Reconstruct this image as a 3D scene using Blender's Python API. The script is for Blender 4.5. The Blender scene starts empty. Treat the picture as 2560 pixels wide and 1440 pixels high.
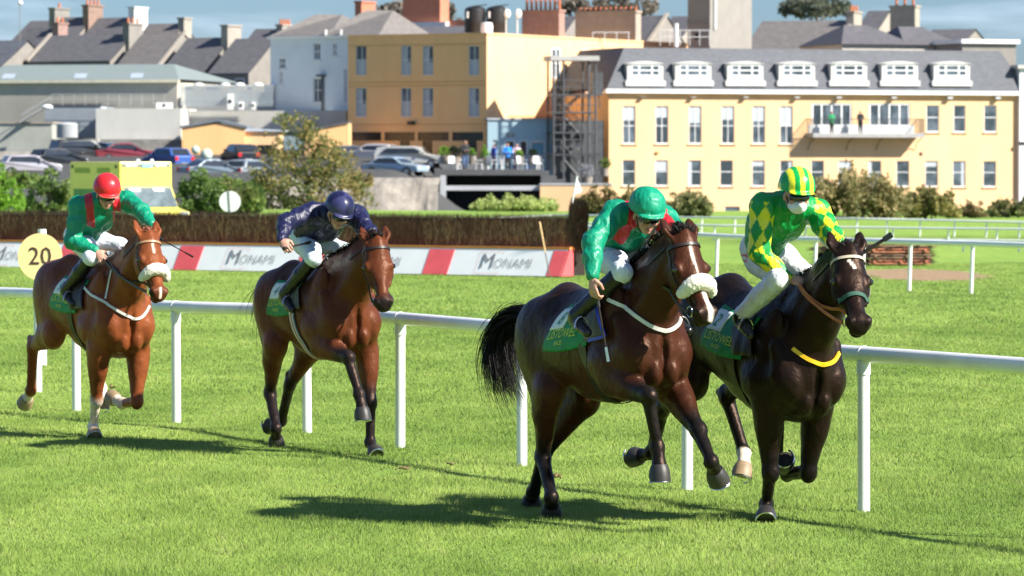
import bpy, bmesh, math, random
import numpy as np
from mathutils import Vector, Matrix
from mathutils.bvhtree import BVHTree
SC=bpy.context.scene; COL=SC.collection
# ---------------------------------------------------------------- camera
FPX=10500.0; CH=2.45; TH=math.atan(320/FPX)
cam_d=bpy.data.cameras.new('camera'); cam=bpy.data.objects.new('camera',cam_d); COL.objects.link(cam)
cam_d.sensor_width=36; cam_d.lens=36*FPX/2560; cam_d.clip_start=.5; cam_d.clip_end=6000
cam.location=(0,0,CH); cam.rotation_euler=(math.pi/2-TH,0,0)
cam_d.dof.use_dof=True; cam_d.dof.focus_distance=30.0; cam_d.dof.aperture_fstop=6.3
SC.camera=cam
SC.render.resolution_x=1024; SC.render.resolution_y=576
SC.view_settings.view_transform='Standard'; SC.view_settings.look='None'; SC.view_settings.gamma=1
SC.view_settings.exposure=1.26
SUN_AZ=math.radians(64); SUN_EL=math.radians(38)
# ---------------------------------------------------------------- world: daylight sky with soft cloud
W=bpy.data.worlds.new('World'); SC.world=W; W.use_nodes=True
nt=W.node_tree; nt.nodes.clear()
out=nt.nodes.new('ShaderNodeOutputWorld'); bg=nt.nodes.new('ShaderNodeBackground')
sky=nt.nodes.new('ShaderNodeTexSky'); sky.sky_type='NISHITA'; sky.sun_disc=False
sdir=Vector((math.sin(SUN_AZ)*math.cos(SUN_EL),-math.cos(SUN_AZ)*math.cos(SUN_EL),math.sin(SUN_EL)))
sky.sun_elevation=SUN_EL; sky.sun_rotation=math.atan2(sdir.x,sdir.y)
sky.air_density=1.0; sky.dust_density=.6; sky.ozone_density=2.0
tc=nt.nodes.new('ShaderNodeTexCoord'); mp=nt.nodes.new('ShaderNodeMapping'); mp.inputs['Scale'].default_value=(4.5,4.5,34)
ns=nt.nodes.new('ShaderNodeTexNoise'); ns.inputs['Scale'].default_value=2.6; ns.inputs['Detail'].default_value=6; ns.inputs['Roughness'].default_value=.55
cr=nt.nodes.new('ShaderNodeValToRGB'); cr.color_ramp.elements[0].position=.50; cr.color_ramp.elements[1].position=.76
cr.color_ramp.elements[0].color=(0,0,0,1); cr.color_ramp.elements[1].color=(.85,.85,.85,1)
mx=nt.nodes.new('ShaderNodeMix'); mx.data_type='RGBA'; mx.inputs[7].default_value=(3.1,3.75,4.6,1)
tint=nt.nodes.new('ShaderNodeMix'); tint.data_type='RGBA'; tint.blend_type='MULTIPLY'; tint.inputs[0].default_value=1; tint.inputs[7].default_value=(.25,.345,.51,1)
L=nt.links.new
L(tc.outputs['Generated'],mp.inputs[0]); L(mp.outputs[0],ns.inputs['Vector']); L(ns.outputs['Fac'],cr.inputs[0])
L(sky.outputs[0],tint.inputs[6]); L(cr.outputs[0],mx.inputs[0]); L(tint.outputs[2],mx.inputs[6]); L(mx.outputs[2],bg.inputs[0]); L(bg.outputs[0],out.inputs[0])
bg.inputs[1].default_value=.112
sd=bpy.data.lights.new('sun','SUN'); sd.energy=4.5; sd.angle=math.radians(1.1); sd.color=(1,.955,.87)
sun=bpy.data.objects.new('sun',sd); COL.objects.link(sun); sun.rotation_euler=sdir.to_track_quat('Z','Y').to_euler()
# ---------------------------------------------------------------- helpers
CF=np.array([0,math.cos(TH),-math.sin(TH)]); CU=np.array([0,math.sin(TH),math.cos(TH)])
def ray(u,v):
    """direction of sight for a point of the photograph (2560 wide), scaled to unit depth in Y"""
    d=CF+np.array([(u-1280)/FPX,0,0])+CU*((720-v)/FPX); return d/d[1]
def P(u,v,Y): return np.array([0,0,CH])+ray(u,v)*Y
def G(u,v,z=0.): d=ray(u,v); t=(z-CH)/d[2]; return np.array([0,0,CH])+d*t
rnd=random.Random(7)
def tag(o,label=None,cat=None,group=None,kind=None):
    if label: o['label']=label
    if cat: o['category']=cat
    if group: o['group']=group
    if kind: o['kind']=kind
    return o
def empty(name,loc=(0,0,0),rz=0,label=None,cat=None,group=None):
    o=bpy.data.objects.new(name,None); COL.objects.link(o); o.location=loc; o.rotation_euler=(0,0,rz); o.empty_display_size=.3
    return tag(o,label,cat,group)
def link(name,me,m=None,parent=None):
    o=bpy.data.objects.new(name,me); COL.objects.link(o)
    if m is not None: me.materials.append(m)
    if parent is not None: o.parent=parent
    return o
def copy_tree(o,parent=None):
    c=o.copy(); COL.objects.link(c)
    if parent is not None: c.parent=parent
    for ch in list(o.children): copy_tree(ch,c)
    return c
def npmesh(name,V,Fq,smooth=False,col=None):
    me=bpy.data.meshes.new(name); V=np.asarray(V,np.float32); Fq=np.asarray(Fq,np.int32)
    n=Fq.shape[1]; me.vertices.add(len(V)); me.vertices.foreach_set('co',V.ravel())
    me.loops.add(Fq.size); me.loops.foreach_set('vertex_index',Fq.ravel())
    me.polygons.add(len(Fq)); me.polygons.foreach_set('loop_start',np.arange(0,Fq.size,n,dtype=np.int32))
    me.polygons.foreach_set('loop_total',np.full(len(Fq),n,np.int32))
    if smooth: me.polygons.foreach_set('use_smooth',np.ones(len(Fq),bool))
    me.update(calc_edges=True); me.validate()
    if col is not None:
        a=me.color_attributes.new('Col','FLOAT_COLOR','POINT'); c=np.ones((len(V),4),np.float32); c[:,:3]=col; a.data.foreach_set('color',c.ravel())
    return me
class MB:
    """collects simple solids and links them as one mesh"""
    def __init__(s): s.v=[];s.f=[]
    def add(s,v,f):
        n=len(s.v); s.v+= [tuple(map(float,p)) for p in v]; s.f+=[tuple(i+n for i in q) for q in f]; return s
    def box(s,x0,x1,y0,y1,z0,z1,T=None):
        v=[(x,y,z) for z in(z0,z1) for y in(y0,y1) for x in(x0,x1)]
        if T is not None: v=[T(p) for p in v]
        return s.add(v,[(0,2,3,1),(4,5,7,6),(0,1,5,4),(1,3,7,5),(3,2,6,7),(2,0,4,6)])
    def tube(s,pts,r,n=10,cap=True,ry=None):
        pts=[Vector(p) for p in pts]; rs=r if hasattr(r,'__len__') else [r]*len(pts); b=len(s.v); ref=None
        for i,p in enumerate(pts):
            t=(pts[min(i+1,len(pts)-1)]-pts[max(i-1,0)]).normalized()
            if ref is None:
                ref=Vector((0,0,1)) if abs(t.z)<.9 else Vector((1,0,0))
            a=t.cross(ref).normalized(); c=a.cross(t).normalized(); ref=c
            for k in range(n):
                q=2*math.pi*k/n; s.v.append(tuple(p+a*math.cos(q)*rs[i]+c*math.sin(q)*rs[i]*(ry or 1)))
        for i in range(len(pts)-1):
            for k in range(n):
                k2=(k+1)%n; s.f.append((b+i*n+k,b+i*n+k2,b+(i+1)*n+k2,b+(i+1)*n+k))
        if cap: s.f.append(tuple(b+k for k in range(n-1,-1,-1))); s.f.append(tuple(b+(len(pts)-1)*n+k for k in range(n)))
        return s
    def prism(s,poly,a,b):
        """poly: list of 3D points; extruded by vector b-a (offset a..b)"""
        n=len(poly); v=[np.array(p)+np.array(a) for p in poly]+[np.array(p)+np.array(b) for p in poly]
        return s.add(v,[tuple(range(n-1,-1,-1)),tuple(range(n,2*n))]+[(i,(i+1)%n,n+(i+1)%n,n+i) for i in range(n)])
    def sphere(s,c,r,n=14,m=8,sc=(1,1,1)):
        b=len(s.v)
        for j in range(m+1):
            t=math.pi*j/m
            for k in range(n):
                q=2*math.pi*k/n; s.v.append((c[0]+r*sc[0]*math.sin(t)*math.cos(q),c[1]+r*sc[1]*math.sin(t)*math.sin(q),c[2]+r*sc[2]*math.cos(t)))
        for j in range(m):
            for k in range(n): s.f.append((b+j*n+k,b+(j+1)*n+k,b+(j+1)*n+(k+1)%n,b+j*n+(k+1)%n))
        return s
    def build(s,name,m,parent=None,smooth=False,bevel=0,local=None):
        me=bpy.data.meshes.new(name); me.from_pydata(s.v,[],s.f); bm=bmesh.new(); bm.from_mesh(me)
        bmesh.ops.remove_doubles(bm,verts=bm.verts,dist=1e-6)
        bmesh.ops.recalc_face_normals(bm,faces=bm.faces); bm.to_mesh(me); bm.free()
        if smooth:
            for p in me.polygons: p.use_smooth=True
            if hasattr(me,'set_sharp_from_angle'): me.set_sharp_from_angle(angle=math.radians(38))
        o=link(name,me,m,parent)
        if bevel:
            b=o.modifiers.new('bevel','BEVEL'); b.width=bevel; b.segments=2; b.limit_method='ANGLE'
        return o
def hexc(h):
    h=h.lstrip('#'); c=[int(h[i:i+2],16)/255 for i in(0,2,4)]
    return tuple(((x+.055)/1.055)**2.4 if x>.04045 else x/12.92 for x in c)
def mat(name,c,rough=.7,var=.12,scale=3.,bump=0.,bscale=30.,metal=0.,spec=.5,coat=0.,sheen=0.,attr=False,stretch=(1,1,1),emit=None,detail=5,tint=None):
    m=bpy.data.materials.new(name); m.use_nodes=True; nt=m.node_tree; b=nt.nodes['Principled BSDF']; L=nt.links.new
    b.inputs['Roughness'].default_value=rough; b.inputs['Metallic'].default_value=metal; b.inputs['Specular IOR Level'].default_value=spec
    b.inputs['Coat Weight'].default_value=coat; b.inputs['Coat Roughness'].default_value=.25; b.inputs['Sheen Weight'].default_value=sheen
    tc=nt.nodes.new('ShaderNodeTexCoord'); mp=nt.nodes.new('ShaderNodeMapping'); mp.inputs['Scale'].default_value=stretch; L(tc.outputs['Object'],mp.inputs[0])
    n=nt.nodes.new('ShaderNodeTexNoise'); n.inputs['Scale'].default_value=scale; n.inputs['Detail'].default_value=detail; n.inputs['Roughness'].default_value=.6; L(mp.outputs[0],n.inputs['Vector'])
    r=nt.nodes.new('ShaderNodeMapRange'); r.inputs[1].default_value=.3; r.inputs[2].default_value=.7; r.inputs[3].default_value=1-var; r.inputs[4].default_value=1+var; L(n.outputs['Fac'],r.inputs[0])
    mu=nt.nodes.new('ShaderNodeVectorMath'); mu.operation='SCALE'; L(r.outputs[0],mu.inputs['Scale'])
    if attr:
        a=nt.nodes.new('ShaderNodeAttribute'); a.attribute_name='Col'; L(a.outputs['Color'],mu.inputs[0])
    else: mu.inputs[0].default_value=c
    L(mu.outputs[0],b.inputs['Base Color'])
    if bump:
        n2=nt.nodes.new('ShaderNodeTexNoise'); n2.inputs['Scale'].default_value=bscale; n2.inputs['Detail'].default_value=4; L(mp.outputs[0],n2.inputs['Vector'])
        bp=nt.nodes.new('ShaderNodeBump'); bp.inputs['Strength'].default_value=1; bp.inputs['Distance'].default_value=bump; L(n2.outputs['Fac'],bp.inputs['Height']); L(bp.outputs[0],b.inputs['Normal'])
    if tint: b.inputs['Specular Tint'].default_value=(*tint,1)
    if emit: b.inputs['Emission Color'].default_value=(*emit[0],1); b.inputs['Emission Strength'].default_value=emit[1]
    return m
def vnoise(Pn,scale,seed=0,octv=3):
    """smooth value noise for arrays of points, about -1..1"""
    Pn=np.asarray(Pn,np.float64)*scale; out=np.zeros(len(Pn)); amp=1.;tot=0
    for o in range(octv):
        i=np.floor(Pn).astype(np.int64); f=Pn-i; f=f*f*(3-2*f); acc=0
        for dx in(0,1):
            for dy in(0,1):
                for dz in(0,1):
                    h=((i[:,0]+dx)*73856093)^((i[:,1]+dy)*19349663)^((i[:,2]+dz)*83492791)^(seed*2654435+o*97)
                    h=(h*1103515245+12345)&0x7fffffff; h=(h>>8)%65536/32768.-1
                    acc=acc+h*(f[:,0] if dx else 1-f[:,0])*(f[:,1] if dy else 1-f[:,1])*(f[:,2] if dz else 1-f[:,2])
        out+=acc*amp; tot+=amp; amp*=.5; Pn=Pn*2.03
    return out/tot
def text_mesh(s,size,font=None,res=2,off=0.):
    cu=bpy.data.curves.new('txt','FONT'); cu.body=s; cu.size=size; cu.align_x='CENTER'; cu.align_y='CENTER'; cu.resolution_u=res; cu.offset=off
    o=bpy.data.objects.new('txt',cu); COL.objects.link(o); dg=bpy.context.evaluated_depsgraph_get(); me=bpy.data.meshes.new_from_object(o.evaluated_get(dg))
    bpy.data.objects.remove(o); V=np.array([v.co[:] for v in me.vertices]); F=[tuple(p.vertices) for p in me.polygons]; bpy.data.meshes.remove(me); return V,F
M={}
M['white']=mat('white_paint',(.80,.80,.78),.35,.04,6,coat=.1)
M['rail']=mat('white_rail_plastic',(.78,.78,.765),.34,.09,3.5,spec=.5,stretch=(1,1,.4))
M['railfar']=mat('white_far_rail',(.82,.82,.80),.45,.04)
M['black']=mat('black_rubber',(.015,.015,.016),.5,.1)
M['steel']=mat('bright_steel',(.6,.6,.6),.25,.05,metal=1)
# ---------------------------------------------------------------- ground
def smooth(a,b,x): t=np.clip((x-a)/(b-a),0,1); return t*t*(3-2*t)
def gz(X,Y):
    X=np.asarray(X,float);Y=np.asarray(Y,float)
    z=.05*np.sin(X*.13+Y*.05)*smooth(60,120,Y)
    z=z-1.35*smooth(205,226,Y)-.40*smooth(149,152,Y)*(1-smooth(167,172,Y))*smooth(-22,-20,X)*(1-smooth(-9,-7.5,X))
    cp=1.15+(Y-262)*.0445
    side=smooth(-2.,-8.,X*1.0)    # car park to the left of the terrace
    z=np.where(Y>250,z*(1-side*smooth(250,262,Y))+side*smooth(250,262,Y)*np.minimum(cp,3.2),z)
    z=np.where(Y>330,z+0,z)
    return z
def ground():
    ys=np.concatenate([np.linspace(-40,20,13)[:-1],np.linspace(20,62,120)[:-1],np.linspace(62,200,100)[:-1],np.linspace(200,340,120)[:-1],np.geomspace(340,5000,25)])
    xs=np.concatenate([-np.geomspace(3000,62,14)[:-1],np.linspace(-62,62,150),np.geomspace(62,3000,14)[1:]])
    X,Y=np.meshgrid(xs,ys); Z=gz(X,Y); near=(Y<62)&(Y>15); Z=Z+near*.0
    V=np.stack([X,Y,Z],-1).reshape(-1,3); nx=len(xs); i=np.arange(len(ys)-1)[:,None]*nx+np.arange(nx-1)[None]
    Fq=np.stack([i,i+1,i+nx+1,i+nx],-1).reshape(-1,4)
    m=bpy.data.materials.new('turf'); m.use_nodes=True; nt=m.node_tree; b=nt.nodes['Principled BSDF']; L=nt.links.new
    b.inputs['Roughness'].default_value=.9; b.inputs['Specular IOR Level'].default_value=.15
    g=nt.nodes.new('ShaderNodeNewGeometry')
    def noise(s,d,st=(1,1,1)):
        mp=nt.nodes.new('ShaderNodeMapping'); mp.inputs['Scale'].default_value=st; L(g.outputs['Position'],mp.inputs[0])
        n=nt.nodes.new('ShaderNodeTexNoise'); n.inputs['Scale'].default_value=s; n.inputs['Detail'].default_value=d; n.inputs['Roughness'].default_value=.65; L(mp.outputs[0],n.inputs['Vector']); return n.outputs['Fac']
    def ramp(f,stops):
        r=nt.nodes.new('ShaderNodeValToRGB'); e=r.color_ramp.elements
        e[0].position,e[0].color=stops[0][0],(*stops[0][1],1); e[1].position,e[1].color=stops[1][0],(*stops[1][1],1)
        for p,c in stops[2:]: q=e.new(p); q.color=(*c,1)
        L(f,r.inputs[0]); return r.outputs[0]
    def mix(f,a,c,mode='MIX'):
        x=nt.nodes.new('ShaderNodeMix'); x.data_type='RGBA'; x.blend_type=mode
        if isinstance(f,float): x.inputs[0].default_value=f
        else: L(f,x.inputs[0])
        L(a,x.inputs[6]); L(c,x.inputs[7]); return x.outputs[2]
    fine=ramp(noise(55,5,(1,.35,1)),[(.33,(.13,.23,.032)),(.62,(.29,.42,.08))])
    med=ramp(noise(3.5,6,(1,.5,1)),[(.35,(.18,.31,.05)),(.68,(.32,.45,.11))])
    c=mix(.5,fine,med)
    big=ramp(noise(.22,3,(1,.6,1)),[(.3,(.80,.86,.8)),(.7,(1.12,1.06,1.02))])
    c=mix(1.,c,big,'MULTIPLY')
    # bare sandy patch by the hurdles and car park tarmac, ramps along real coordinates
    sx=nt.nodes.new('ShaderNodeSeparateXYZ'); L(g.outputs['Position'],sx.inputs[0])
    def mth(op,a,b2):
        q=nt.nodes.new('ShaderNodeMath'); q.operation=op
        for k,z in((0,a),(1,b2)):
            if isinstance(z,(int,float)): q.inputs[k].default_value=z
            else: L(z,q.inputs[k])
        return q.outputs[0]
    px=G(2300,685)
    ex=mth('POWER',mth('DIVIDE',mth('SUBTRACT',sx.outputs[0],float(px[0])),1.55),2.); ey=mth('POWER',mth('DIVIDE',mth('SUBTRACT',sx.outputs[1],float(px[1])),5.2),2.)
    e=mth('ADD',mth('ADD',ex,ey),mth('MULTIPLY',noise(1.6,5),1.1))
    msk=nt.nodes.new('ShaderNodeMapRange'); msk.inputs[1].default_value=1.15; msk.inputs[2].default_value=1.6; msk.inputs[3].default_value=1; msk.inputs[4].default_value=0; L(e,msk.inputs[0])
    dirt=ramp(noise(9,5),[(.3,(.24,.15,.085)),(.7,(.42,.30,.18))])
    c=mix(msk.outputs[0],c,dirt)
    bk=mth('ABSOLUTE',mth('SUBTRACT',sx.outputs[1],127.),0.); bm2=nt.nodes.new('ShaderNodeMapRange'); bm2.inputs[1].default_value=5.5; bm2.inputs[2].default_value=8.5; bm2.inputs[3].default_value=.8; bm2.inputs[4].default_value=0; L(bk,bm2.inputs[0]); xr=nt.nodes.new('ShaderNodeMapRange'); xr.inputs[1].default_value=3; xr.inputs[2].default_value=7; L(sx.outputs[0],xr.inputs[0])
    c=mix(mth('MULTIPLY',bm2.outputs[0],xr.outputs[0]),c,ramp(noise(1.1,6,(1,.4,1)),[(.35,(.10,.17,.03)),(.6,(.22,.30,.06)),(.72,(.30,.26,.12))]))
    far=nt.nodes.new('ShaderNodeMapRange'); far.inputs[1].default_value=249; far.inputs[2].default_value=250.5; L(sx.outputs[1],far.inputs[0])
    tar=ramp(noise(2,5),[(.3,(.06,.06,.06)),(.7,(.10,.10,.095))])
    xm=nt.nodes.new('ShaderNodeMapRange'); xm.inputs[1].default_value=46; xm.inputs[2].default_value=52; xm.inputs[3].default_value=1; xm.inputs[4].default_value=0; L(mth('ABSOLUTE',sx.outputs[0],0.),xm.inputs[0])
    c=mix(mth('MULTIPLY',far.outputs[0],xm.outputs[0]),c,tar)
    L(c,b.inputs['Base Color'])
    bp=nt.nodes.new('ShaderNodeBump'); bp.inputs['Distance'].default_value=.03; L(noise(40,4,(1,.4,1)),bp.inputs['Height']); L(bp.outputs[0],b.inputs['Normal'])
    o=link('ground',npmesh('ground',V,Fq,True),m); tag(o,kind='structure')
    return o
ground()
def grass():
    rng=np.random.default_rng(3); parts=[]
    for (y0,y1,den,h,w,two) in((24.2,34,5200,.029,.0040,1),(34,44,3200,.029,.0048,1),(44,62,1300,.030,.007,0),(62,100,300,.036,.011,0)):
        n=int(den*(y1-y0)*((y0+y1)/2*2560/FPX+2.6)); Y=rng.uniform(y0,y1,n); X=rng.uniform(-.5,.5,n)*(Y*2560/FPX+2.6)
        keep=np.ones(n,bool)
        cl=vnoise(np.stack([X*3,Y*1.6,0*X],-1),1.,5,3); hh=h*(.55+.8*rng.random(n))*(1+.6*cl)
        a=rng.uniform(0,2*np.pi,n); d=np.stack([np.cos(a),np.sin(a),0*a],-1); lean=rng.uniform(.1,1.0,n)[:,None]*hh[:,None]
        la=rng.uniform(0,2*np.pi,n); ld=np.stack([np.cos(la),np.sin(la),0*la],-1)
        base=np.stack([X,Y,gz(X,Y)-.004],-1); ww=w*(.7+.7*rng.random(n))[:,None]
        v0=base-d*ww/2; v1=base+d*ww/2; tip=base+ld*lean+np.array([0,0,1])*hh[:,None]
        tone=np.clip(.5+.42*vnoise(np.stack([X*2.2,Y*1.1,0*X],-1),1.,9,3)+.38*vnoise(np.stack([X*.8,Y*.32,0*X],-1),1.,21,2),0,1); r=rng.random(n)
        c0=np.array([.175,.285,.045]); c1=np.array([.45,.585,.125]); c2=np.array([.60,.60,.27])
        q=np.clip(.75*(tone-.5)*1.5+.42+.5*(r-.5)+.0,0,1)[:,None]; c=c0*(1-q)+c1*q; dry=(rng.random(n)<.05+.09*(tone>.66))[:,None]; c=np.where(dry,c*.35+c2*.65,c)
        pc=G(2300,685); inp=((X-pc[0])/1.55)**2+((Y-pc[1])/5.2)**2+.5*vnoise(np.stack([X*2,Y*.8,0*X],-1),1.,31,2)>.75
        V=np.stack([v0,v1,tip],1)[inp]; parts.append((V,c[inp]))
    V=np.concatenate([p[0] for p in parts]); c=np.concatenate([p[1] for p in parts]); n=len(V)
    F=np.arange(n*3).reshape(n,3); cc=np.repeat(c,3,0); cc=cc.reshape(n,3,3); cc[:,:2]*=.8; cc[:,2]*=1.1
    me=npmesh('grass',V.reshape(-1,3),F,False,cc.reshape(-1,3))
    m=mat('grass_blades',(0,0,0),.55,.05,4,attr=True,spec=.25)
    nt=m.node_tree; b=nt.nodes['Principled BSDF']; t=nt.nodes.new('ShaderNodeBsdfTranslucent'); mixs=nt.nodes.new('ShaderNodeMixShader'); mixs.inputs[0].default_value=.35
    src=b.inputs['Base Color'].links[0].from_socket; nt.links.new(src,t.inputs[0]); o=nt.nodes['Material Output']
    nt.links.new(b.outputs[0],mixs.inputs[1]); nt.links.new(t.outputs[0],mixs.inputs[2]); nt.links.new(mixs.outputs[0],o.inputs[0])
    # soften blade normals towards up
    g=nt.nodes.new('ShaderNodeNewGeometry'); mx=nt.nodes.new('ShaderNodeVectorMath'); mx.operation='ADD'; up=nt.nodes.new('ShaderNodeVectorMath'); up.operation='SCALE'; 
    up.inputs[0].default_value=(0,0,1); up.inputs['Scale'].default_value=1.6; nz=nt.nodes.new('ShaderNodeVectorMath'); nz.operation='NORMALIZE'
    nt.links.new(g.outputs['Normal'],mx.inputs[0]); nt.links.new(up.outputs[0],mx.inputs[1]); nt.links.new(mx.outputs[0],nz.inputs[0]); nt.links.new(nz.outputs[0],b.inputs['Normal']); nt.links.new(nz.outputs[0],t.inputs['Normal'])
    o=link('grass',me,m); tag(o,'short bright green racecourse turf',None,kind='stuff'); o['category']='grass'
grass()
# ---------------------------------------------------------------- near running rail
def catmull(pts,n=8):
    pts=[np.array(p,float) for p in pts]; pts=[2*pts[0]-pts[1]]+pts+[2*pts[-1]-pts[-2]]; o=[]
    for i in range(1,len(pts)-2):
        for k in range(n):
            t=k/n; a,b,c,d=pts[i-1:i+3]; o.append(.5*((2*b)+(-a+c)*t+(2*a-5*b+4*c-d)*t*t+(-a+3*b-3*c+d)*t**3))
    o.append(pts[-2]); return o
near=[(3150,1400),(2640,1345),(2158,1280),(1718,1224),(1304,1165),(1001,1119),(765,1082),(440,1057),(190,1027),(95,980),(-130,960),(-400,940)]
def nearrail():
    r=empty('running_rail',tuple(G(2158,1280)),0,'thick white plastic running rail that the horses gallop beside','rail')
    inv=np.array(r.location); pts=[]; 
    for i,(u,v) in enumerate(near):
        g=G(u,v)-inv; 
        if i<2: g=(G(2158,1280)-inv)+(2-i)*((G(2158,1280)-G(1304,1165))/2)
        if i==len(near)-1: g=np.array([-9.6,18.6,0])*1.0
        z=1.10-.009*max(0,(g[1])-8)
        pts.append(g+np.array([0,0,z]))
        tl=[.012,.02,.015,0,.01,-.005,.04,.015,.02,0,0,0][i]
        b=MB(); b.tube([g+np.array([tl*.3,0,-.1]),g+np.array([0,0,z-.05])],[.043,.043],14); 
        b.tube([g+np.array([0,0,z-.14]),g+np.array([0,0,z-.045])],[.05,.047],14)
        if i not in(0,): b.build('post',M['rail'],r,True)
    MB().tube(catmull(pts,8),.056,18).build('rail_tube',M['rail'],r,True)
    c=catmull(pts,8)
    for k in range(8,len(c)-1,8):
        a=np.array(c[k]); d=np.array(c[k+1])-a; d/=np.linalg.norm(d)
        MB().tube([a-d*.012,a+d*.012],.060,18).build('joint_ring',M['rail'],r,True)
nearrail()
def farrail(pts,h,name,label,rt=.035,rp=.022,posts=None,sub=None,group=None):
    """pts: (u, v of rail centre, Y)"""
    o=P(*pts[0]); r=empty(name,(o[0],o[1],0),0,label,'rail',group); inv=np.array(r.location)
    c=catmull([P(*p)-inv for p in pts],10); MB().tube(c,rt,8).build('rail_tube',M['railfar'],r,True)
    if sub: MB().tube([p-np.array([0,0,sub]) for p in c],rt*.8,8).build('lower_rail_tube',M['railfar'],r,True)
    ca=np.array(c)+inv
    for u in posts or []:
        us=1280+FPX*ca[:,0]/ca[:,1]; k=np.argsort(us); q=np.array([np.interp(u,us[k],ca[k,j]) for j in range(3)])-inv
        MB().tube([(q[0]-.03,q[1],q[2]-h-.05),(q[0],q[1],q[2])],rp,8).build('post',M['railfar'],r,True)
farrail([(1390,565,97),(1440,567,94.6),(1794,590,88),(2040,599,83),(2277,605,78.7),(2432,609,77.3),(2700,618,74)],.93,'running_rail','thick white rail in the middle distance behind the riders with shortest posts leaning',.055,.036,[1443,1620,1794,1920,2040,2160,2277,2432,2580],group=None)
farrail([(1180,549,150),(1420,538,150),(1640,543,142),(2070,546,134),(2300,550,132),(2560,556,130),(2700,560,129)],.6,'running_rail','farthest thin white rail just below the bushes',.035,.028,[1260,1340,1420,1500,1580,1660,1755,1838,1925,2005,2075,2143,2218,2301,2387,2467,2549,2630])
farrail([(1400,558,132),(1660,561,128),(1800,564,126),(2070,568,124),(2560,573,120),(2700,575,119)],.44,'running_rail','second farthest white rail with a lower bar, below the bushes',.034,.027,[1460,1560,1670,1787,1900,2015,2104,2233,2372,2493,2610],sub=.33)
farrail([(1400,592,118),(1470,592,118)],.33,'running_rail','short low white bar beside the brush fence end',.03,.025,[1460])
farrail([(2390,600,111),(2560,602,110),(2720,604,109)],.33,'running_rail','low white rail close behind the thick middle rail at the right edge',.03,.028,[2410,2550])
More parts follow.
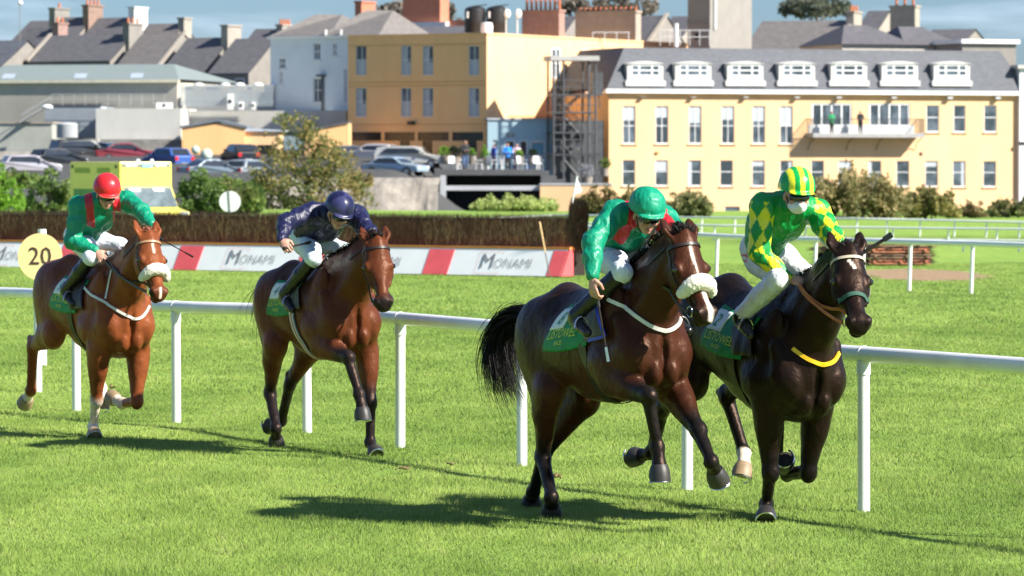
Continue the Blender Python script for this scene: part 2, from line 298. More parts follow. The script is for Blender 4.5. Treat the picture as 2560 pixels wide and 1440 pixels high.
# ---------------------------------------------------------------- brush fence with sponsor board
def brushfence():
    A=G(-60,664); B=G(1428,690); B2=G(1388,690)
    d=(B-A); Ln=np.linalg.norm(d[:2]); d/=Ln; nrm=np.array([d[1],-d[0],0])  # towards camera
    if nrm[1]>0: nrm=-nrm
    root=empty('steeplechase_fence',tuple(B),math.atan2(d[1],d[0]),'long dark birch brush fence with a white and red sponsor board at its foot','fence')
    # local frame: x along (0 at right end, negative to the left), -y towards camera
    def T(u,v,yo=0.):
        """point of the board plane -> local x,z"""
        r=ray(u,v); o=np.array([0,0,CH]); nn=-nrm; t=np.dot(B+nrm*yo-o,nn)/np.dot(r,nn); q=o+r*t; return float(np.dot(q-B,d)),float(q[2])
    xl=-Ln-1.5; hb=.56
    # sloping board
    def sl(x,z,off=0.): return (x,-.42+.34*z/hb-off,z)
    def panel(x0,x1,z0,z1,off,name,m,parent):
        b=MB(); p=[sl(x0,z0,off),sl(x1,z0,off),sl(x1,z1,off),sl(x0,z1,off)]; b.prism(p,(0,0,0),(0,.02,0)); return b.build(name,m,parent)
    wm=mat('board_white',(.78,.78,.77),.5,.05,1.5); rm=mat('board_red',(.72,.10,.11),.55,.10,2.); om=mat('board_orange',(.85,.27,.06),.5,.08,2)
    board=panel(xl,-.02,0.0,hb,0,'board',wm,root)
    ends=MB(); ends.add([(0,-.42,0),(0,.05,0),(0,.05,hb),(0,-.08,hb)],[(0,1,2,3)]); ends.prism([(0.0,-.42,0),(0.0,.06,0),(0.0,.06,hb),(0.0,-.08,hb)],(0,0,0),(.02,0,0)); ends.build('board_end',rm,root)
    xs=[T(u,640)[0] for u in(195,500,806,1113)]; pitch=(xs[3]-xs[0])/3
    w=pitch*.19
    for k in range(-2,4):
        x=xs[0]+k*pitch
        if k==3: continue
        panel(x-w/2,x+w/2,0.002,hb-.03,.012,'red_band',rm,root)
    x=xs[3]; panel(x-w/2,x+w/2,.002,hb-.03,.012,'red_band',rm,root)
    panel(-.36,-.02,.002,hb-.03,.012,'red_band',rm,root)
    b=MB(); b.prism([(xl,-.09,hb),(0.02,-.09,hb),(0.02,-.09,hb+.05),(xl,-.09,hb+.05)],(0,0,0),(0,.2,0)); b.build('top_rail',om,root)
    tm=mat('board_lettering',(.20,.20,.215),.5,.1,5); lm=mat('board_mark_red',(.60,.16,.16),.5,.1,5)
    Vb,Fb=text_mesh('M',.30); Vs,Fs=text_mesh('ONAMI',.205,off=-.0035)
    def fit(V,x0,x1,z0,z1): lo=V.min(0);hi=V.max(0); V[:,0]=x0+(V[:,0]-lo[0])/(hi[0]-lo[0])*(x1-x0); V[:,1]=z0+(V[:,1]-lo[1])/(hi[1]-lo[1])*(z1-z0)
    fit(Vb,-.64,-.34,-.13,.17); fit(Vs,-.29,.62,-.12,.075)
    lt=MB(); 
    for V,F in((Vb,Fb),(Vs,Fs)): lt.add([sl(v[0],v[1]+.28,.016) for v in V],F)
    V0=list(lt.v); F0=list(lt.f)
    fr=MB(); a0,a1,z0,z1=-.74,-.14,.04,.50; th=.006
    for(p,q,r_,s_) in((a0,a0+th,z0,z1),(a0,a1,z1-th,z1),(a0,a1,z0,z0+th),(a1-th,a1,z1-.07,z1),(a1-th,a1,z0,z0+.05)):
        fr.add([sl(p,r_,.016),sl(q,r_,.016),sl(q,s_,.016),sl(p,s_,.016)],[(0,1,2,3)])
    F1=list(fr.f); V1=list(fr.v)
    for k in range(-1,4):
        x=xs[0]+(k+.52)*pitch
        m=MB(); m.v=[(v[0]+x,v[1],v[2]) for v in V0]; m.f=F0; m.build('lettering',tm,root)
        m=MB(); m.v=[(v[0]+x,v[1],v[2]) for v in V1]; m.f=F1; m.build('logo_frame',lm,root)
    # brush: packed birch twigs as many thin slanting triangles around a core
    zt=1.27
    core=MB(); core.box(xl,-.12,0.10,.75,.0,zt-.07); core.build('brush_core',mat('birch_core',(.022,.012,.008),.9,.4,20,stretch=(1,1,.25)),root)
    rng=np.random.default_rng(5); n=52000
    X=rng.uniform(xl,-.05,n); Z=rng.uniform(.50,zt-.10,n); Y=np.full(n,.085)+rng.uniform(-.035,.02,n); top=rng.random(n)<.22
    Z=np.where(top,zt-.14+.05*rng.random(n),Z); Y=np.where(top,rng.uniform(.02,.8,n),Y)
    h=rng.uniform(.08,.22,n); h=np.where(top,rng.uniform(.08,.19,n),h); dx=rng.normal(0,.03,n); wd=rng.uniform(.004,.012,n)
    v0=np.stack([X-wd/2,Y,Z-h/2*(~top)],-1); v1=v0+np.stack([wd,0*X,0*X],-1); v2=np.stack([X+dx,Y-rng.uniform(-.03,.04,n),Z+h*np.where(top,1,.5)],-1)
    V=np.stack([v0,v1,v2],1).reshape(-1,3); tone=rng.random(n); cl=.5+.5*vnoise(np.stack([X*1.5,Z*.7,0*X],-1),1.,3,3)
    dark=np.array([.055,.024,.016]); mid=np.array([.28,.122,.075]); lt_=np.array([.75,.50,.28]); q=(tone*.8+cl*.35)[:,None]
    c=np.where(q<.72,dark+(mid-dark)*(q/.72),mid+0*q); c=np.where(((tone>.85)&(cl>.40))[:,None],lt_,c)
    # short horizontal broken twigs lighter
    link('birch_twigs',npmesh('birch_twigs',V,np.arange(len(V)).reshape(-1,3),False,np.repeat(c,3,0)),mat('birch_twig',(0,0,0),.8,.2,8,attr=True),root)
    # wing end bundle
    b=MB(); e=[]; n=2600; a=rng.uniform(0,2*np.pi,n); rr=.15*np.sqrt(rng.random(n)); zz=rng.uniform(.45,1.42,n)
    v0=np.stack([-.07+rr*np.cos(a)*1.0+.05*zz,.3+rr*np.sin(a)*2.2,zz],-1); w2=rng.uniform(.008,.02,n)[:,None]*np.array([1,0,0]); v2=v0+np.stack([rng.normal(.01,.02,n),rng.normal(0,.02,n),rng.uniform(.15,.32,n)],-1)
    V=np.stack([v0,v0+w2,v2],1).reshape(-1,3); t=rng.random(n)[:,None]; c=np.array([.04,.02,.012])*(1-t)+np.array([.18,.085,.05])*t
    link('bound_birch_bundle',npmesh('bound_birch_bundle',V,np.arange(len(V)).reshape(-1,3),False,np.repeat(c,3,0)),bpy.data.materials['birch_twig'],root)
    cm=MB(); cm.tube([(-.09,.3,.3),(-.02,.3,1.52)],[.13,.12],10); 
    cm.build('bundle_core',bpy.data.materials['birch_core'],root)
    b=MB()
    for z in(.95,1.3): b.tube([(-.2+.05*z,.3,z),(.12+.05*z,.3,z)],.012,6)
    # white flag marker on the bundle
    f=empty('flag_marker',tuple(B+np.array([0,.3,1.45])+d*0.0),0,'white slanting flag stick standing in the brush fence end bundle','flag')
    MB().tube([(0,0,-.05),(.13,0,.66)],.02,8).build('stick',M['white'],f)
    MB().add([(.06,0,.28),(.13,0,.62),(.24,.02,.36),(.20,.02,.30)],[(0,1,2,3)]).add([(.06,.006,.28),(.13,.006,.62),(.24,.026,.36),(.20,.026,.30)],[(0,3,2,1)]).build('flag_cloth',M['white'],f)
    g=G(1375,694); q=empty('bamboo_pole',tuple(g),0,'thin tan pole leaning on the sponsor board near the right end of the brush fence','pole')
    tp=P(1349,555,g[1]+.45)-g
    MB().tube([(0,0,0),tuple(tp*.45)],.012,7).build('lower_stick',mat('dark_stick',(.12,.10,.08),.7),q)
    MB().tube([tuple(tp*.45),tuple(tp)],[.016,.02],7).build('upper_stick',mat('bamboo',(.62,.40,.18),.5,.15,10),q)
brushfence()
def furlong():
    Y=50.; g=np.array([(98-1280)/FPX*Y,Y,0.]); r=empty('furlong_marker',tuple(g),0,'round yellow disc reading 20 on a white post beside the red capped rider','sign')
    top=P(106,573,Y)[2]; MB().tube([(0.03,0.03,0),(0.03,.03,top)],.052,14).build('post',M['white'],r,True)
    c=P(101,642,Y)-g; R_=.265
    n=48; b=MB(); b.add([(c[0]+R_*math.cos(2*math.pi*k/n),-.04,c[2]+1.06*R_*math.sin(2*math.pi*k/n)) for k in range(n)]+[(c[0]+R_*math.cos(2*math.pi*k/n),-.028,c[2]+1.06*R_*math.sin(2*math.pi*k/n)) for k in range(n)],[tuple(range(n)),tuple(range(2*n-1,n-1,-1))]+[(k,(k+1)%n,n+(k+1)%n,n+k) for k in range(n)])
    b.build('disc',mat('disc_yellow',(.84,.63,.29),.55,.04,4),r)
    V,F=text_mesh('20',.30); V[:,0]*=.95; V[:,1]*=1.0
    m=MB(); m.add([(c[0]+v[0],-.046,c[2]+v[1]) for v in V],F); 
    # bold strokes: repeat the outline slightly shifted
    m.build('number',mat('number_brown',(.055,.028,.018),.6),r)
    Y=112.; g=np.array([(580-1280)/FPX*Y,Y,0.]); r=empty('round_sign',tuple(g),0,'plain round white disc on a dark slanting stick behind the brush fence','sign')
    c=P(575,504,Y)-g; R_=.285; b=MB(); b.add([(c[0]+R_*math.cos(2*math.pi*k/n),-.01,c[2]+R_*math.sin(2*math.pi*k/n)) for k in range(n)]+[(c[0]+R_*math.cos(2*math.pi*k/n),.01,c[2]+R_*math.sin(2*math.pi*k/n)) for k in range(n)],[tuple(range(n)),tuple(range(2*n-1,n-1,-1))]+[(k,(k+1)%n,n+(k+1)%n,n+k) for k in range(n)])
    b.build('disc',M['white'],r); MB().tube([(.02,-.03,0),(c[0]-.03,-.03,c[2]+.3)],.012,8).build('stick',mat('grey_stick',(.12,.11,.11),.6),r)
furlong()
def hurdles():
    g=G(2190,664); base=empty
    bm_=mat('weathered_timber',(.30,.17,.11),.85,.35,6,stretch=(1,1,3)); dk=mat('dark_gorse',(.045,.028,.02),.95,.5,12); om=mat('orange_timber',(.55,.20,.11),.7,.3,5)
    labs=['lowest orange and grey hurdle of the stack behind the rail at right','second hurdle up in the stack behind the rail at right','third hurdle up in the stack behind the rail at right','topmost brown hurdle of the stack behind the rail at right']
    rng=random.Random(4)
    for k in range(4):
        r=empty('hurdle',(g[0]+rng.uniform(-.08,.08),g[1]+.6,.03+k*.135),rng.uniform(-.02,.02),labs[k],'hurdle','hurdles piled behind the rail')
        b=MB(); b.box(-.1,1.32,-.55,-.49,0,.035); b.box(-.1,1.30,-.55,-.49,.07,.10); 
        b.box(.0,.05,-.60,.6,.03,.075); b.box(.62+.1*k,.67+.1*k,-.60,.6,.03,.075); b.box(1.2,1.25,-.60,.6,.03,.075); b.box(-.1,1.3,-.53,.5,.012,.05)
        b.build('timber_frame',om if k%2==0 else bm_,r)
        b=MB(); b.box(-1.05,-.1,-.54,.55,.0,.05); b.box(-1.25+.1*k,-.4,-.3,.2,.05,.1); b.build('dark_end',dk,r)
        n=700; R2=np.random.default_rng(k); X=R2.uniform(-1.3,1.35,n); Y=R2.uniform(-.6,.5,n); Z=R2.uniform(.02,.12,n); v0=np.stack([X,Y,Z],-1); v1=v0+np.array([0,0,.02]); v2=v0+np.stack([R2.choice([-1,1],n)*R2.uniform(.08,.3,n),R2.normal(0,.03,n),R2.normal(0,.02,n)],-1)
        link('gorse_twigs',npmesh('gorse_twigs',np.stack([v0,v1,v2],1).reshape(-1,3),np.arange(3*n).reshape(n,3)),dk if k<3 else bm_,r)
hurdles()
# ---------------------------------------------------------------- plants
def leafmat(name,c,tr=.25):
    m=mat(name,c,.6,.22,1.2,attr=True,spec=.3); nt=m.node_tree; b=nt.nodes['Principled BSDF']; t=nt.nodes.new('ShaderNodeBsdfTranslucent'); x=nt.nodes.new('ShaderNodeMixShader'); x.inputs[0].default_value=tr
    nt.links.new(b.inputs['Base Color'].links[0].from_socket,t.inputs[0]); nt.links.new(b.outputs[0],x.inputs[1]); nt.links.new(t.outputs[0],x.inputs[2]); nt.links.new(x.outputs[0],nt.nodes['Material Output'].inputs[0]); return m
LEAF=leafmat('foliage',(0,0,0),.45)
BARK=mat('bark',(.16,.125,.09),.9,.3,5,bump=.02,bscale=12)
def crown(name,root,blobs,n,size,cols,seed,up=0.,hollow=.35,parent_name='crown',gap=-.2):
    rng=np.random.default_rng(seed); bl=np.array(blobs,float); vol=bl[:,3]*bl[:,4]*bl[:,5]; k=rng.choice(len(bl),n,p=vol/vol.sum())
    d=rng.normal(size=(n,3)); d/=np.linalg.norm(d,axis=1)[:,None]; rr=(hollow+(1-hollow)*rng.random(n))**.6
    rr*=1+.42*vnoise(d*3.1+k[:,None]*7.3,1.,seed,3)+rng.exponential(.05,n)
    Pn=bl[k,:3]+d*rr[:,None]*bl[k,3:6]
    keep=(vnoise(Pn,1.3/size/4,seed+3,2)>gap)&(Pn[:,2]>.02); Pn=Pn[keep]; k=k[keep]; n=len(Pn)
    a=rng.normal(size=(n,3)); a[:,2]+=up; a/=np.linalg.norm(a,axis=1)[:,None]; b=np.cross(a,rng.normal(size=(n,3))); b/=np.linalg.norm(b,axis=1)[:,None]
    s=size*(.5+rng.random(n))[:,None]
    V=np.stack([Pn-a*s*.6,Pn+b*s*.35,Pn+a*s*.6,Pn-b*s*.35],1).reshape(-1,3)
    cols=np.array(cols)*1.35; q=np.clip(.5+.5*vnoise(Pn,.9,seed+5,2)+rng.normal(0,.22,n),0,.999)*(len(cols)-1); i=q.astype(int); f=(q-i)[:,None]; c=cols[i]*(1-f)+cols[np.minimum(i+1,len(cols)-1)]*f
    return link(parent_name,npmesh(name,V,np.arange(4*n).reshape(n,4),False,np.repeat(c,4,0)),LEAF,root)
GR=[(.05,.085,.025),(.10,.16,.04),(.17,.23,.06)]; OL=[(.07,.075,.03),(.17,.16,.06),(.27,.21,.09),(.34,.25,.13)]; BR=[(.08,.15,.02),(.15,.28,.03),(.22,.38,.05)]; WD=[(.15,.20,.06),(.30,.36,.11),(.42,.42,.18)]
def bush(u0,u1,vt,vb,Y,label,cols,n=5000,size=.16,name='bush',cat='bush',seed=1,nb=6,up=0.,group=None,zb=None):
    s=FPX/Y; uc=(u0+u1)/2; g=P(uc,vb,Y); w=(u1-u0)/s/2; h=(vb-vt)/s; zb=g[2] if zb is None else zb
    r=empty(name,(g[0],Y,zb),0,label,cat,group); rng=random.Random(seed); H=h+g[2]-zb; bl=[]
    for k in range(nb):
        x=(-1+2*(k+.5)/nb)*w*.80; hh=H*(1-.42*abs(x/w)**1.6)*rng.uniform(.60,.92); bl.append((x,rng.uniform(-.3,.3)*w*.5,hh*.48,w/nb*1.5,min(w*.6,1.6),hh*.52))
    for k in range(nb*3):
        x=rng.uniform(-.93,.93)*w; hh=H*(1-.5*abs(x/w)**1.6)*rng.uniform(.70,1.05); q=rng.uniform(.10,.22)*min(w,H)+.05; bl.append((x,rng.uniform(-.5,.5)*min(w,1.5),hh-q*1.1,q,q,q*rng.uniform(1.0,1.9)))
        bl.append((x,0,hh*.35,q*1.1,q,hh*.35))
    crown(name,r,bl,int(n*1.25),size*.85,cols,seed,max(up,.7),gap=-.12)
    b=MB()
    for k in range(5):
        x=rng.uniform(-.6,.6)*w; b.tube([(x*.3,0,-.1),(x*.7,0,H*.35),(x,0,H*.7)],[.05,.035,.012],6)
    b.build('stem',BARK,r,True); return r
def tree(u,vt,vb,Y,label,cols,blobs_uv,n,size,seed,trunk_r=.14,name='tree',extra=None):
    """blobs_uv: (u,v,ru,rv) in photo units at distance Y"""
    s=FPX/Y; g=P(u,vb,Y); r=empty(name,tuple(g),0,label,'tree'); H=(vb-vt)/s; rng=random.Random(seed); bl=[]
    for (bu,bv,ru,rv) in blobs_uv:
        q=P(bu,bv,Y)-g; bl.append((q[0],rng.uniform(-.5,.5)*ru/s,q[2],ru/s,ru/s*.9,rv/s))
    crown(name,r,bl,n,size,cols,seed,gap=-.08)
    t=MB(); t.tube([(0,0,-.2),(.03*H,0,H*.3),(-.02*H,0,H*.6),(.01*H,.05,H*.92)],[trunk_r,trunk_r*.8,trunk_r*.5,.02],8)
    for (x,y,z,a,b_,c) in bl:
        z0=min(z*.7,H*.6); t.tube([(.01*H,0,z0*.6),(x*.5,y*.5,z0*.9+.1*z),(x,y,z)],[trunk_r*.45,trunk_r*.3,.02],6)
    t.build('trunk',BARK,r,True); return r
tree(765,272,548,208,'tall loose olive and brown tree in front of the car park',[(.06,.085,.025),(.14,.16,.05),(.24,.19,.07),(.34,.25,.11)],
 [(735,320,48,42),(700,300,32,22),(775,300,22,22),(790,400,75,62),(690,420,62,55),(835,425,60,55),(745,470,80,50),(860,480,55,45),(660,480,50,42),(770,360,50,45),(905,500,40,30),(700,350,40,30),(800,520,100,30),(660,520,60,25)],13500,.15,11,.12)
bush(-70,72,418,520,170,'bright green feathery bush at the far left edge above the brush fence',BR,5000,.15,seed=2,zb=0)
bush(62,190,425,520,176,'dull green bush between the bright bush and the yellow van',GR+[(.15,.15,.06)],5000,.16,seed=3,zb=0)
bush(-60,120,424,470,236,'low ragged green scrub along the car park edge at far left',GR+[(.15,.14,.06)],5000,.2,seed=41,nb=9)
bush(470,680,436,480,236,'low ragged scrub along the car park edge behind the round white sign',GR+[(.16,.15,.06)],5000,.2,seed=42,nb=9)
bush(850,935,425,470,236,'scrubby olive bush beside the earth bank right of the olive tree',OL,3500,.18,seed=43,nb=5)
bush(430,560,425,528,182,'dark green bush right of the yellow van behind the round white sign',GR,5000,.17,seed=4,zb=0)
bush(540,660,435,532,186,'green bush between the round white sign and the tall olive tree',GR+[(.15,.14,.05)],5000,.17,seed=5,zb=0)
bush(1175,1400,482,532,203,'low clump of tall pale green weeds below the terrace beam',WD,9000,.13,name='weed_clump',cat='weeds',seed=6,nb=9,up=2.5,zb=0)
bush(1425,1560,462,543,180,'brown and green bush just right of the brush fence flag',[(.03,.035,.015),(.13,.12,.04),(.28,.19,.08)],6000,.15,seed=7,zb=0)
bush(1540,1640,470,540,183,'olive shrub behind the green capped rider',OL,4000,.15,seed=17,zb=0)
bush(1640,1790,472,547,184,'low grey green bush between the two green riders',[(.09,.11,.05),(.19,.20,.08),(.30,.26,.12)],6000,.15,seed=8,zb=0)
bush(2010,2275,416,548,176,'big rounded olive bush behind the striped cap',[(.09,.10,.04),(.18,.17,.07),(.28,.23,.10),(.36,.28,.14)],15000,.15,seed=9,nb=8,zb=0)
bush(2255,2400,462,548,178,'medium yellow green bush right of the biggest bush',[(.09,.10,.03),(.20,.19,.06),(.33,.27,.11)],8000,.14,seed=10,zb=0)
bush(2402,2470,500,547,180,'small wispy dry bush near the right edge',[(.10,.09,.05),(.25,.18,.09),(.10,.12,.05)],1800,.13,seed=12,nb=3,zb=0,up=1.5)
bush(2460,2600,487,547,181,'dark wispy bush at the right edge of the picture',[(.06,.075,.03),(.14,.15,.05),(.24,.22,.09)],5000,.13,seed=13,nb=6,zb=0,up=1.5)
# ---------------------------------------------------------------- ambulance
def ambulance():
    Y=156.; c=P(306,560,Y); 
    ay=math.radians(34)      # heading towards the camera, turned to its left
    # local: x forward (towards camera-right), y left side of van
    fwd=np.array([math.sin(ay),-math.cos(ay)]); rz=math.atan2(fwd[1],fwd[0])
    r=empty('ambulance',(c[0]+.93,c[1]-.6,-.38),rz,'bright yellow high roofed ambulance van parked behind the brush fence','van')
    ym=mat('van_yellow',(.84,.72,.12),.35,.04,2,coat=.3); gm=mat('van_band',(.30,.36,.02),.45,.06,2); gl=mat('van_glass',(.12,.15,.16),.12,.5,2,spec=.8)
    top=2.76; w=1.10; b=MB(); b.box(-3.9,-.0,-w,w,.45,top); b.build('body',ym,r,bevel=.05)
    b=MB(); prof=[(0,.45),(1.45,.45),(1.50,.72),(1.35,.93),(.58,1.06),(.05,1.84),(0,1.88)]
    n=len(prof); b.add([(x,-w*.97,z) for x,z in prof]+[(x,w*.97,z) for x,z in prof],[tuple(range(n)),tuple(range(2*n-1,n-1,-1))]+[(k,n+k,n+(k+1)%n,(k+1)%n) for k in range(n)]); b.build('cab',ym,r,bevel=.03)
    b=MB(); e=.012; b.add([(.56+e+.02,-w*.93,1.10),(.56+e+.02,w*.93,1.10),(.07+e,w*.90,1.82),(.07+e,-w*.90,1.82)],[(0,1,2,3)]); b.build('windscreen',gl,r)
    b=MB(); b.add([(.05,-w*.985,1.72),(.62,-w*.985,1.16),(-.1,-w*.985,1.16),(-.1,-w*.985,1.72)],[(0,1,2,3)]).add([(.05,w*.985,1.72),(.62,w*.985,1.16),(-.1,w*.985,1.16),(-.1,w*.985,1.72)],[(0,1,2,3)]); b.build('side_window',gl,r)
    lt=mat('lamp_white',(.8,.85,.9),.2); bl=mat('beacon_blue',(.25,.45,.7),.2,spec=.8)
    b=MB(); b.box(0.003,.02,-w*.92,w*.92,top-.19,top-.06); b.build('light_strip',mat('strip_grey',(.20,.19,.17),.4,.2,8),r)
    for y in(-.75,-.5,.5,.75): MB().box(.022,.035,y-.09,y+.09,top-.17,top-.08).build('roof_lamp',lt,r)
    MB().box(.022,.05,-.2,.25,top-.2,top-.04).build('beacon',bl,r)
    for y in(-.28,.3): MB().sphere((-.1,y,top+.03),.08,10,6).build('dome_light',lt,r,True)
    b=MB(); b.box(-1.75,-.75,-w-.006,-w,top-.42,top-.22); b.box(-3.5,-2.3,-w-.006,-w,top-.42,top-.22); b.build('side_window_band',gm,r)
    for y in(-.55,.45): MB().add([(.115,y-.25,1.80),(.115,y+.25,1.80),(.205,y+.22,1.67),(.205,y-.22,1.67)],[(0,1,2,3)]).build('screen_reflection',mat('reflection_pale',(.5,.52,.5),.6) if 'reflection_pale' not in bpy.data.materials else bpy.data.materials['reflection_pale'],r)  # pale patches on the glass stand in for windscreen reflections
    MB().tube([(.62,-.5,1.1),(.38,.1,1.44)],.012,5).build('wiper',M['black'],r)
    MB().box(1.36,1.47,-.62,.62,.50,.66).build('grille',M['black'],r)
    MB().box(-3.6,-.3,-w-.006,-w,1.25,1.75).build('side_marking',mat('marking_green',(.10,.28,.06),.5),r)
    for x in(-3.75,-.35): MB().box(x,x+.14,-w-.02,-w,top-.24,top-.12).build('marker_lamp',M['black'],r)
    for x in(.95,-2.9):
        for y in(-w*.95,w*.95-.22):
            MB().tube([(x,y,.36),(x,y+.22,.36)],.36,18).build('wheel',M['black'],r,True)
    for y in(-.72,.72): MB().box(1.5,1.63,y-.16,y+.16,.72,.92).build('headlight',lt,r)
    for y in(-1.25,1.25): MB().box(.35,.45,min(y,y*.85),max(y,y*.85),1.15,1.45).build('mirror',M['black'],r)
ambulance()
# ---------------------------------------------------------------- cars
GLC=mat('car_glass',(.025,.03,.035),.07,.2,2,spec=.8); TY=mat('tyre',(.02,.02,.02),.8,.2,5); RIM=mat('wheel_rim',(.45,.45,.45),.3,.1,3,metal=.8)
TL=mat('tail_light',(.55,.02,.02),.3); HL=mat('head_light',(.75,.78,.8),.15)
CARM={}
def car(u,vb,Y,head,colr,label,L_=4.2,Wd=1.75,Ht=1.45,kind='hatch',name='parked_car'):
    g=P(u,vb,Y); r=empty(name,tuple(g),math.radians(head),label,'car','cars in the car park')
    key=str(colr); 
    if key not in CARM: CARM[key]=mat('car_paint',hexc(colr),.28,.03,2,coat=.5,metal=.25)
    pm=CARM[key]; h=Ht; l=L_/2; y=Wd/2
    if kind=='hatch': pr=[(-l,.35),(-l*.98,.62*h),(-l*.80,.66*h),(-l*.66,.95*h),(-l*.1,h),(l*.18,.97*h),(l*.50,.66*h),(l*.93,.55*h),(l,.45*h),(l,.32)]
    elif kind=='suv': pr=[(-l,.4),(-l*.99,.62*h),(-l*.93,.93*h),(-l*.7,h),(l*.12,h),(l*.30,.95*h),(l*.50,.64*h),(l*.93,.58*h),(l,.5*h),(l,.36)]
    else: pr=[(-l,.35),(-l*.99,.60*h),(-l*.72,.66*h),(-l*.42,.94*h),(-l*.1,h),(l*.12,.97*h),(l*.45,.66*h),(l*.93,.55*h),(l,.45*h),(l,.32)]
    def sec(x,z):
        t=max(0,(z-.62*h)/(.38*h)); return y*(1-.17*t)*(1-.10*max(0,abs(x)/l-.75)/.25)
    b=MB(); n=len(pr); b.add([(x,-sec(x,z),z) for x,z in pr]+[(x,sec(x,z),z) for x,z in pr],[tuple(range(n)),tuple(range(2*n-1,n-1,-1))]+[(k,n+k,n+(k+1)%n,(k+1)%n) for k in range(n)])
    b.build('body',pm,r,bevel=.05)
    # side glass, windscreen, rear screen set just proud of the shell
    i0,i1=(2,3); xr=pr[2][0]; xf=pr[-4][0] if kind!='x' else 0; top=.91*h; e=.012
    for s_ in(-1,1):
        q=[(xr*.96+.12,.68*h),(xf*.92,.68*h),(l*.14,top),(pr[3][0]*.95+.05,top)]
        b=MB(); b.add([(x,s_*(sec(x,z)+e),z) for x,z in q],[(0,1,2,3)]); b.build('side_window',GLC,r)
    a,c=pr[-5],pr[-4]; a=(a[0]+.03,a[1]-.05*h) ; b=MB(); b.add([(c[0]+.02-.03,-y*.80,c[1]+.05*h),(c[0]-.01,y*.80,c[1]+.05*h),(a[0]+.05,y*.70,a[1]+.01),(a[0]+.05,-y*.70,a[1]+.01)],[(0,1,2,3)]); b.build('windscreen',GLC,r)
    a,c=pr[2],pr[3]; b=MB(); b.add([(a[0]*.985-.03,-y*.78,a[1]+.03),(a[0]*.985-.03,y*.78,a[1]+.03),(c[0]-.06,y*.68,c[1]-.03),(c[0]-.06,-y*.68,c[1]-.03)],[(0,1,2,3)]); b.build('rear_window',GLC,r)
    for x in(-l*.62,l*.62):
        for s_ in(-1,1):
            w=MB().tube([(x,s_*(y-.19),.31),(x,s_*(y+.01),.31)],.31,16).build('wheel',TY,r,True); MB().tube([(x,s_*(y+.0),.31),(x,s_*(y+.02),.31)],.19,12).build('rim',RIM,w,True)
    for s_ in(-1,1):
        MB().box(l*.90,l+.012,s_*y*.70-.15,s_*y*.70+.15,.42*h,.51*h).build('headlight',HL,r); MB().box(-l-.012,-l*.93,s_*y*.74-.12,s_*y*.74+.12,.42*h,.60*h).build('tail_light',TL,r)
        MB().box(l*.28,l*.36,s_*(y+.02)-.06,s_*(y+.02)+.10*s_ if s_>0 else s_*(y+.02)+.06,.68*h,.76*h).build('mirror',pm,r)
    MB().box(-l-.015,-l,-.26,.26,.36,.46).build('number_plate',mat('plate',(.7,.7,.65),.5) if 'plate' not in bpy.data.materials else bpy.data.materials['plate'],r)
    return r
car(420,424,288,128,'#35589a','bright blue hatchback with its back towards the course',4.2,1.75,1.5)
car(140,424,286,40,'#1c2024','black hatchback at the left end of the car park row',4.1,1.75,1.45)
car(205,404,300,30,'#23272b','charcoal off road car behind the black hatchback',4.5,1.85,1.6,'suv')
car(255,404,303,150,'#1d3a5c','dark blue saloon between the charcoal and red cars',4.3,1.75,1.4,'saloon')
car(318,406,298,10,'#8e3a44','dark red saloon in front of the rough concrete wall',4.4,1.75,1.4,'saloon')
car(600,414,292,112,'#181a20','black hatchback with bright red tail light beside the orange shed',4.0,1.75,1.5)
car(622,452,276,60,'#8f989e','silver car half hidden by the olive tree at its left',4.2,1.75,1.4)
car(528,450,274,35,'#5d6b74','grey blue car behind the dark green bush',4.3,1.75,1.4,'saloon')
car(70,440,275,20,'#a7a3a8','pale lilac grey car at the far left edge',4.2,1.75,1.4)
car(988,441,278,-28,'#9fb0bd','silver blue saloon nearest the terrace retaining bank',4.3,1.78,1.32,'saloon')
car(1028,422,288,-8,'#c9c5bc','pale beige off road estate parked behind the silver blue saloon',4.9,1.9,1.55,'suv')
car(935,409,296,160,'#d4cfd0','white car with red lights left of the beige estate',4.2,1.75,1.4)
car(880,412,298,20,'#3f4348','dark car mostly hidden behind the top of the olive tree',4.2,1.75,1.4)
def ball():
    g=P(516,402,290); r=empty('round_tank',tuple(g),0,'pale green round tank standing behind the blue hatchback','tank')
    m=mat('tank_green',(.50,.60,.48),.5,.08,2); MB().sphere((0,0,.42),.42,18,12).build('tank_shell',m,r,True); MB().sphere((-.8,.6,.75),.3,14,8).build('small_tank_shell',m,r,True); MB().box(-.3,.3,-.3,.3,-.05,.1).build('foot',M['black'],r)
ball()
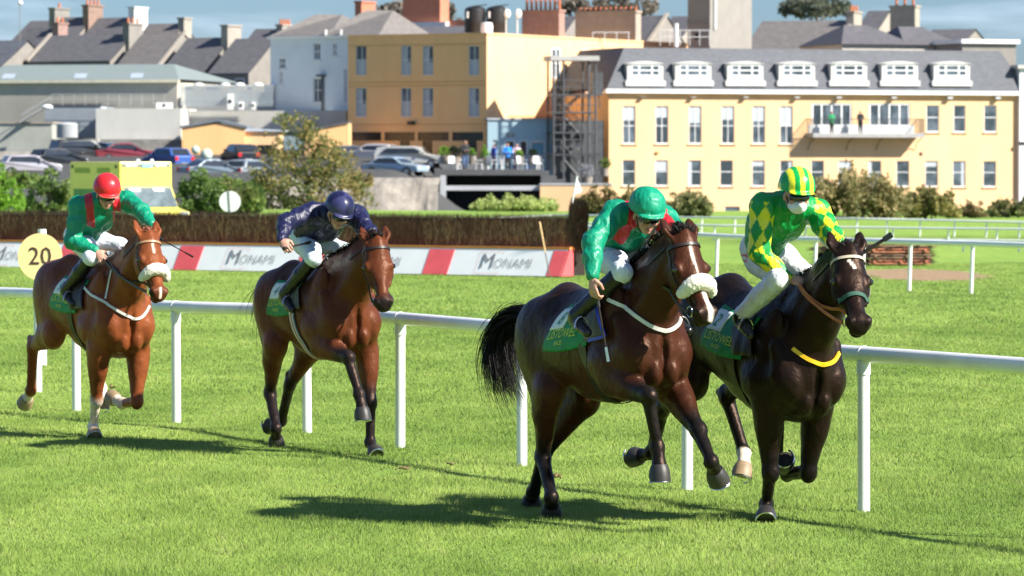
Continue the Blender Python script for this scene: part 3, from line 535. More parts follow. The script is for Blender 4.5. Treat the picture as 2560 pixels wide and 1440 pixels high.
# ---------------------------------------------------------------- buildings
def ang(deg): a=math.radians(deg); return np.array([math.cos(a),math.sin(a),0.])
class Face:
    """upright wall plane: origin o, horizontal direction d (unit)"""
    def __init__(s,u,Y,deg): p=P(u,400,Y); s.o=np.array([p[0],p[1],0.]); s.d=ang(deg); s.deg=deg; s.n=np.array([s.d[1],-s.d[0],0.])
    def sz(s,u,v):
        r=ray(u,v); c=np.array([0,0,CH]); t=np.dot(s.o-c,s.n)/np.dot(r,s.n); q=c+r*t; return float(np.dot(q-s.o,s.d)),float(q[2])
    def rect(s,u0,v0,u1,v1):
        a=s.sz(u0,v0); b=s.sz(u1,v1); c=s.sz((u0+u1)/2,v0); d=s.sz((u0+u1)/2,v1); return min(a[0],b[0]),max(a[0],b[0]),d[1],c[1]
GLS=bpy.data.materials.new('window_glass'); 
def glassmat():
    m=GLS; m.use_nodes=True; nt=m.node_tree; b=nt.nodes['Principled BSDF']; L=nt.links.new
    tc=nt.nodes.new('ShaderNodeNewGeometry'); n=nt.nodes.new('ShaderNodeTexNoise'); n.inputs['Scale'].default_value=.8; n.inputs['Detail'].default_value=3; L(tc.outputs['Position'],n.inputs['Vector'])
    r=nt.nodes.new('ShaderNodeValToRGB'); r.color_ramp.elements[0].position=.42; r.color_ramp.elements[0].color=(.030,.042,.055,1); r.color_ramp.elements[1].position=.62; r.color_ramp.elements[1].color=(.11,.14,.17,1); L(n.outputs['Fac'],r.inputs[0]); L(r.outputs[0],b.inputs['Base Color'])
    b.inputs['Roughness'].default_value=.08; b.inputs['Specular IOR Level'].default_value=.7
glassmat()
CUR=mat('net_curtain',(.42,.45,.47),.9,.25,6,stretch=(6,6,.4)); WF=mat('window_frame',(.76,.76,.75),.4,.03,3); SL=mat('sill',(.50,.36,.2),.7,.1,3)
def wall(root,face,L0,L1,z0,z1,ops,m,name='wall',th=.35,rev=.13):
    """wall slab with true openings; local coords of root: x along face.d, y into the building"""
    xs=sorted({L0,L1}|{o[0] for o in ops}|{o[1] for o in ops}); zs=sorted({z0,z1}|{o[2] for o in ops}|{o[3] for o in ops}); b=MB()
    for i in range(len(xs)-1):
        for j in range(len(zs)-1):
            cx=(xs[i]+xs[i+1])/2; cz=(zs[j]+zs[j+1])/2
            if any(o[0]<cx<o[1] and o[2]<cz<o[3] for o in ops): continue
            b.add([(xs[i],0,zs[j]),(xs[i+1],0,zs[j]),(xs[i+1],0,zs[j+1]),(xs[i],0,zs[j+1])],[(0,1,2,3)])
    for (a,c,e,f) in ops:
        b.add([(a,0,e),(a,rev,e),(a,rev,f),(a,0,f)],[(0,1,2,3)]).add([(c,0,e),(c,0,f),(c,rev,f),(c,rev,e)],[(0,1,2,3)]).add([(a,0,f),(a,rev,f),(c,rev,f),(c,0,f)],[(0,1,2,3)]).add([(a,0,e),(c,0,e),(c,rev,e),(a,rev,e)],[(0,1,2,3)])
    return b.build(name,m,root)
def window(root,op,vb=(),hb=(.5,),fw=.07,sill=True,curtain=None,rev=.13,frm=None,silm=None,name='window'):
    a,c,e,f=op; b=MB(); y0,y1=rev-.06,rev-.005
    b.box(a,a+fw,y0,y1,e,f); b.box(c-fw,c,y0,y1,e,f); b.box(a+fw,c-fw,y0,y1,f-fw,f); b.box(a+fw,c-fw,y0,y1,e,e+fw*1.3)
    for t in vb: x=a+(c-a)*t; b.box(x-fw*.42,x+fw*.42,y0+.004,y1-.003,e+fw,f-fw)
    for t in hb: z=e+(f-e)*t; b.box(a+fw,c-fw,y0+.002,y1-.002,z-fw*.42,z+fw*.42)
    w=b.build(name,frm or WF,root)
    MB().add([(a,rev-.02,e),(c,rev-.02,e),(c,rev-.02,f),(a,rev-.02,f)],[(0,1,2,3)]).build('pane',GLS,w)
    if curtain:
        q=MB()
        for (x0,x1,z0,z1) in curtain: X0=a+(c-a)*x0;X1=a+(c-a)*x1;Z0=e+(f-e)*z0;Z1=e+(f-e)*z1; q.add([(X0,rev-.024,Z0),(X1,rev-.024,Z0),(X1,rev-.024,Z1),(X0,rev-.024,Z1)],[(0,1,2,3)])
        q.build('net_curtain',CUR,w)
    if sill: MB().box(a-.12,c+.12,-.09,rev-.01,e-.09,e-.005).build('sill',silm or SL,w)
    return w
# -- hotel wing (right)
HY=mat('render_yellow_lit',(.80,.51,.265),.85,.07,.5,stretch=(1,1,.35)); OY=mat('render_yellow_shade',(.86,.50,.215),.85,.08,.5,stretch=(1,1,.35))  # one yellow render as sunlit and shaded copies, light put into the colour
def slate(name,c): 
    m=mat(name,c,.7,.22,2.2,stretch=(1,1,2.6),detail=8,bump=.02,bscale=6); return m
SLT=slate('slate_grey',(.085,.09,.105)); SL2=slate('slate_dark',(.105,.10,.105)); SL3=slate('slate_warm',(.15,.135,.125))
DWH=mat('dormer_white',(.60,.585,.55),.6,.08,2)
def hotel():
    F=Face(1522,300,20); r=empty('hotel_wing',tuple(F.o),math.radians(20),'long pale yellow three storey building with grey mansard roof, white dormers and a balcony','building')
    Lb=F.sz(2558,300)[0]; ze=F.sz(1540,232)[1]; zt=F.sz(1560,118)[1]; zb=-2.
    ops=[];W1=[];W0=[]
    for u in(1573,1655,1738,1820,1897,1966): W1.append(F.rect(u-16,265,u+16,360))
    for (u0,u1) in((2316,2348),(2384,2414),(2460,2492)): W1.append(F.rect(u0,263,u1,331))
    for u in(1572,1654,1737,1816,1896,1966,2044,2112,2187,2257,2329,2398,2474): W0.append(F.rect(u-16,400+(u-1572)*.003,u+16,465+(u-1572)*.003))
    doors=[F.rect(2030,258,2130,338),F.rect(2173,258,2275,340)]; small=[F.rect(1812,516,1850,532)]
    wall(r,F,0,Lb,zb,ze,W1+W0+doors+small,HY,'wall'); D=11.
    side=MB(); side.add([(0,0,zb),(0,D,zb),(0,D,ze),(0,0,ze)],[(0,1,2,3)]).add([(Lb,0,zb),(Lb,0,ze),(Lb,D,ze),(Lb,D,zb)],[(0,1,2,3)]).add([(0,D,zb),(Lb,D,zb),(Lb,D,ze),(0,D,ze)],[(0,1,2,3)]); side.build('side_wall',OY,r)
    for i,o in enumerate(W1):
        if i<6: window(r,o,vb=(.52,),hb=(.48,),curtain=[(.08,.93,(.62,.70,.55,.64,.60,.48)[i],.97)],fw=.06,rev=.12)
        else: window(r,o,hb=(.55,),fw=.07,rev=.12)
    for i,o in enumerate(W0): window(r,o,hb=(.56,),fw=.06,rev=.12,curtain=[None,[(.08,.92,.60,.95)],[(.08,.30,.06,.95)],None,[(.08,.92,.78,.95)],[(.70,.92,.06,.95)]][i*7%6])
    for o in small: window(r,o,hb=(),fw=.05,rev=.12)
    for o in doors:
        window(r,o,vb=(.25,.5,.75),hb=(),fw=.13,sill=False,name='balcony_door',rev=.12)
    # gutter band
    MB().box(-.35,Lb+.25,-.42,.12,ze-.02,ze+.26).build('gutter_board',M['white'],r)
    MB().box(-.12,Lb+.05,-.02,.35,ze-.28,ze-.03).build('eaves_band',OY,r)
    # mansard
    i=1.75; zr=zt; b=MB(); x0,x1=-.3,Lb+.2; y0,y1=-.36,D+.3; z0=ze+.262
    v=[(x0,y0,z0),(x1,y0,z0),(x1,y1,z0),(x0,y1,z0),(x0+i,y0+i*.62,zr),(x1-i,y0+i*.62,zr),(x1-i,y1-i,zr),(x0+i,y1-i,zr)]
    b.add(v,[(0,1,5,4),(1,2,6,5),(2,3,7,6),(3,0,4,7),(4,5,6,7)]); b.build('roof',SLT,r)
    # dormers
    h=zr-z0; sl=i*.62/h
    for k,u in enumerate((1609,1729,1859,1988,2118,2245,2375)):
        a,c,e,f=F.rect(u-45,160,u+45,214); yb=y0+.05
        fr=MB(); fr.box(a,c,yb,yb+1.5,e+.35,f); fr.box(a-.16,c+.16,yb-.10,yb+1.0,e-.05,e+.35)
        dm=fr.build('dormer',DWH,r,bevel=.02)
        n=10; top=MB(); pts=[(a-.10+(c-a+.2)*t/n,f+.30*math.sin(math.pi*(.12+.76*t/n))-.11) for t in range(n+1)]; pts=[(a-.14,f-.0)]+pts+[(c+.14,f-.0)]
        m=len(pts); top.add([(x,yb-.12,z) for x,z in pts]+[(x,yb+1.7,z) for x,z in pts],[tuple(range(m)),tuple(range(2*m-1,m-1,-1))]+[(q,(q+1)%m,m+(q+1)%m,m+q) for q in range(m)]); top.build('dormer_roof',DWH,dm)
        wa,wc,we,wf=a+.33,c-.30,e+.72,f-.10
        g=MB(); g.add([(wa,yb-.008,we),(wc,yb-.008,we),(wc,yb-.008,wf),(wa,yb-.008,wf)],[(0,1,2,3)]); g.build('pane',GLS,dm)
        q=MB(); 
        for t in(0,.27,.73,1): x=wa+(wc-wa)*t; q.box(x-.06,x+.06,yb-.045,yb-.012,we,wf)
        for t in(0,.5,1): z=we+(wf-we)*t; q.box(wa,wc,yb-.041,yb-.014,z-.05,z+.05)
        q.build('dormer_frame',WF,dm)
    for u in(1604,1729,1860,1988,2093,2230,2370,2490):
        s_,z=F.sz(u,238); MB().box(s_-.2,s_+.2,-.40,-.02,z-.12,ze-.3).build('flood_lamp',mat('lamp_grey',(.5,.5,.5),.5) if 'lamp_grey' not in bpy.data.materials else bpy.data.materials['lamp_grey'],r)
    # balcony
    a,c,e,f=F.rect(2014,333,2292,344); bal=MB(); bal.box(a,c,-1.35,-.01,e,f).build('balcony',mat('balcony_grey',(.33,.32,.31),.7,.15,2),r); bo=r.children[-1]
    im=mat('wrought_iron',(.03,.03,.03),.5,.1,5)
    q=MB(); q.box(a,c,-1.35,-1.31,f+1.0,f+1.05); q.box(a,a+.04,-1.35,-.02,f+1.0,f+1.05); q.box(c-.04,c,-1.35,-.02,f+1.0,f+1.05); q.box(a,c,-1.345,-1.315,f+.08,f+.11)
    n=int((c-a)/.13)
    for k in range(n+1): x=a+.02+(c-a-.04)*k/n; q.box(x-.01,x+.01,-1.34,-1.32,f+.1,f+1.0)
    for k in range(9):
        for x in(a+.02,c-.02): q.box(x-.012,x+.012,-.1-.15*k-.012,-.1-.15*k+.012,f,f+1.)
    q.build('balcony_railing',im,bo)
    q=MB(); q.box(a+.25,c-.25,-.04,-.012,f,f+.62) ; q.build('door_panel_strip',mat('white_panels',(.72,.72,.70),.5,.15,3),bo)
    for t in(.02,.36,.63,.98):
        x=a+(c-a)*t; MB().tube([(x,-.05,e-.9),(x,-.4,e-.35),(x,-1.2,e-.02)],.03,6).build('bracket',im,bo)
    x,z=F.sz(2302,385); MB().tube([(x,-.02,z),(x,.02,z)],.16,14).build('wall_vent',mat('vent_brown',(.10,.045,.03),.7),r)
    x,z=F.sz(1642,382); MB().box(x-.12,x+.12,-.12,-.01,z-.08,z+.1).build('wall_ornament',mat('ornament_ochre',(.45,.25,.08),.6),r)
    return F
HF=hotel()
# -- extension at the far right (white neighbour)
def whiteneigh():
    F=Face(2552,309,20); r=empty('white_house',tuple(F.o+F.n*.0),math.radians(20),'white rendered house cut by the right edge beside the grey mansard roof','house')
    z=F.sz(2556,170)[1]; MB().box(.7,8,1.6,8,-2,z).build('wall',M['white'],r); MB().box(.4,8,1.3,8.3,z,z+.25).build('parapet',mat('stone_pale',(.5,.48,.44),.8,.1,1),r)
    MB().box(.6,3,1.5,1.6,3.6,3.8).build('gutter',M['black'],r)
whiteneigh()
# -- ochre block (middle)
def block():
    o=P(1217,400,300); r=empty('hotel_block',(o[0],o[1],0),0,'tall plain ochre building with a shaded front and a bright side wall','building')
    zt=P(1217,86,300)[2]; 
    # front (shaded) face: direction away to the left, so the local face runs from left end to corner
    Lf=11.7; fo=np.array([o[0],o[1],0])+ang(150)*Lf; F=Face(0,300,-30); F.o=fo; F.d=ang(-30); F.n=np.array([F.d[1],-F.d[0],0.])
    fr=empty('front',(0,0,0)); bpy.data.objects.remove(fr)
    class T: pass
    ops=[]; wins=[]
    for (u0,u1) in((889,916),(1002,1028),(1056,1083),(1171,1198)):
        wins.append(F.rect(u0,114,u1,188)); wins.append(F.rect(u0,219,u1,292))
    low=[F.rect(875,330,953,352),F.rect(961,330,1037,352),F.rect(1044,330,1122,352),F.rect(1130,330,1208,352)]
    drs=[F.rect(1000,352.3,1025,386),F.rect(1056,352.3,1081,386),F.rect(1170,352.3,1192,386)]
    sub=r
    r.location=(fo[0],fo[1],0); r.rotation_euler=(0,0,math.radians(-30))
    z0=2.2; wall(r,F,0,Lf,z0,zt,wins+low+drs,OY,'front_wall')
    for k,w in enumerate(wins): window(r,w,vb=(.55,),hb=(.52,),fw=.05,sill=False,curtain=[(.10,.50,.05,.95),(.60,.9,.05,.45)] if k%3 else [(.1,.9,.05,.5)])
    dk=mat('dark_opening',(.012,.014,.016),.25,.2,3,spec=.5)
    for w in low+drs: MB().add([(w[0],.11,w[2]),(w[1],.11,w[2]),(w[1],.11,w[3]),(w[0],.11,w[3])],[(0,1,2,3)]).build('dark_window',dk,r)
    for v in(112,205,214,311): z=F.sz(1050,v)[1]; MB().box(0,Lf,-.025,-.003,z-.03,z+.03).build('string_course',mat('ochre_shade',(.60,.33,.12),.85) if 'ochre_shade' not in bpy.data.materials else bpy.data.materials['ochre_shade'],r)
    MB().box(-.05,Lf+.06,-.06,.3,zt,zt+.12).build('parapet',OY,r)
    x,z=F.sz(1032,308); MB().box(x-.25,x+.2,-.4,-.02,z-.12,z+.14).build('flood_lamp',M['black'],r)
    # bright side wall: from the corner running back to the right; in local coordinates y axis
    LS=34.; S=Face(1217,300,60)
    sw=[S.rect(1379,122,1399,194),S.rect(1456,126,1476,196),S.rect(1379,232,1399,300),S.rect(1456,234,1476,302)]
    q=MB(); 
    xs=sorted({0.,LS}|{a for w in sw for a in w[:2]}); zs=sorted({z0,zt}|{a for w in sw for a in w[2:]})
    for i in range(len(xs)-1):
        for j in range(len(zs)-1):
            cx=(xs[i]+xs[i+1])/2; cz=(zs[j]+zs[j+1])/2
            if any(w[0]<cx<w[1] and w[2]<cz<w[3] for w in sw): continue
            q.add([(Lf,xs[i],zs[j]),(Lf,xs[i+1],zs[j]),(Lf,xs[i+1],zs[j+1]),(Lf,xs[i],zs[j+1])],[(0,1,2,3)])
    q.build('side_wall',HY,r)
    for (a,c,e,f) in sw:
        b=MB(); b.box(Lf-.10,Lf-.06,a,c,e,f); w=b.build('pane',GLS,r); b=MB()
        for t in(0,.5,1): y=a+(c-a)*t; b.box(Lf-.055,Lf+.03,y-.06,y+.06,e,f)
        for t in(0,.5,1): z=e+(f-e)*t; b.box(Lf-.052,Lf+.027,a,c,z-.06,z+.06)
        b.build('side_window_frame',WF,r)
    b=MB(); b.add([(0,0,z0),(0,LS,z0),(0,LS,zt),(0,0,zt)],[(0,1,2,3)]).add([(0,0,zt-.1),(Lf,0,zt-.1),(Lf,LS,zt-.1),(0,LS,zt-.1)],[(0,1,2,3)]); b.build('back_wall',OY,r)
    MB().box(Lf-.1,Lf+.06,.1,LS,zt,zt+.12).build('side_parapet',HY,r)
    z=S.sz(1300,293)[1]; MB().box(Lf+.003,Lf+.03,3,14,z-.12,z+.12).build('ledge',bpy.data.materials['ochre_shade'],r)
    # blue annex
    A=Face(1219,298.5,8); a0=empty('blue_annex',tuple(A.o),math.radians(8),'low pale blue rendered annex with small doors behind the terrace','building')
    zt2=A.sz(1290,300)[1]; La=A.sz(1384,330)[0]; zb2=1.0
    bm_=mat('render_blue',(.30,.42,.48),.8,.06,.6); dm=mat('door_dark',(.05,.035,.03),.5); bd=mat('door_blue',(.12,.30,.40),.5); tr=mat('trim_pale',(.55,.60,.60),.6)
    ws=[A.rect(1232,350,1244,376),A.rect(1264,331,1288,346)]; ds=[A.rect(1265,354,1284,385),A.rect(1301,354,1316,388),A.rect(1329,356,1359,392)]
    wall(a0,A,0,La,zb2,zt2,ws+ds,bm_,'wall'); b=MB(); b.box(-.05,La+.1,-.1,6,zt2,zt2+.15); b.build('roof',mat('annex_roof',(.35,.36,.37),.7),a0)
    MB().add([(La,0,zb2),(La,6,zb2),(La,6,zt2),(La,0,zt2)],[(0,1,2,3)]).build('end_wall',bm_,a0)
    for w in ws: window(a0,w,vb=(.5,),hb=(.33,.66),fw=.05,sill=False,frm=tr)
    for w,m in zip(ds,(dm,dm,bd)):
        d=MB().box(w[0]+.03,w[1]-.03,.06,.11,w[2],w[3]-.03).build('door',m,a0); q=MB(); q.box(w[0]-.12,w[0],-.03,.1,w[2],w[3]+.12); q.box(w[1],w[1]+.12,-.03,.1,w[2],w[3]+.12); q.box(w[0],w[1],-.03,.1,w[3],w[3]+.12); q.build('door_frame',tr,d)
block()
def fire_escape():
    Y=297.; s=Y/FPX; o=P(1430,400,Y); r=empty('fire_escape',(o[0],o[1],0),math.radians(10),'dark steel fire escape tower with zigzag stairs beside the pale yellow wing','staircase')
    m=mat('galvanised_dark',(.10,.10,.105),.5,.2,3,metal=.3); lg=mat('galvanised_roof',(.42,.40,.37),.6,.15,2)
    def z(v): return CH-(v-400)*s
    def x(u): return (u-1430)*s
    st=MB()
    for u in(1383,1408,1472,1490):
        for y in(0,2.2): st.tube([(x(u),y,z(470)),(x(u),y,z(150))],.075,8)
    st.build('posts',m,r)
    for v in(236,280,330,385):
        MB().box(x(1380),x(1494),-.1,2.3,z(v)-.1,z(v)).build('landing',m,r); b=MB(); 
        for dz in(.5,1.0): b.tube([(x(1380),0,z(v)+dz),(x(1494),0,z(v)+dz)],.03,6)
        for k in range(12): b.tube([(x(1380)+k*.29,0,z(v)),(x(1380)+k*.29,0,z(v)+1)],.014,5)
        b.build('railing',m,r)
    vs=[236,280,330,385,440]
    for k in range(4):
        ua,ub=(1402,1450) if k%2 else (1452,1404); b=MB()
        for t in range(9):
            f=t/8; b.box(x(ua+(ub-ua)*f)-.16,x(ua+(ub-ua)*f)+.16,.25,1.1,z(vs[k]+(vs[k+1]-vs[k])*f)-.03,z(vs[k]+(vs[k+1]-vs[k])*f))
        for y in(.2,1.15): b.tube([(x(ua),y,z(vs[k])-.1),(x(ub),y,z(vs[k+1])-.1)],.05,6); b.tube([(x(ua),y,z(vs[k])+.9),(x(ub),y,z(vs[k+1])+.9)],.03,6)
        b.build('stair_flight',m,r)
    MB().box(x(1374),x(1498),-.3,2.6,z(152),z(140)).build('canopy',lg,r)
    b=MB(); b.tube([(x(1495),1,z(140)),(x(1508),1,z(270))],.05,6); b.box(x(1486),x(1512),.5,1.5,z(238),z(180)); b.build('duct',m,r)
    # screen and yard behind its foot
    y=empty('yard_screen',(o[0],o[1]+3.2,0),0,'dark grey slatted yard screen behind the foot of the fire escape','wall'); b=MB(); b.box(x(1376),x(1512),0,.2,z(470),z(300)); b.build('screen_panel',mat('screen_grey',(.10,.105,.11),.7,.35,1.2),y)
fire_escape()
def terrace():
    Y=282.; s=Y/FPX; o=P(1225,400,Y); r=empty('terrace',(o[0],o[1],0),0,'raised grey terrace deck on a pale post and beam above a dark recess','terrace')
    def z(v): return CH-(v-400)*s
    def x(u): return (u-1225)*s
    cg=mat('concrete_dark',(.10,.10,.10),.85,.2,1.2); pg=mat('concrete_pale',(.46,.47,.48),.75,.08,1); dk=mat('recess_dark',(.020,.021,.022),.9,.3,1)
    MB().box(x(1100),x(1352),0,16,z(438),z(424)).build('deck',cg,r)
    MB().box(x(1100),x(1115),0,.5,z(560),z(438)-.003).build('post',pg,r); MB().box(x(1115),x(1350),.05,.5,z(476),z(464)).build('beam',pg,r)
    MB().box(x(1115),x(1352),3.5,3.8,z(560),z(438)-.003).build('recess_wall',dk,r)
    MB().box(x(1086),x(1101),-.1,.9,z(460),z(420)).build('end_pier',cg,r)
    b=MB(); b.box(x(1352),x(1373),0.02,10,z(460),z(428)); b.box(x(1373),x(1392),0.04,10,z(460),z(440)); b.box(x(1392),x(1412),0.06,9,z(460),z(450)); b.build('stepped_wall',cg,r)
    # railing of dark uprights
    b=MB(); zt=z(384); b.box(x(1108),x(1500),.18,.22,zt-.05,zt)
    for k in range(72): q=x(1108)+k*(x(1500)-x(1108))/71; b.box(q-.012,q+.012,.19,.21,z(424),zt)
    b.build('railing',mat('railing_black',(.035,.035,.038),.5),r)
    w=empty('boundary_wall',(o[0],o[1]-.5,0),0,'low yellow wall with a pale coping between the terrace and the pale yellow wing','wall')
    MB().box(x(1350),x(1530),0,.4,z(560),z(462)).build('wall_face',HY,w); MB().box(x(1349),x(1530),-.05,.45,z(462),z(458)).build('coping',pg,w)
    # retaining bank of the car park
    bk=empty('retaining_bank',(0,258,0),0,'grey earth and stone bank below the silver blue saloon','bank'); em=mat('bank_earth',(.26,.23,.19),.95,.3,1.2,bump=.06,bscale=2.5)
    n=60; V=[];F_=[]; 
    for i in range(n+1):
        X=-15.5+i*(11.0)/n
        for j,(yy,zz) in enumerate(((-6.,-1.5),(-3.,-.3),(-.6,.95),(0.,1.12),(6.,1.35))): V.append((X,yy+.35*math.sin(i*.37+j)+rnd.gauss(0,.12),zz+rnd.gauss(0,.06)*(j<4)))
    for i in range(n):
        for j in range(4): a=i*5+j; F_.append((a,a+5,a+6,a+1))
    link('bank_face',npmesh('bank_face',V,F_,True),em,bk)
    q=empty('yard_wall',(o[0],o[1],0),0,'dark shaded concrete wall between the earth bank and the terrace post','wall'); MB().box(x(960),x(1098),.6,1.,z(560),z(441)).build('wall_face',mat('yard_shade',(.10,.095,.09),.9,.3,1),q)  # dark shade right of the bank is put into this wall's colour
    g=empty('utility_cabinet',(x(1062)+o[0],o[1]-.3,z(530)),0,'small pale grey cabinet below the terrace left of the post','cabinet'); MB().box(-.42,.42,0,.5,-.3,z(486)-z(530)).build('cabinet_body',mat('cabinet_grey',(.34,.36,.36),.6,.1,2),g,bevel=.03); MB().box(-.36,.36,-.02,-.003,.1,z(492)-z(530)).build('door',mat('cabinet_door',(.40,.42,.42),.6),g)
terrace()
# -- terrace furniture
def chair(u,v,Y,rz,lab,grp='white chairs on the terrace'):
    g=P(u,v,Y); r=empty('garden_chair',tuple(g),rz,lab,'chair',grp); m=M['white']
    MB().box(-.25,.25,-.25,.25,.42,.46).build('seat',m,r,bevel=.02); b=MB(); b.prism([(-.25,.22,.46),(.25,.22,.46),(.22,.30,.95),(-.22,.30,.95)],(0,0,0),(0,.03,0)); b.build('backrest',m,r)
    for sx in(-.22,.22):
        for sy in(-.22,.22): MB().tube([(sx*1.08,sy*1.08,0),(sx,sy,.43)],.022,6).build('leg',m,r)
    for sx in(-.27,.27): MB().box(sx-.03,sx+.03,-.22,.24,.64,.68).build('armrest',m,r)
    return r
def tbl(u,v,Y,lab,c='white'):
    g=P(u,v,Y); r=empty('garden_table',tuple(g),0,lab,'table','tables on the terrace'); m=M['white'] if c=='white' else mat('table_blue',(.15,.25,.55),.5)
    MB().tube([(0,0,.70),(0,0,.74)],.5,20).build('tabletop',m,r); b=MB(); b.tube([(0,0,.0),(0,0,.70)],.05,8); b.build('leg',m,r)
cs=[(1133,.4),(1150,-1),(1197,1.7),(1212,-.5),(1228,2.6),(1248,-1.4),(1262,1.5),(1287,-1.6),(1305,1.0),(1338,-1.2),(1345,.5)]
nm=['leftmost','second','third','fourth','fifth','sixth','seventh','eighth','ninth','tenth','eleventh']
for k,(u,a) in enumerate(cs): chair(u,425,285-(k%3)*.8,a,f'white plastic chair on the terrace, {nm[k]} from the left')
tbl(1142,425,286.5,'leftmost white round table on the terrace'); tbl(1220,425,286.5,'middle white round table on the terrace'); tbl(1318,425,286.5,'blue cloth table near the right end of the terrace','blue')
def planter(u,v,Y,lab,h,kind,cols=GR,pr=.32):
    g=P(u,v,Y); r=empty('potted_plant',tuple(g),0,lab,'plant','potted plants on the terrace')
    b=MB(); b.tube([(0,0,0),(0,0,.5),(0,0,.55)],[pr*.75,pr,pr*1.05],14); b.build('pot',mat('pot_grey',(.32,.27,.22),.8,.1,3) if 'pot_grey' not in bpy.data.materials else bpy.data.materials['pot_grey'],r)
    bl=[(0,0,.5+h*.5,.28,.28,h*.55)] if kind=='cone' else [(0,0,.55+h*.45,h*.55,h*.5,h*.45)]
    if kind=='cone': bl=[(0,0,.5+h*t,.34*(1-t)+.03,.34*(1-t)+.03,h*.16) for t in(.1,.3,.5,.7,.9)]
    crown('foliage',r,bl,900,.09,cols,int(u)); return r
planter(1111,410,287,'rounded green shrub in a pot, leftmost on the terrace',.7,'ball',BR); planter(1137,412,286,'very dark rounded shrub in a pot left of the man in black',.8,'ball',[(.012,.02,.01),(.02,.035,.014)],.4)
planter(1180,410,287,'small bright green shrub just right of the man in black',.6,'ball',BR); planter(1212,414,284.5,'cone shaped green topiary in a wide pot',1.1,'cone',BR,.5)
planter(1298,412,285,'light green shrub in a brown pot right of the woman in pink',.5,'ball',BR); planter(1332,412,285.5,'dark shrub at the right end of the terrace',.6,'ball',[(.02,.04,.015),(.03,.05,.02)])
planter(1512,440,296.5,'small round bush on a stem against the corner of the pale yellow wing',.8,'ball',GR)
planter(1468,462,290,'silvery grey feathery shrub in a pot behind the low yellow wall',1.0,'ball',[(.25,.26,.27),(.38,.39,.40)],.4)
# -- left hand buildings
def gable(name,label,cat,uR,vR,uL,Y,drop,half,wallh,wm,rm,chim=(),pots=0,skew=150,group=None,back=True,windows=(),coping=None):
    """gabled house; ridge right end seen at (uR,vR) at distance Y, ridge runs towards `skew` until photo column uL"""
    p=P(uR,vR,Y); d=ang(skew); k=(uL-1280)/FPX; Lr=(k*p[1]-p[0])/(d[0]-k*d[1]); dep=ang(skew-90)
    r=empty(name,(p[0],p[1],0),math.radians(skew-180),label,cat,group)
    # local: x from right(0) to left (-Lr), y into depth
    zr=p[2]; ze=zr-drop; zb=ze-wallh
    b=MB(); 
    for y0,y1,za,zb2 in((-half-.15,0,ze-.08,zr),(0,half+.15,zr,ze-.08)):
        b.add([(0,y0,za),(-Lr,y0,za),(-Lr,y1,zb2),(0,y1,zb2)],[(0,1,2,3)])
        b.add([(0,y0,za-.14),(-Lr,y0,za-.14),(-Lr,y1,zb2-.14),(0,y1,zb2-.14)],[(0,3,2,1)])
    b.add([(0,-half-.15,ze-.08),(-Lr,-half-.15,ze-.08),(-Lr,-half-.15,ze-.22),(0,-half-.15,ze-.22)],[(0,1,2,3)])
    b.build('roof',rm,r)
    w=MB(); x0,x1=-.05,-Lr+.05; zz=zr-.16; e=.02
    w.add([(x0,-half,zb),(x1,-half,zb),(x1,-half,ze-.1),(x0,-half,ze-.1),(x0,half,zb),(x1,half,zb),(x1,half,ze-.1),(x0,half,ze-.1),(x0,0,zz),(x1,0,zz)],[(0,1,2,3),(5,4,7,6),(4,0,3,8,7),(1,5,6,9,2)]); w.build('wall',wm,r)
    for (t,ww,hh,m,np_) in chim:      # t along ridge 0=right .. 1=left, width across the depth, height above ridge
        x=-Lr*t; c=MB(); c.box(x-.32,x+.32,-ww/2,ww/2,ze-.4,zr+hh); c.box(x-.40,x+.40,-ww/2-.08,ww/2+.08,zr+hh,zr+hh+.14); ch=c.build('chimney',m,r)
        for q in range(np_): y=-ww/2+ww*(q+.5)/np_; c=MB(); c.tube([(x,y,zr+hh+.13),(x,y,zr+hh+.6)],[.12,.10],8); c.build('chimney_pot',POT,ch)
    if coping is not None:
        for t in coping:
            x=-Lr*t; c=MB(); c.prism([(x-.16,-half-.2,ze-.10),(x-.16,0,zr+.04),(x-.16,0,zr+.20),(x-.16,-half-.2,ze+.08)],(0,0,0),(.32,0,0)); c.build('coping',STN,r)
    for (x,z,ww,hh) in windows:
        f=MB(); f.box(-x-ww/2,-x+ww/2,-half-.03,-half-.004,ze-z-hh,ze-z); o=f.build('window',WF,r); MB().add([(-x-ww/2+.08,-half-.036,ze-z-hh+.08),(-x+ww/2-.08,-half-.036,ze-z-hh+.08),(-x+ww/2-.08,-half-.036,ze-z-.08),(-x-ww/2+.08,-half-.036,ze-z-.08)],[(0,1,2,3)]).build('pane',GLS,o)
    return r
POT=mat('terracotta',(.50,.17,.08),.8,.12,4); STN=mat('pale_stone',(.34,.30,.25),.85,.12,1.5); GST=mat('grey_render',(.24,.22,.195),.9,.12,1.2); BRK=mat('old_brick',(.26,.17,.13),.9,.2,3); WHT=mat('white_render',(.70,.69,.66),.8,.05,1); RED=mat('orange_brick',(.52,.19,.11),.85,.12,2.5); PNK=mat('pink_brick',(.30,.19,.16),.9,.15,2)
g1='terraced slate roofed houses'
gable('house','far slate roofed house behind the brick chimney at top left','house',232,42,150,372,2.3,3.2,4,GST,SL2,[(1.0,2.2,.7,GST,1),(.0,2.2,.9,BRK,4)],group=g1)
gable('house','far slate roofed house between the brick and white chimneys','house',345,43,245,370,2.6,3.4,4,GST,SL2,[(.0,2.0,.75,WHT,0)],group=g1)
gable('house','small far slate roof left of the grey chimney','house',142,51,78,378,1.8,2.8,4,GST,SL2,[],group=g1)
gable('house','slate roofed house right of the white chimney with a stone gable end','house',462,58,372,366,3.2,3.8,4,STN,SL3,[(0,1.2,.35,STN,0)],group=g1)
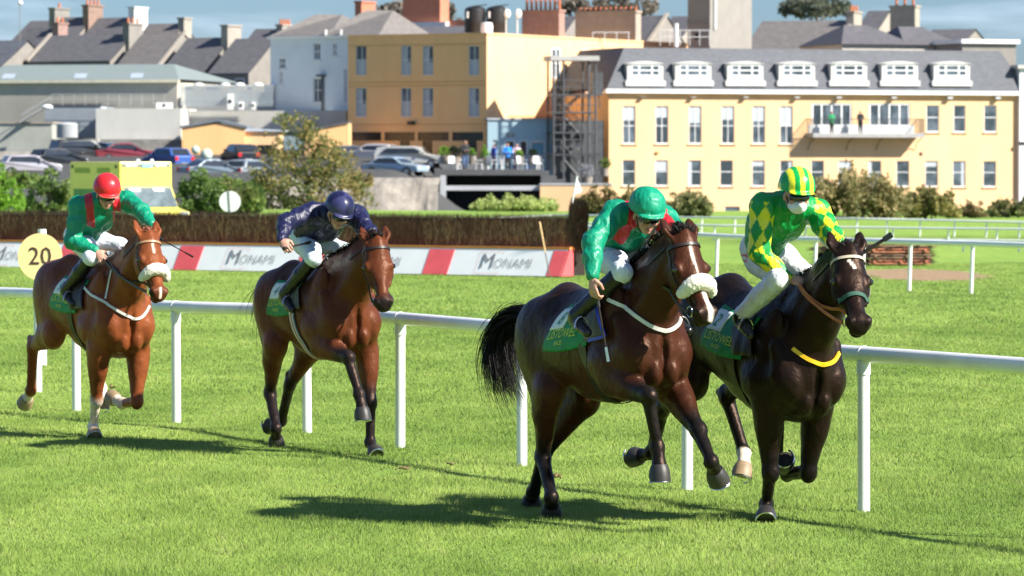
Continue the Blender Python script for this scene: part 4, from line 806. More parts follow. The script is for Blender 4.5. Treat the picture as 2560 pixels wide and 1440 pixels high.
gable('house','long slate roofed house with pink brick gable at top left','house',332,85,128,350,2.2,3.2,5,GST,SL2,[(0.0,2.0,.75,GST,3)],coping=[1.0],group=g1)
gable('house','slate roofed house under the chimney with three small pots','house',462,84,355,346,2.9,3.9,5,GST,SL3,[],coping=[0.],group=g1,windows=[(1.5,.6,.8,1.0)])
gable('house','slate roofed house in the middle of the left terrace','house',578,93,470,342,2.9,3.9,5,GST,SL2,[(0,2.0,.85,STN,0)],group=g1,windows=[(1.,.7,.7,1.2),(2.6,.7,.7,1.2)])
gable('house','slate roofed house touching the pale blue grey house','house',690,95,590,338,2.8,3.9,5,GST,SL2,[],group=g1,windows=[(.9,.5,.9,1.2),(2.6,.5,.9,1.2)])
gable('house','low stone gable house behind the slate roofs near the chimney with orange pots','house',712,71,640,372,2.,2.8,4,STN,SL2,[(.0,1.8,.2,STN,4)],group=g1)
gable('brick_house','pink brick gabled house at the far left with orange pots','house',150,68,72,362,2.4,2.4,4,PNK,SL2,[(.0,1.4,.25,PNK,2)])
gable('house','blue grey slate roof at the far left edge','house',70,100,-90,352,2.4,4,6,GST,SLT,[],group=g1)
def leftblock():
    def bx(name,lab,cat,u0,u1,v0,v1,Y,m,D=6,deg=-4,roof=None,extra=None):
        F=Face(u0,Y,deg); L_,zt=F.sz(u1,v0); zt=F.sz((u0+u1)/2,v0)[1]; zb=F.sz((u0+u1)/2,v1)[1]; r=empty(name,tuple(F.o),math.radians(deg),lab,cat)
        MB().box(0,L_,0,D,zb,zt).build('wall',m,r)
        if roof: MB().box(-.08,L_+.08,-.10,D,zt,zt+.14).build('coping',roof,r)
        return r,F,L_,zb,zt
    # warehouse
    wm=mat('warehouse_wall',(.44,.41,.34),.9,.10,.5); gm=mat('warehouse_roof',(.20,.235,.22),.55,.05,1.2,stretch=(6,1,1))
    F=Face(-60,322,-14); L_,_=F.sz(443,205); ze=F.sz(443,206)[1]; ze0=F.sz(0,187)[1]; r=empty('warehouse',tuple(F.o),math.radians(-14),'large pale warehouse with a shallow grey green metal roof','warehouse')
    MB().box(0,L_,0,16,-1,ze).build('wall',wm,r); MB().box(-.1,L_+.2,-.25,.0,ze,ze+.22).build('gutter',mat('cream_gutter',(.72,.66,.50),.6),r)
    b=MB(); zr=ze+1.55; b.add([(-.2,-.15,ze+.23),(L_+.2,-.15,ze+.23),(L_-2.6,7,zr),(-.2,7,zr),(L_+.2,15,ze+.2),(-.2,15,ze+.2)],[(0,1,2,3),(1,4,2),(3,2,4,5)]); b.build('roof',gm,r)
    sm=mat('rooflight',(.40,.45,.50),.4)
    for t in(.02,.38,.66): x=L_*t; b=MB(); b.add([(x+1.6,.4,ze+.36),(x+2.6,.4,ze+.36),(x+1.2,5.2,zr-.36),(x+.2,5.2,zr-.36)],[(0,1,2,3)]); b.build('rooflight',sm,r)
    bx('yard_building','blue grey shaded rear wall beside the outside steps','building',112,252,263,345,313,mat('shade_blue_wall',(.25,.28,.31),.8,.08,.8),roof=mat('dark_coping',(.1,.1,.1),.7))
    bx('low_shed','low grey green concrete building at the left edge above the cars','building',-60,130,309,380,306,mat('conc_greygreen',(.37,.38,.33),.9,.12,.8),roof=STN)
    bx('yard_wall','grey green yard wall below the ribbed water tank','wall',128,244,348,386,304,mat('conc_greygreen2',(.36,.35,.31),.9,.12,.8),D=1)
    r,F2,l2,zb,zt=bx('white_building','white painted flat roofed building in the middle of the left yard','building',240,452,271,349,308,mat('white_wash',(.54,.53,.48),.85,.06,.7),D=8)
    bx('rough_wall','rough grey concrete wall under the white flat roofed building','wall',244,456,350,388,306.8,mat('rough_conc',(.30,.28,.25),.95,.3,1.2,bump=.05,bscale=2),D=1)
    bx('white_wall','long white wall running behind the orange shed','wall',452,865,277,330,312,mat('white_wash2',(.54,.52,.47),.85,.08,.6),D=6,deg=-7)
    bx('stone_wall','low pale stone wall at the left edge behind the lilac grey car','wall',-60,170,378,430,292,mat('stone_wall_pale',(.46,.42,.35),.9,.3,1.0),D=.6)
    # palisade fence on roof
    f=empty('palisade_fence',tuple(P(452,266,311)),math.radians(-7),'pale grey palisade fence on the flat roof left of the blue grey house','fence'); b=MB()
    for k in range(48): b.box(k*.145,k*.145+.07,0,.02,0,1.55+.05*(k%2))
    b.box(0,7,.02,.05,.3,.36); b.box(0,7,.02,.05,1.2,1.26); b.build('palings',mat('palisade_grey',(.42,.47,.49),.5,.08,3,metal=.2),f)
    # roof rail of warehouse annex
    f=empty('roof_railing',tuple(P(128,264,312)),math.radians(-4),'thin grey safety railing on the flat roof in front of the warehouse','railing'); b=MB()
    for k in range(11): b.tube([(k*.85,0,0),(k*.85,0,.85)],.02,5)
    b.tube([(0,0,.85),(8.5,0,.85)],.02,5); b.tube([(0,0,.45),(8.5,0,.45)],.015,5); b.build('rails',mat('rail_grey',(.35,.36,.36),.5),f)
    # outside steps
    s0=P(50,305,305); f=empty('outside_stairs',tuple(s0),0,'grey metal outside stairs with a white drum beside them at the left','stairs'); b=MB()
    for y in(0,.9): b.tube([(0,y,0),(2.1,y,1.25)],.07,6); b.tube([(0,y,.5),(2.1,y,1.75)],.03,6)
    for k in range(8): b.box(k*.26,k*.26+.2,0,.9,k*.155,k*.155+.03)
    b.build('flight',mat('stair_grey',(.36,.36,.35),.6),f); 
    f=empty('vent_cowl',tuple(P(118,268,304)),0,'white oval cowl at the top of the outside stairs','vent'); MB().sphere((0,0,0),.22,14,8,(1.9,1,.9)).build('cowl_shell',M['white'],f,True)
    f=empty('water_tank',tuple(P(168,346,303)),0,'grey ribbed horizontal water tank on the yard wall','tank'); b=MB(); prof=[(.45,0),(.74,.04)]
    z=.04
    for k in range(6): prof+=[(.77,z+.03),(.77,z+.13),(.73,z+.155)]; z+=.17
    prof+=[(.60,z+.06),(.0,z+.12)]; b.tube([(0,0,q[1]) for q in prof],[max(q[0],.01) for q in prof],22); b.build('tank_shell',mat('tank_grey',(.40,.41,.41),.5,.06,2),f,True)
    # AC units and dishes on flat roof
    for k,(u,v,w,h,lab) in enumerate(((575,272,.45,1.1,'tall white roof unit left of the blue grey house'),(602,272,.4,.5,'small white roof unit beside the tall one'),(633,272,.3,.5,'smallest white roof unit by the blue grey wall'),(410,270,1.2,.4,'long low white roof unit above the white building'),(258,285,.3,.5,'white box on the parapet left of the white building'))):
        f=empty('roof_unit',tuple(P(u,v,310)),0,lab,'roof unit','white roof units'); MB().box(-w/2,w/2,0,.5,-.1,h).build('casing',WHT,f,bevel=.03); MB().tube([(0,-.03,h*.5),(0,-.01,h*.5)],min(w,h)*.3,12).build('fan_grille',M['black'],f)
    for k,u in enumerate((497,563,600,645)):
        f=empty('roof_dome',tuple(P(u,214,318)),0,('leftmost','second','third','rightmost')[k]+' of the four white domed rooflights on the flat roof','rooflight','white domed rooflights'); MB().sphere((0,0,0),.42,16,8,(1,1,.55)).build('dome',WHT,f,True); MB().box(-.45,.45,-.45,.45,-.5,0.).build('kerb',STN,f)
    fb=empty('plant_room',tuple(P(452,262,320)),math.radians(-7),'low grey roof block behind the palisade fence','building'); MB().box(0,7.2,0,3,-.6,1.35).build('wall',mat('grey_block',(.34,.35,.35),.85,.08,1),fb); MB().box(-.05,7.3,-.06,3,1.35,1.5).build('coping',WHT,fb)
    # orange shed
    F=Face(455,300,0); r=empty('orange_shed',tuple(F.o),0,'orange gabled shed with dark roof edge in the car park','shed')
    w=F.sz(612,350)[0]; zb=F.sz(540,380)[1]-.3; z0=F.sz(455,320)[1]; za=F.sz(545,304)[1]; b=MB(); ridge=F.sz(545,304)[0]
    b.prism([(0,0,zb),(w,0,zb),(w,0,z0),(ridge,0,za-.12),(0,0,z0)],(0,0,0),(0,7,0)); b.build('wall',OY,r)
    b=MB()
    for(xa,zx,xb,zy) in((-.15,z0-.02,ridge,za),(ridge,za,w+.15,z0-.02)): b.prism([(xa,-.12,zx),(xb,-.12,zy),(xb,-.12,zy+.16),(xa,-.12,zx+.16)],(0,0,0),(0,7.3,0))
    b.build('roof',mat('shed_roof',(.16,.18,.20),.5,.1,2),r); lx=F.sz(697,325)[0]
    MB().box(w+.002,lx,.5,6,zb,z0-.25).build('side_wing',HY,r); MB().box(w+.9,lx-.2,.46,.498,zb,z0-1.2).build('dark_opening',bpy.data.materials['dark_opening'],r); MB().prism([(w,.3,z0-.24),(lx+.3,.3,z0-.24),(lx+.3,.3,z0-.14),(w,.3,z0-.02)],(0,0,0),(0,6,0)).build('side_roof',mat('shed_roof_lit',(.5,.56,.62),.4),r)  # sunlit side put into the colours: paler copies of wall and roof
    F=Face(815,298,0); r=empty('ochre_lean_to',tuple(F.o),0,'small ochre lean to at the left foot of the ochre block','shed'); w=F.sz(872,350)[0]; zb=F.sz(840,386)[1]-.4; b=MB(); b.prism([(-1.5,0,zb),(w,0,zb),(w,0,F.sz(840,308)[1]),(-1.5,0,F.sz(840,330)[1])],(0,0,0),(0,5,0)); b.build('wall',OY,r); b=MB(); b.prism([(-1.7,-.1,F.sz(840,330)[1]),(w,-.1,F.sz(840,308)[1]),(w,-.1,F.sz(840,303)[1]),(-1.7,-.1,F.sz(840,326)[1])],(0,0,0),(0,5.2,0)); b.build('roof',SL2,r)
leftblock()
def bluehouse():
    d=math.radians(-30); o=P(872,400,316); Lf=8.2; fo=np.array([o[0],o[1],0])+ang(150)*Lf*.97; F=Face(0,300,-30); F.o=fo; 
    r=empty('blue_grey_house',tuple(fo),d,'tall pale blue grey house left of the ochre block','house'); m=mat('render_bluegrey',(.58,.64,.67),.85,.05,.7)
    Lf=F.sz(880,150)[0]; x0=F.sz(676,150)[0]; zt=F.sz(775,95)[1]; zb=F.sz(775,290)[1]-1.5
    ws=[F.rect(698,145,713,172),F.rect(698,178,706,210),F.rect(784,108,801,150),F.rect(832,108,842,140),F.rect(783,195,804,256),F.rect(860,172,868,258)]
    wall(r,F,x0,Lf,zb,zt,ws,m); MB().add([(x0,0,zb),(x0,9,zb),(x0,9,zt),(x0,0,zt)],[(0,1,2,3)]).build('side_wall',m,r)
    for w in ws: window(r,w,vb=(.5,),hb=(.5,),fw=.06,silm=WHT)
    MB().box(x0-.15,Lf,-.25,.1,zt,zt+.14).build('gutter',WF,r)
    for (a,c,zr) in((x0-.1,x0+5.4,1.75),(x0+4.6,Lf+2.5,2.0)):
        b=MB(); mx=(a+c)/2; b.add([(a,-.2,zt+.15),(c,-.2,zt+.15),(c,8,zt+.15),(a,8,zt+.15),(mx-.6,3.2,zt+.15+zr),(mx+.9,4.6,zt+.15+zr)],[(0,1,5,4),(1,2,5),(2,3,4,5),(3,0,4)]); b.build('roof',SL3,r)
    x,z=F.sz(808,190); MB().tube([(x,-.12,z),(x,-.12,zb)],.09,8).build('drainpipe',mat('pipe_dark',(.05,.055,.06),.5),r); MB().box(x-.35,x+.25,-.5,-.02,z-.05,z+.1).build('door_hood',mat('hood_dark',(.05,.055,.06),.5),r)
    for u in(815,853): x,z=F.sz(u,74); MB().tube([(x,-.05,zt),(x,-.05,z)],.1,8).build('vent_pipe',WHT,r)
bluehouse()
g2='roofs along the skyline'
gable('house','hip ended slate roof behind the orange brick block','house',1180,64,880,335,1.4,4,6,GST,SL2,[],group=g2)
gable('house','dark slate roof behind the red brick chimney','house',975,45,905,352,2.4,3,4,GST,SL2,[(.88,2.2,1.3,RED,0)],group=g2)
def skyline():
    p=P(1060,55,345); r=empty('brick_stack',(p[0],p[1],0),math.radians(-30),'broad orange brick chimney block on the skyline above the ochre building','chimney'); z=p[2]
    MB().box(-1.7,1.9,-.6,.8,z-3,z+2.2).build('brickwork',RED,r); MB().box(-2.4,2.6,-.9,1.2,z-3,z-.05).build('plinth',WHT,r); MB().box(2.6,4.9,-.3,1.,z-3,z+.1).build('low_brick_wall',RED,r)
    for k,(u,lab) in enumerate(((1188,'left black cylindrical water tank on the roof'),(1242,'right black cylindrical water tank on the roof'))):
        p=P(u,82,322); r=empty('roof_tank',tuple(p),0,lab,'tank','black roof water tanks'); b=MB(); pr=[(.80,0),(.82,.1),(.80,.5),(.83,.55),(.80,1.0),(.82,1.5),(.78,1.85),(.5,2.0),(.01,2.06)]; b.tube([(0,0,z) for _,z in pr],[q for q,_ in pr],24); b.build('tank_shell',M['black'],r,True); MB().tube([(-.2,-.5,2.),(.9,-.3,2.15)],.05,6).build('inlet_pipe',M['black'],r); MB().box(-.62,-.5,-.83,-.79,1.1,1.6).build('white_mark',M['white'],r)
    p=P(1217,92,308); r=empty('roof_vent',tuple(p),0,'white capped vent cowl on the corner of the ochre block','vent'); MB().tube([(0,0,-.2),(0,0,.75),(0,0,1.0),(0,0,1.06)],[.42,.45,.40,.2],18).build('cowl',M['white'],r,True)
    for (u,lab) in((1265,'left slim mast with a small dish beside the black tanks'),(1293,'right mast with a round white dish beside the black tanks')):
        p=P(u,85,312); r=empty('antenna_mast',tuple(p),0,lab,'antenna','antenna masts'); MB().tube([(0,0,0),(0,0,1.9)],.05,8).build('mast',WHT,r); MB().sphere((.1,-.1,1.5),.3,14,8,(.8,.25,1.1)).build('dish',M['white'],r,True)
    def stack(u,v0,v1,Y,w,m,pots,lab,potc=POT,hh=.55):
        s=Y/FPX; p=P(u,v1,Y); r=empty('chimney_stack',tuple(p),math.radians(-30),lab,'chimney'); h=(v1-v0)*s
        b=MB(); b.box(-w/2,w/2,-.45,.45,-2,h); b.box(-w/2-.08,w/2+.08,-.53,.53,h-.18,h); b.build('stack',m,r)
        for k in range(pots): MB().tube([(-w/2+w*(k+.5)/pots,0,h),(-w/2+w*(k+.5)/pots,0,h+hh*.8),(-w/2+w*(k+.5)/pots,0,h+hh)],[.12,.10,.13],8).build('chimney_pot',potc,r)
        return r
    stack(1358,25,92,326,3.3,PNK,8,'pinkish chimney stack with eight tall red pots',hh=.85)
    stack(1520,28,92,330,5.4,STN,12,'wide pale chimney stack with a long row of orange pots',hh=.35)
    gable('house','slate roof between the eight pot stack and the wide stack','house',1440,40,1385,338,2.6,3.6,4,GST,SL2,[],group=g2)
    gable('house','slate roof right of the wide chimney stack','house',1668,38,1560,334,3.,4.2,4,GST,SL2,[],coping=[0.],group=g2)
    gable('house','slate roof left of the grey concrete tower','house',1740,40,1680,342,2.8,4,4,STN,SL2,[],group=g2)
    # tower
    p=P(1775,112,318); r=empty('concrete_tower',(p[0],p[1],0),math.radians(60-90),'tall square grey concrete tower block cut by the top edge','tower'); z=p[2]
    tm=mat('tower_concrete',(.27,.25,.22),.9,.08,.8); MB().box(-1.9,0,0,7.0,z-3,z+6).build('tower_wall',tm,r)
    MB().tube([(.12,.6,z+1.2),(.12,.6,z+6)],.1,8).build('downpipe',M['white'],r); MB().box(-1.95,-0.0,-.05,-.003,z+1.6,z+1.9).build('band',GST,r)
    b=MB(); b.box(-1.3,-.8,-.03,-.003,z+.4,z+.9); b.build('vent',M['black'],r)
    gable('house','long slate roof right of the concrete tower','house',2135,50,1905,338,2.6,5.2,4,GST,SL3,[(0,2.2,.55,STN,3)],coping=[0.],group=g2,skew=158)
    gable('house','small slate roof below the large cream chimney','house',2225,26,2170,350,2.4,3.5,4,STN,SL2,[],group=g2)
    stack(2262,14,78,338,2.2,STN,3,'large cream chimney stack with three orange pots at upper right')
    F=Face(2105,322,20); r=empty('hipped_house',tuple(F.o),math.radians(20),'low cream house with hipped slate roofs behind the mansard roof','house'); L_=F.sz(2395,110)[0]; zt=F.sz(2250,112)[1]
    MB().box(0,L_,0,8,zt-3,zt).build('wall',mat('cream_wall',(.6,.55,.45),.8),r); h=F.sz(2250,70)[1]-zt
    for(a,c,s_) in((-.2,L_*.62,1.),(L_*.52,L_+.2,.95)): b=MB(); mx=(a+c)/2; b.add([(a,-.3,zt),(c,-.3,zt),(c,8,zt),(a,8,zt),(mx-1.2,3.5,zt+h*s_+.3),(mx+1.0,3.8,zt+h*s_+.3)],[(0,1,5,4),(1,2,5),(2,3,4,5),(3,0,4)]); b.build('roof',SL2,r)
    F=Face(2405,320,20); r=empty('flat_roof_house',tuple(F.o),math.radians(20),'low building with a white flat roof edge at upper right','house'); L_=F.sz(2540,110)[0]; zt=F.sz(2470,99)[1]; MB().box(0,L_,0,5,zt-3,zt-.3).build('wall',GST,r); MB().box(-.2,L_+.2,-.3,5,zt-.3,zt).build('roof_edge',M['white'],r)
    gable('house','dark pointed slate roof at upper right behind the white roof edge','house',2440,72,2330,345,1.6,3.5,4,GST,SL2,[],group=g2)
    # roof rail & flue on the wing behind the mansard
    r=empty('roof_guardrail',tuple(P(1650,104,316)),math.radians(5),'thin pale guard rail around the white flue on the roof left of the tower','railing'); b=MB()
    for k in range(6): b.tube([(k*.75,0,-.3),(k*.75,0,.85)],.03,6)
    for z in(.35,.85): b.tube([(0,0,z),(3.8,0,z)],.03,6)
    b.build('rails',WHT,r); f=empty('roof_flue',tuple(P(1690,104,315)),0,'white flue pipe behind the guard rail','flue'); MB().tube([(0,0,-.4),(0,0,1.35)],.17,12).build('pipe',M['white'],f,True)
    r=empty('roof_guardrail',tuple(P(1482,96,314)),math.radians(8),'thin pale guard rail on the ochre block roof below the wide chimney','railing'); b=MB()
    for k in range(4): b.tube([(k*.9,0,-.3),(k*.9,0,.45)],.03,6)
    b.tube([(0,0,.45),(2.8,0,.45)],.03,6); b.build('rails',WHT,r)
    # lamp post at far left
    r=empty('street_lamp',tuple(P(50,75,350)),0,'slim pole with a white globe lamp at the top left','lamp'); MB().tube([(0,0,-1),(0,0,2.1)],.035,6).build('pole',GST,r); MB().sphere((.02,0,2.25),.22,12,8).build('globe',M['white'],r,True)
    # distant trees
    GD=[(.13,.12,.10),(.19,.165,.13),(.24,.20,.16)]
    for (u,v0,v1,w,seed,lab) in((985,8,60,40,31,'bare brownish tree behind the left end of the brick block'),(1120,0,50,32,32,'bare brownish tree right of the brick block'),(1560,-14,40,75,33,'wide grey brown tree above the wide chimney stack'),(1440,-5,30,40,36,'thin grey brown tree above the eight pot stack'),(2040,-12,40,90,34,'large dark green tree on the skyline right of the tower')):
        tree(u,v0,v1+40,420,lab,GD if seed!=34 else [(.07,.085,.06),(.11,.12,.08),(.15,.15,.11)],[(u,(v0+v1)/2,w,(v1-v0)*.5),(u-w*.6,(v0+v1)/2+12,w*.5,(v1-v0)*.32),(u+w*.6,(v0+v1)/2+12,w*.5,(v1-v0)*.32)],2600,.42,seed,.2)
skyline()
POSE={'h1':{'O':[-3.678,37.148],'h':0.537,'pitch':-0.06,'dz':-0.051,'s':1.084,'RF':[[0.56,-0.16,1.12],[0.427,-0.171,0.894],[0.345,-0.145,0.482],[0.165,-0.083,0.237],[0.271,-0.126,0.203],[0.357,-0.157,0.163]],'LF':[[0.56,0.16,1.12],[0.446,0.169,0.885],[0.551,0.117,0.481],[0.248,0.136,0.426],[0.13,0.135,0.448],[0.031,0.134,0.453]],'RH':[[-0.6,-0.14,1.26],[-0.449,-0.18,0.937],[-0.887,-0.158,0.794],[-0.969,-0.128,0.413],[-1.062,-0.119,0.338],[-1.139,-0.114,0.275]],'LH':[[-0.6,0.14,1.26],[-0.255,0.17,1.169],[-0.464,0.192,0.768],[-0.172,0.146,0.513],[-0.094,0.117,0.427],[-0.064,0.098,0.333]],'poll':[0.953,0.004,1.864],'muz':[1.292,-0.039,1.421],'roll':0.006},'h2':{'O':[-1.619,35.342],'h':0.495,'pitch':0.042,'dz':-0.011,'s':1.065,'RF':[[0.56,-0.16,1.12],[0.387,-0.17,0.926],[0.792,-0.148,0.822],[0.926,-0.123,0.544],[0.961,-0.119,0.429],[0.974,-0.118,0.329]],'LF':[[0.56,0.16,1.12],[0.464,0.172,0.877],[0.568,0.147,0.468],[0.578,0.137,0.157],[0.68,0.117,0.098],[0.766,0.101,0.05]],'RH':[[-0.6,-0.14,1.26],[-0.473,-0.176,0.924],[-0.727,-0.107,0.543],[-0.472,-0.18,0.263],[-0.554,-0.143,0.183],[-0.615,-0.111,0.11]],'LH':[[-0.6,0.14,1.26],[-0.488,0.174,0.919],[-0.819,0.114,0.604],[-1.06,0.143,0.301],[-1.177,0.139,0.277],[-1.271,0.11,0.258]],'poll':[0.998,0.012,1.729],'muz':[1.238,-0.042,1.226],'roll':0.319},'h3':{'O':[0.642,28.336],'h':0.506,'pitch':0.104,'dz':0.021,'s':1.098,'RF':[[0.56,-0.16,1.12],[0.353,-0.17,0.959],[0.749,-0.173,0.828],[0.728,-0.114,0.524],[0.75,-0.122,0.407],[0.747,-0.124,0.306]],'LF':[[0.56,0.16,1.12],[0.466,0.172,0.878],[0.793,0.134,0.613],[1.029,0.072,0.421],[0.953,0.141,0.363],[0.915,0.193,0.288]],'RH':[[-0.6,-0.14,1.26],[-0.47,-0.166,0.925],[-0.702,-0.099,0.525],[-0.435,-0.203,0.27],[-0.53,-0.152,0.215],[-0.596,-0.115,0.15]],'LH':[[-0.6,0.14,1.26],[-0.61,0.168,0.886],[-0.948,0.058,0.568],[-1.224,0.112,0.315],[-1.328,0.154,0.277],[-1.404,0.19,0.226]],'poll':[0.983,0.0,1.777],'muz':[1.231,-0.001,1.276],'roll':0.043},'h4':{'O':[1.721,28.689],'h':0.46,'pitch':-0.126,'dz':-0.042,'s':1.109,'RF':[[0.56,-0.16,1.12],[0.383,-0.169,0.931],[0.431,-0.151,0.516],[0.26,-0.059,0.276],[0.36,-0.118,0.249],[0.439,-0.162,0.208]],'LF':[[0.56,0.16,1.12],[0.401,0.17,0.915],[0.39,0.142,0.498],[0.091,0.173,0.423],[0.162,0.111,0.497],[0.222,0.064,0.56]],'RH':[[-0.6,-0.14,1.26],[-0.554,-0.18,0.905],[-0.949,-0.161,0.663],[-1.152,-0.11,0.332],[-1.263,-0.132,0.292],[-1.358,-0.155,0.27]],'LH':[[-0.6,0.14,1.26],[-0.321,0.176,1.031],[-0.698,0.155,0.779],[-0.47,0.18,0.456],[-0.383,0.132,0.391],[-0.344,0.095,0.305]],'poll':[0.902,0.013,1.955],'muz':[1.295,-0.103,1.572],'roll':0.232}}
RIDE={'h1':{'nk':[0.151,-0.045,2.092],'head':[0.337,-0.092,2.158],'shR':[0.088,-0.218,2.032],'shL':[0.22,0.133,2.082],'elR':[0.105,-0.273,1.754],'elL':[0.489,0.147,2.019],'wrR':[0.302,-0.164,1.687],'wrL':[0.704,0.137,1.926],'hip':[-0.183,-0.064,1.747],'hipR':[-0.092,-0.076,1.726],'hipL':[-0.275,-0.058,1.768],'knR':[0.279,-0.191,1.629],'knL':[0.017,0.194,1.704],'anR':[0.012,-0.282,1.351],'anL':[0.002,0.294,1.322],'toR':[0.131,-0.275,1.262],'toL':[0.136,0.283,1.261]},'h2':{'nk':[0.268,0.015,1.965],'head':[0.464,-0.045,1.96],'shR':[0.229,-0.159,1.96],'shL':[0.292,0.201,1.931],'elR':[0.304,-0.42,1.885],'elL':[0.536,0.179,1.793],'wrR':[0.459,-0.542,1.751],'wrL':[0.705,0.069,1.665],'hip':[-0.16,-0.029,1.763],'hipR':[-0.073,-0.054,1.73],'hipL':[-0.247,-0.01,1.797],'knR':[0.29,-0.188,1.598],'knL':[0.069,0.193,1.663],'anR':[0.005,-0.305,1.335],'anL':[-0.017,0.317,1.292],'toR':[0.109,-0.294,1.226],'toL':[0.115,0.297,1.224]},'h3':{'nk':[0.485,0.003,1.953],'head':[0.67,-0.069,1.937],'shR':[0.472,-0.171,1.948],'shL':[0.459,0.183,1.916],'elR':[0.528,-0.372,1.774],'elL':[0.682,0.142,1.766],'wrR':[0.608,-0.432,1.565],'wrL':[0.74,-0.025,1.615],'hip':[0.092,-0.025,1.752],'hipR':[0.177,-0.06,1.722],'hipL':[0.012,0.004,1.781],'knR':[0.53,-0.18,1.588],'knL':[0.331,0.199,1.675],'anR':[0.26,-0.363,1.355],'anL':[0.241,0.357,1.331],'toR':[0.366,-0.362,1.258],'toL':[0.365,0.349,1.257]},'h4':{'nk':[0.316,-0.061,2.16],'head':[0.486,-0.126,2.237],'shR':[0.284,-0.234,2.124],'shL':[0.333,0.116,2.099],'elR':[0.322,-0.268,1.853],'elL':[0.575,0.085,1.984],'wrR':[0.437,-0.116,1.707],'wrL':[0.789,0.038,1.917],'hip':[0.009,-0.068,1.827],'hipR':[0.08,-0.101,1.779],'hipL':[-0.058,-0.036,1.877],'knR':[0.451,-0.194,1.703],'knL':[0.2,0.17,1.68],'anR':[0.176,-0.279,1.444],'anL':[0.175,0.283,1.434],'toR':[0.296,-0.291,1.365],'toL':[0.297,0.296,1.359]}}
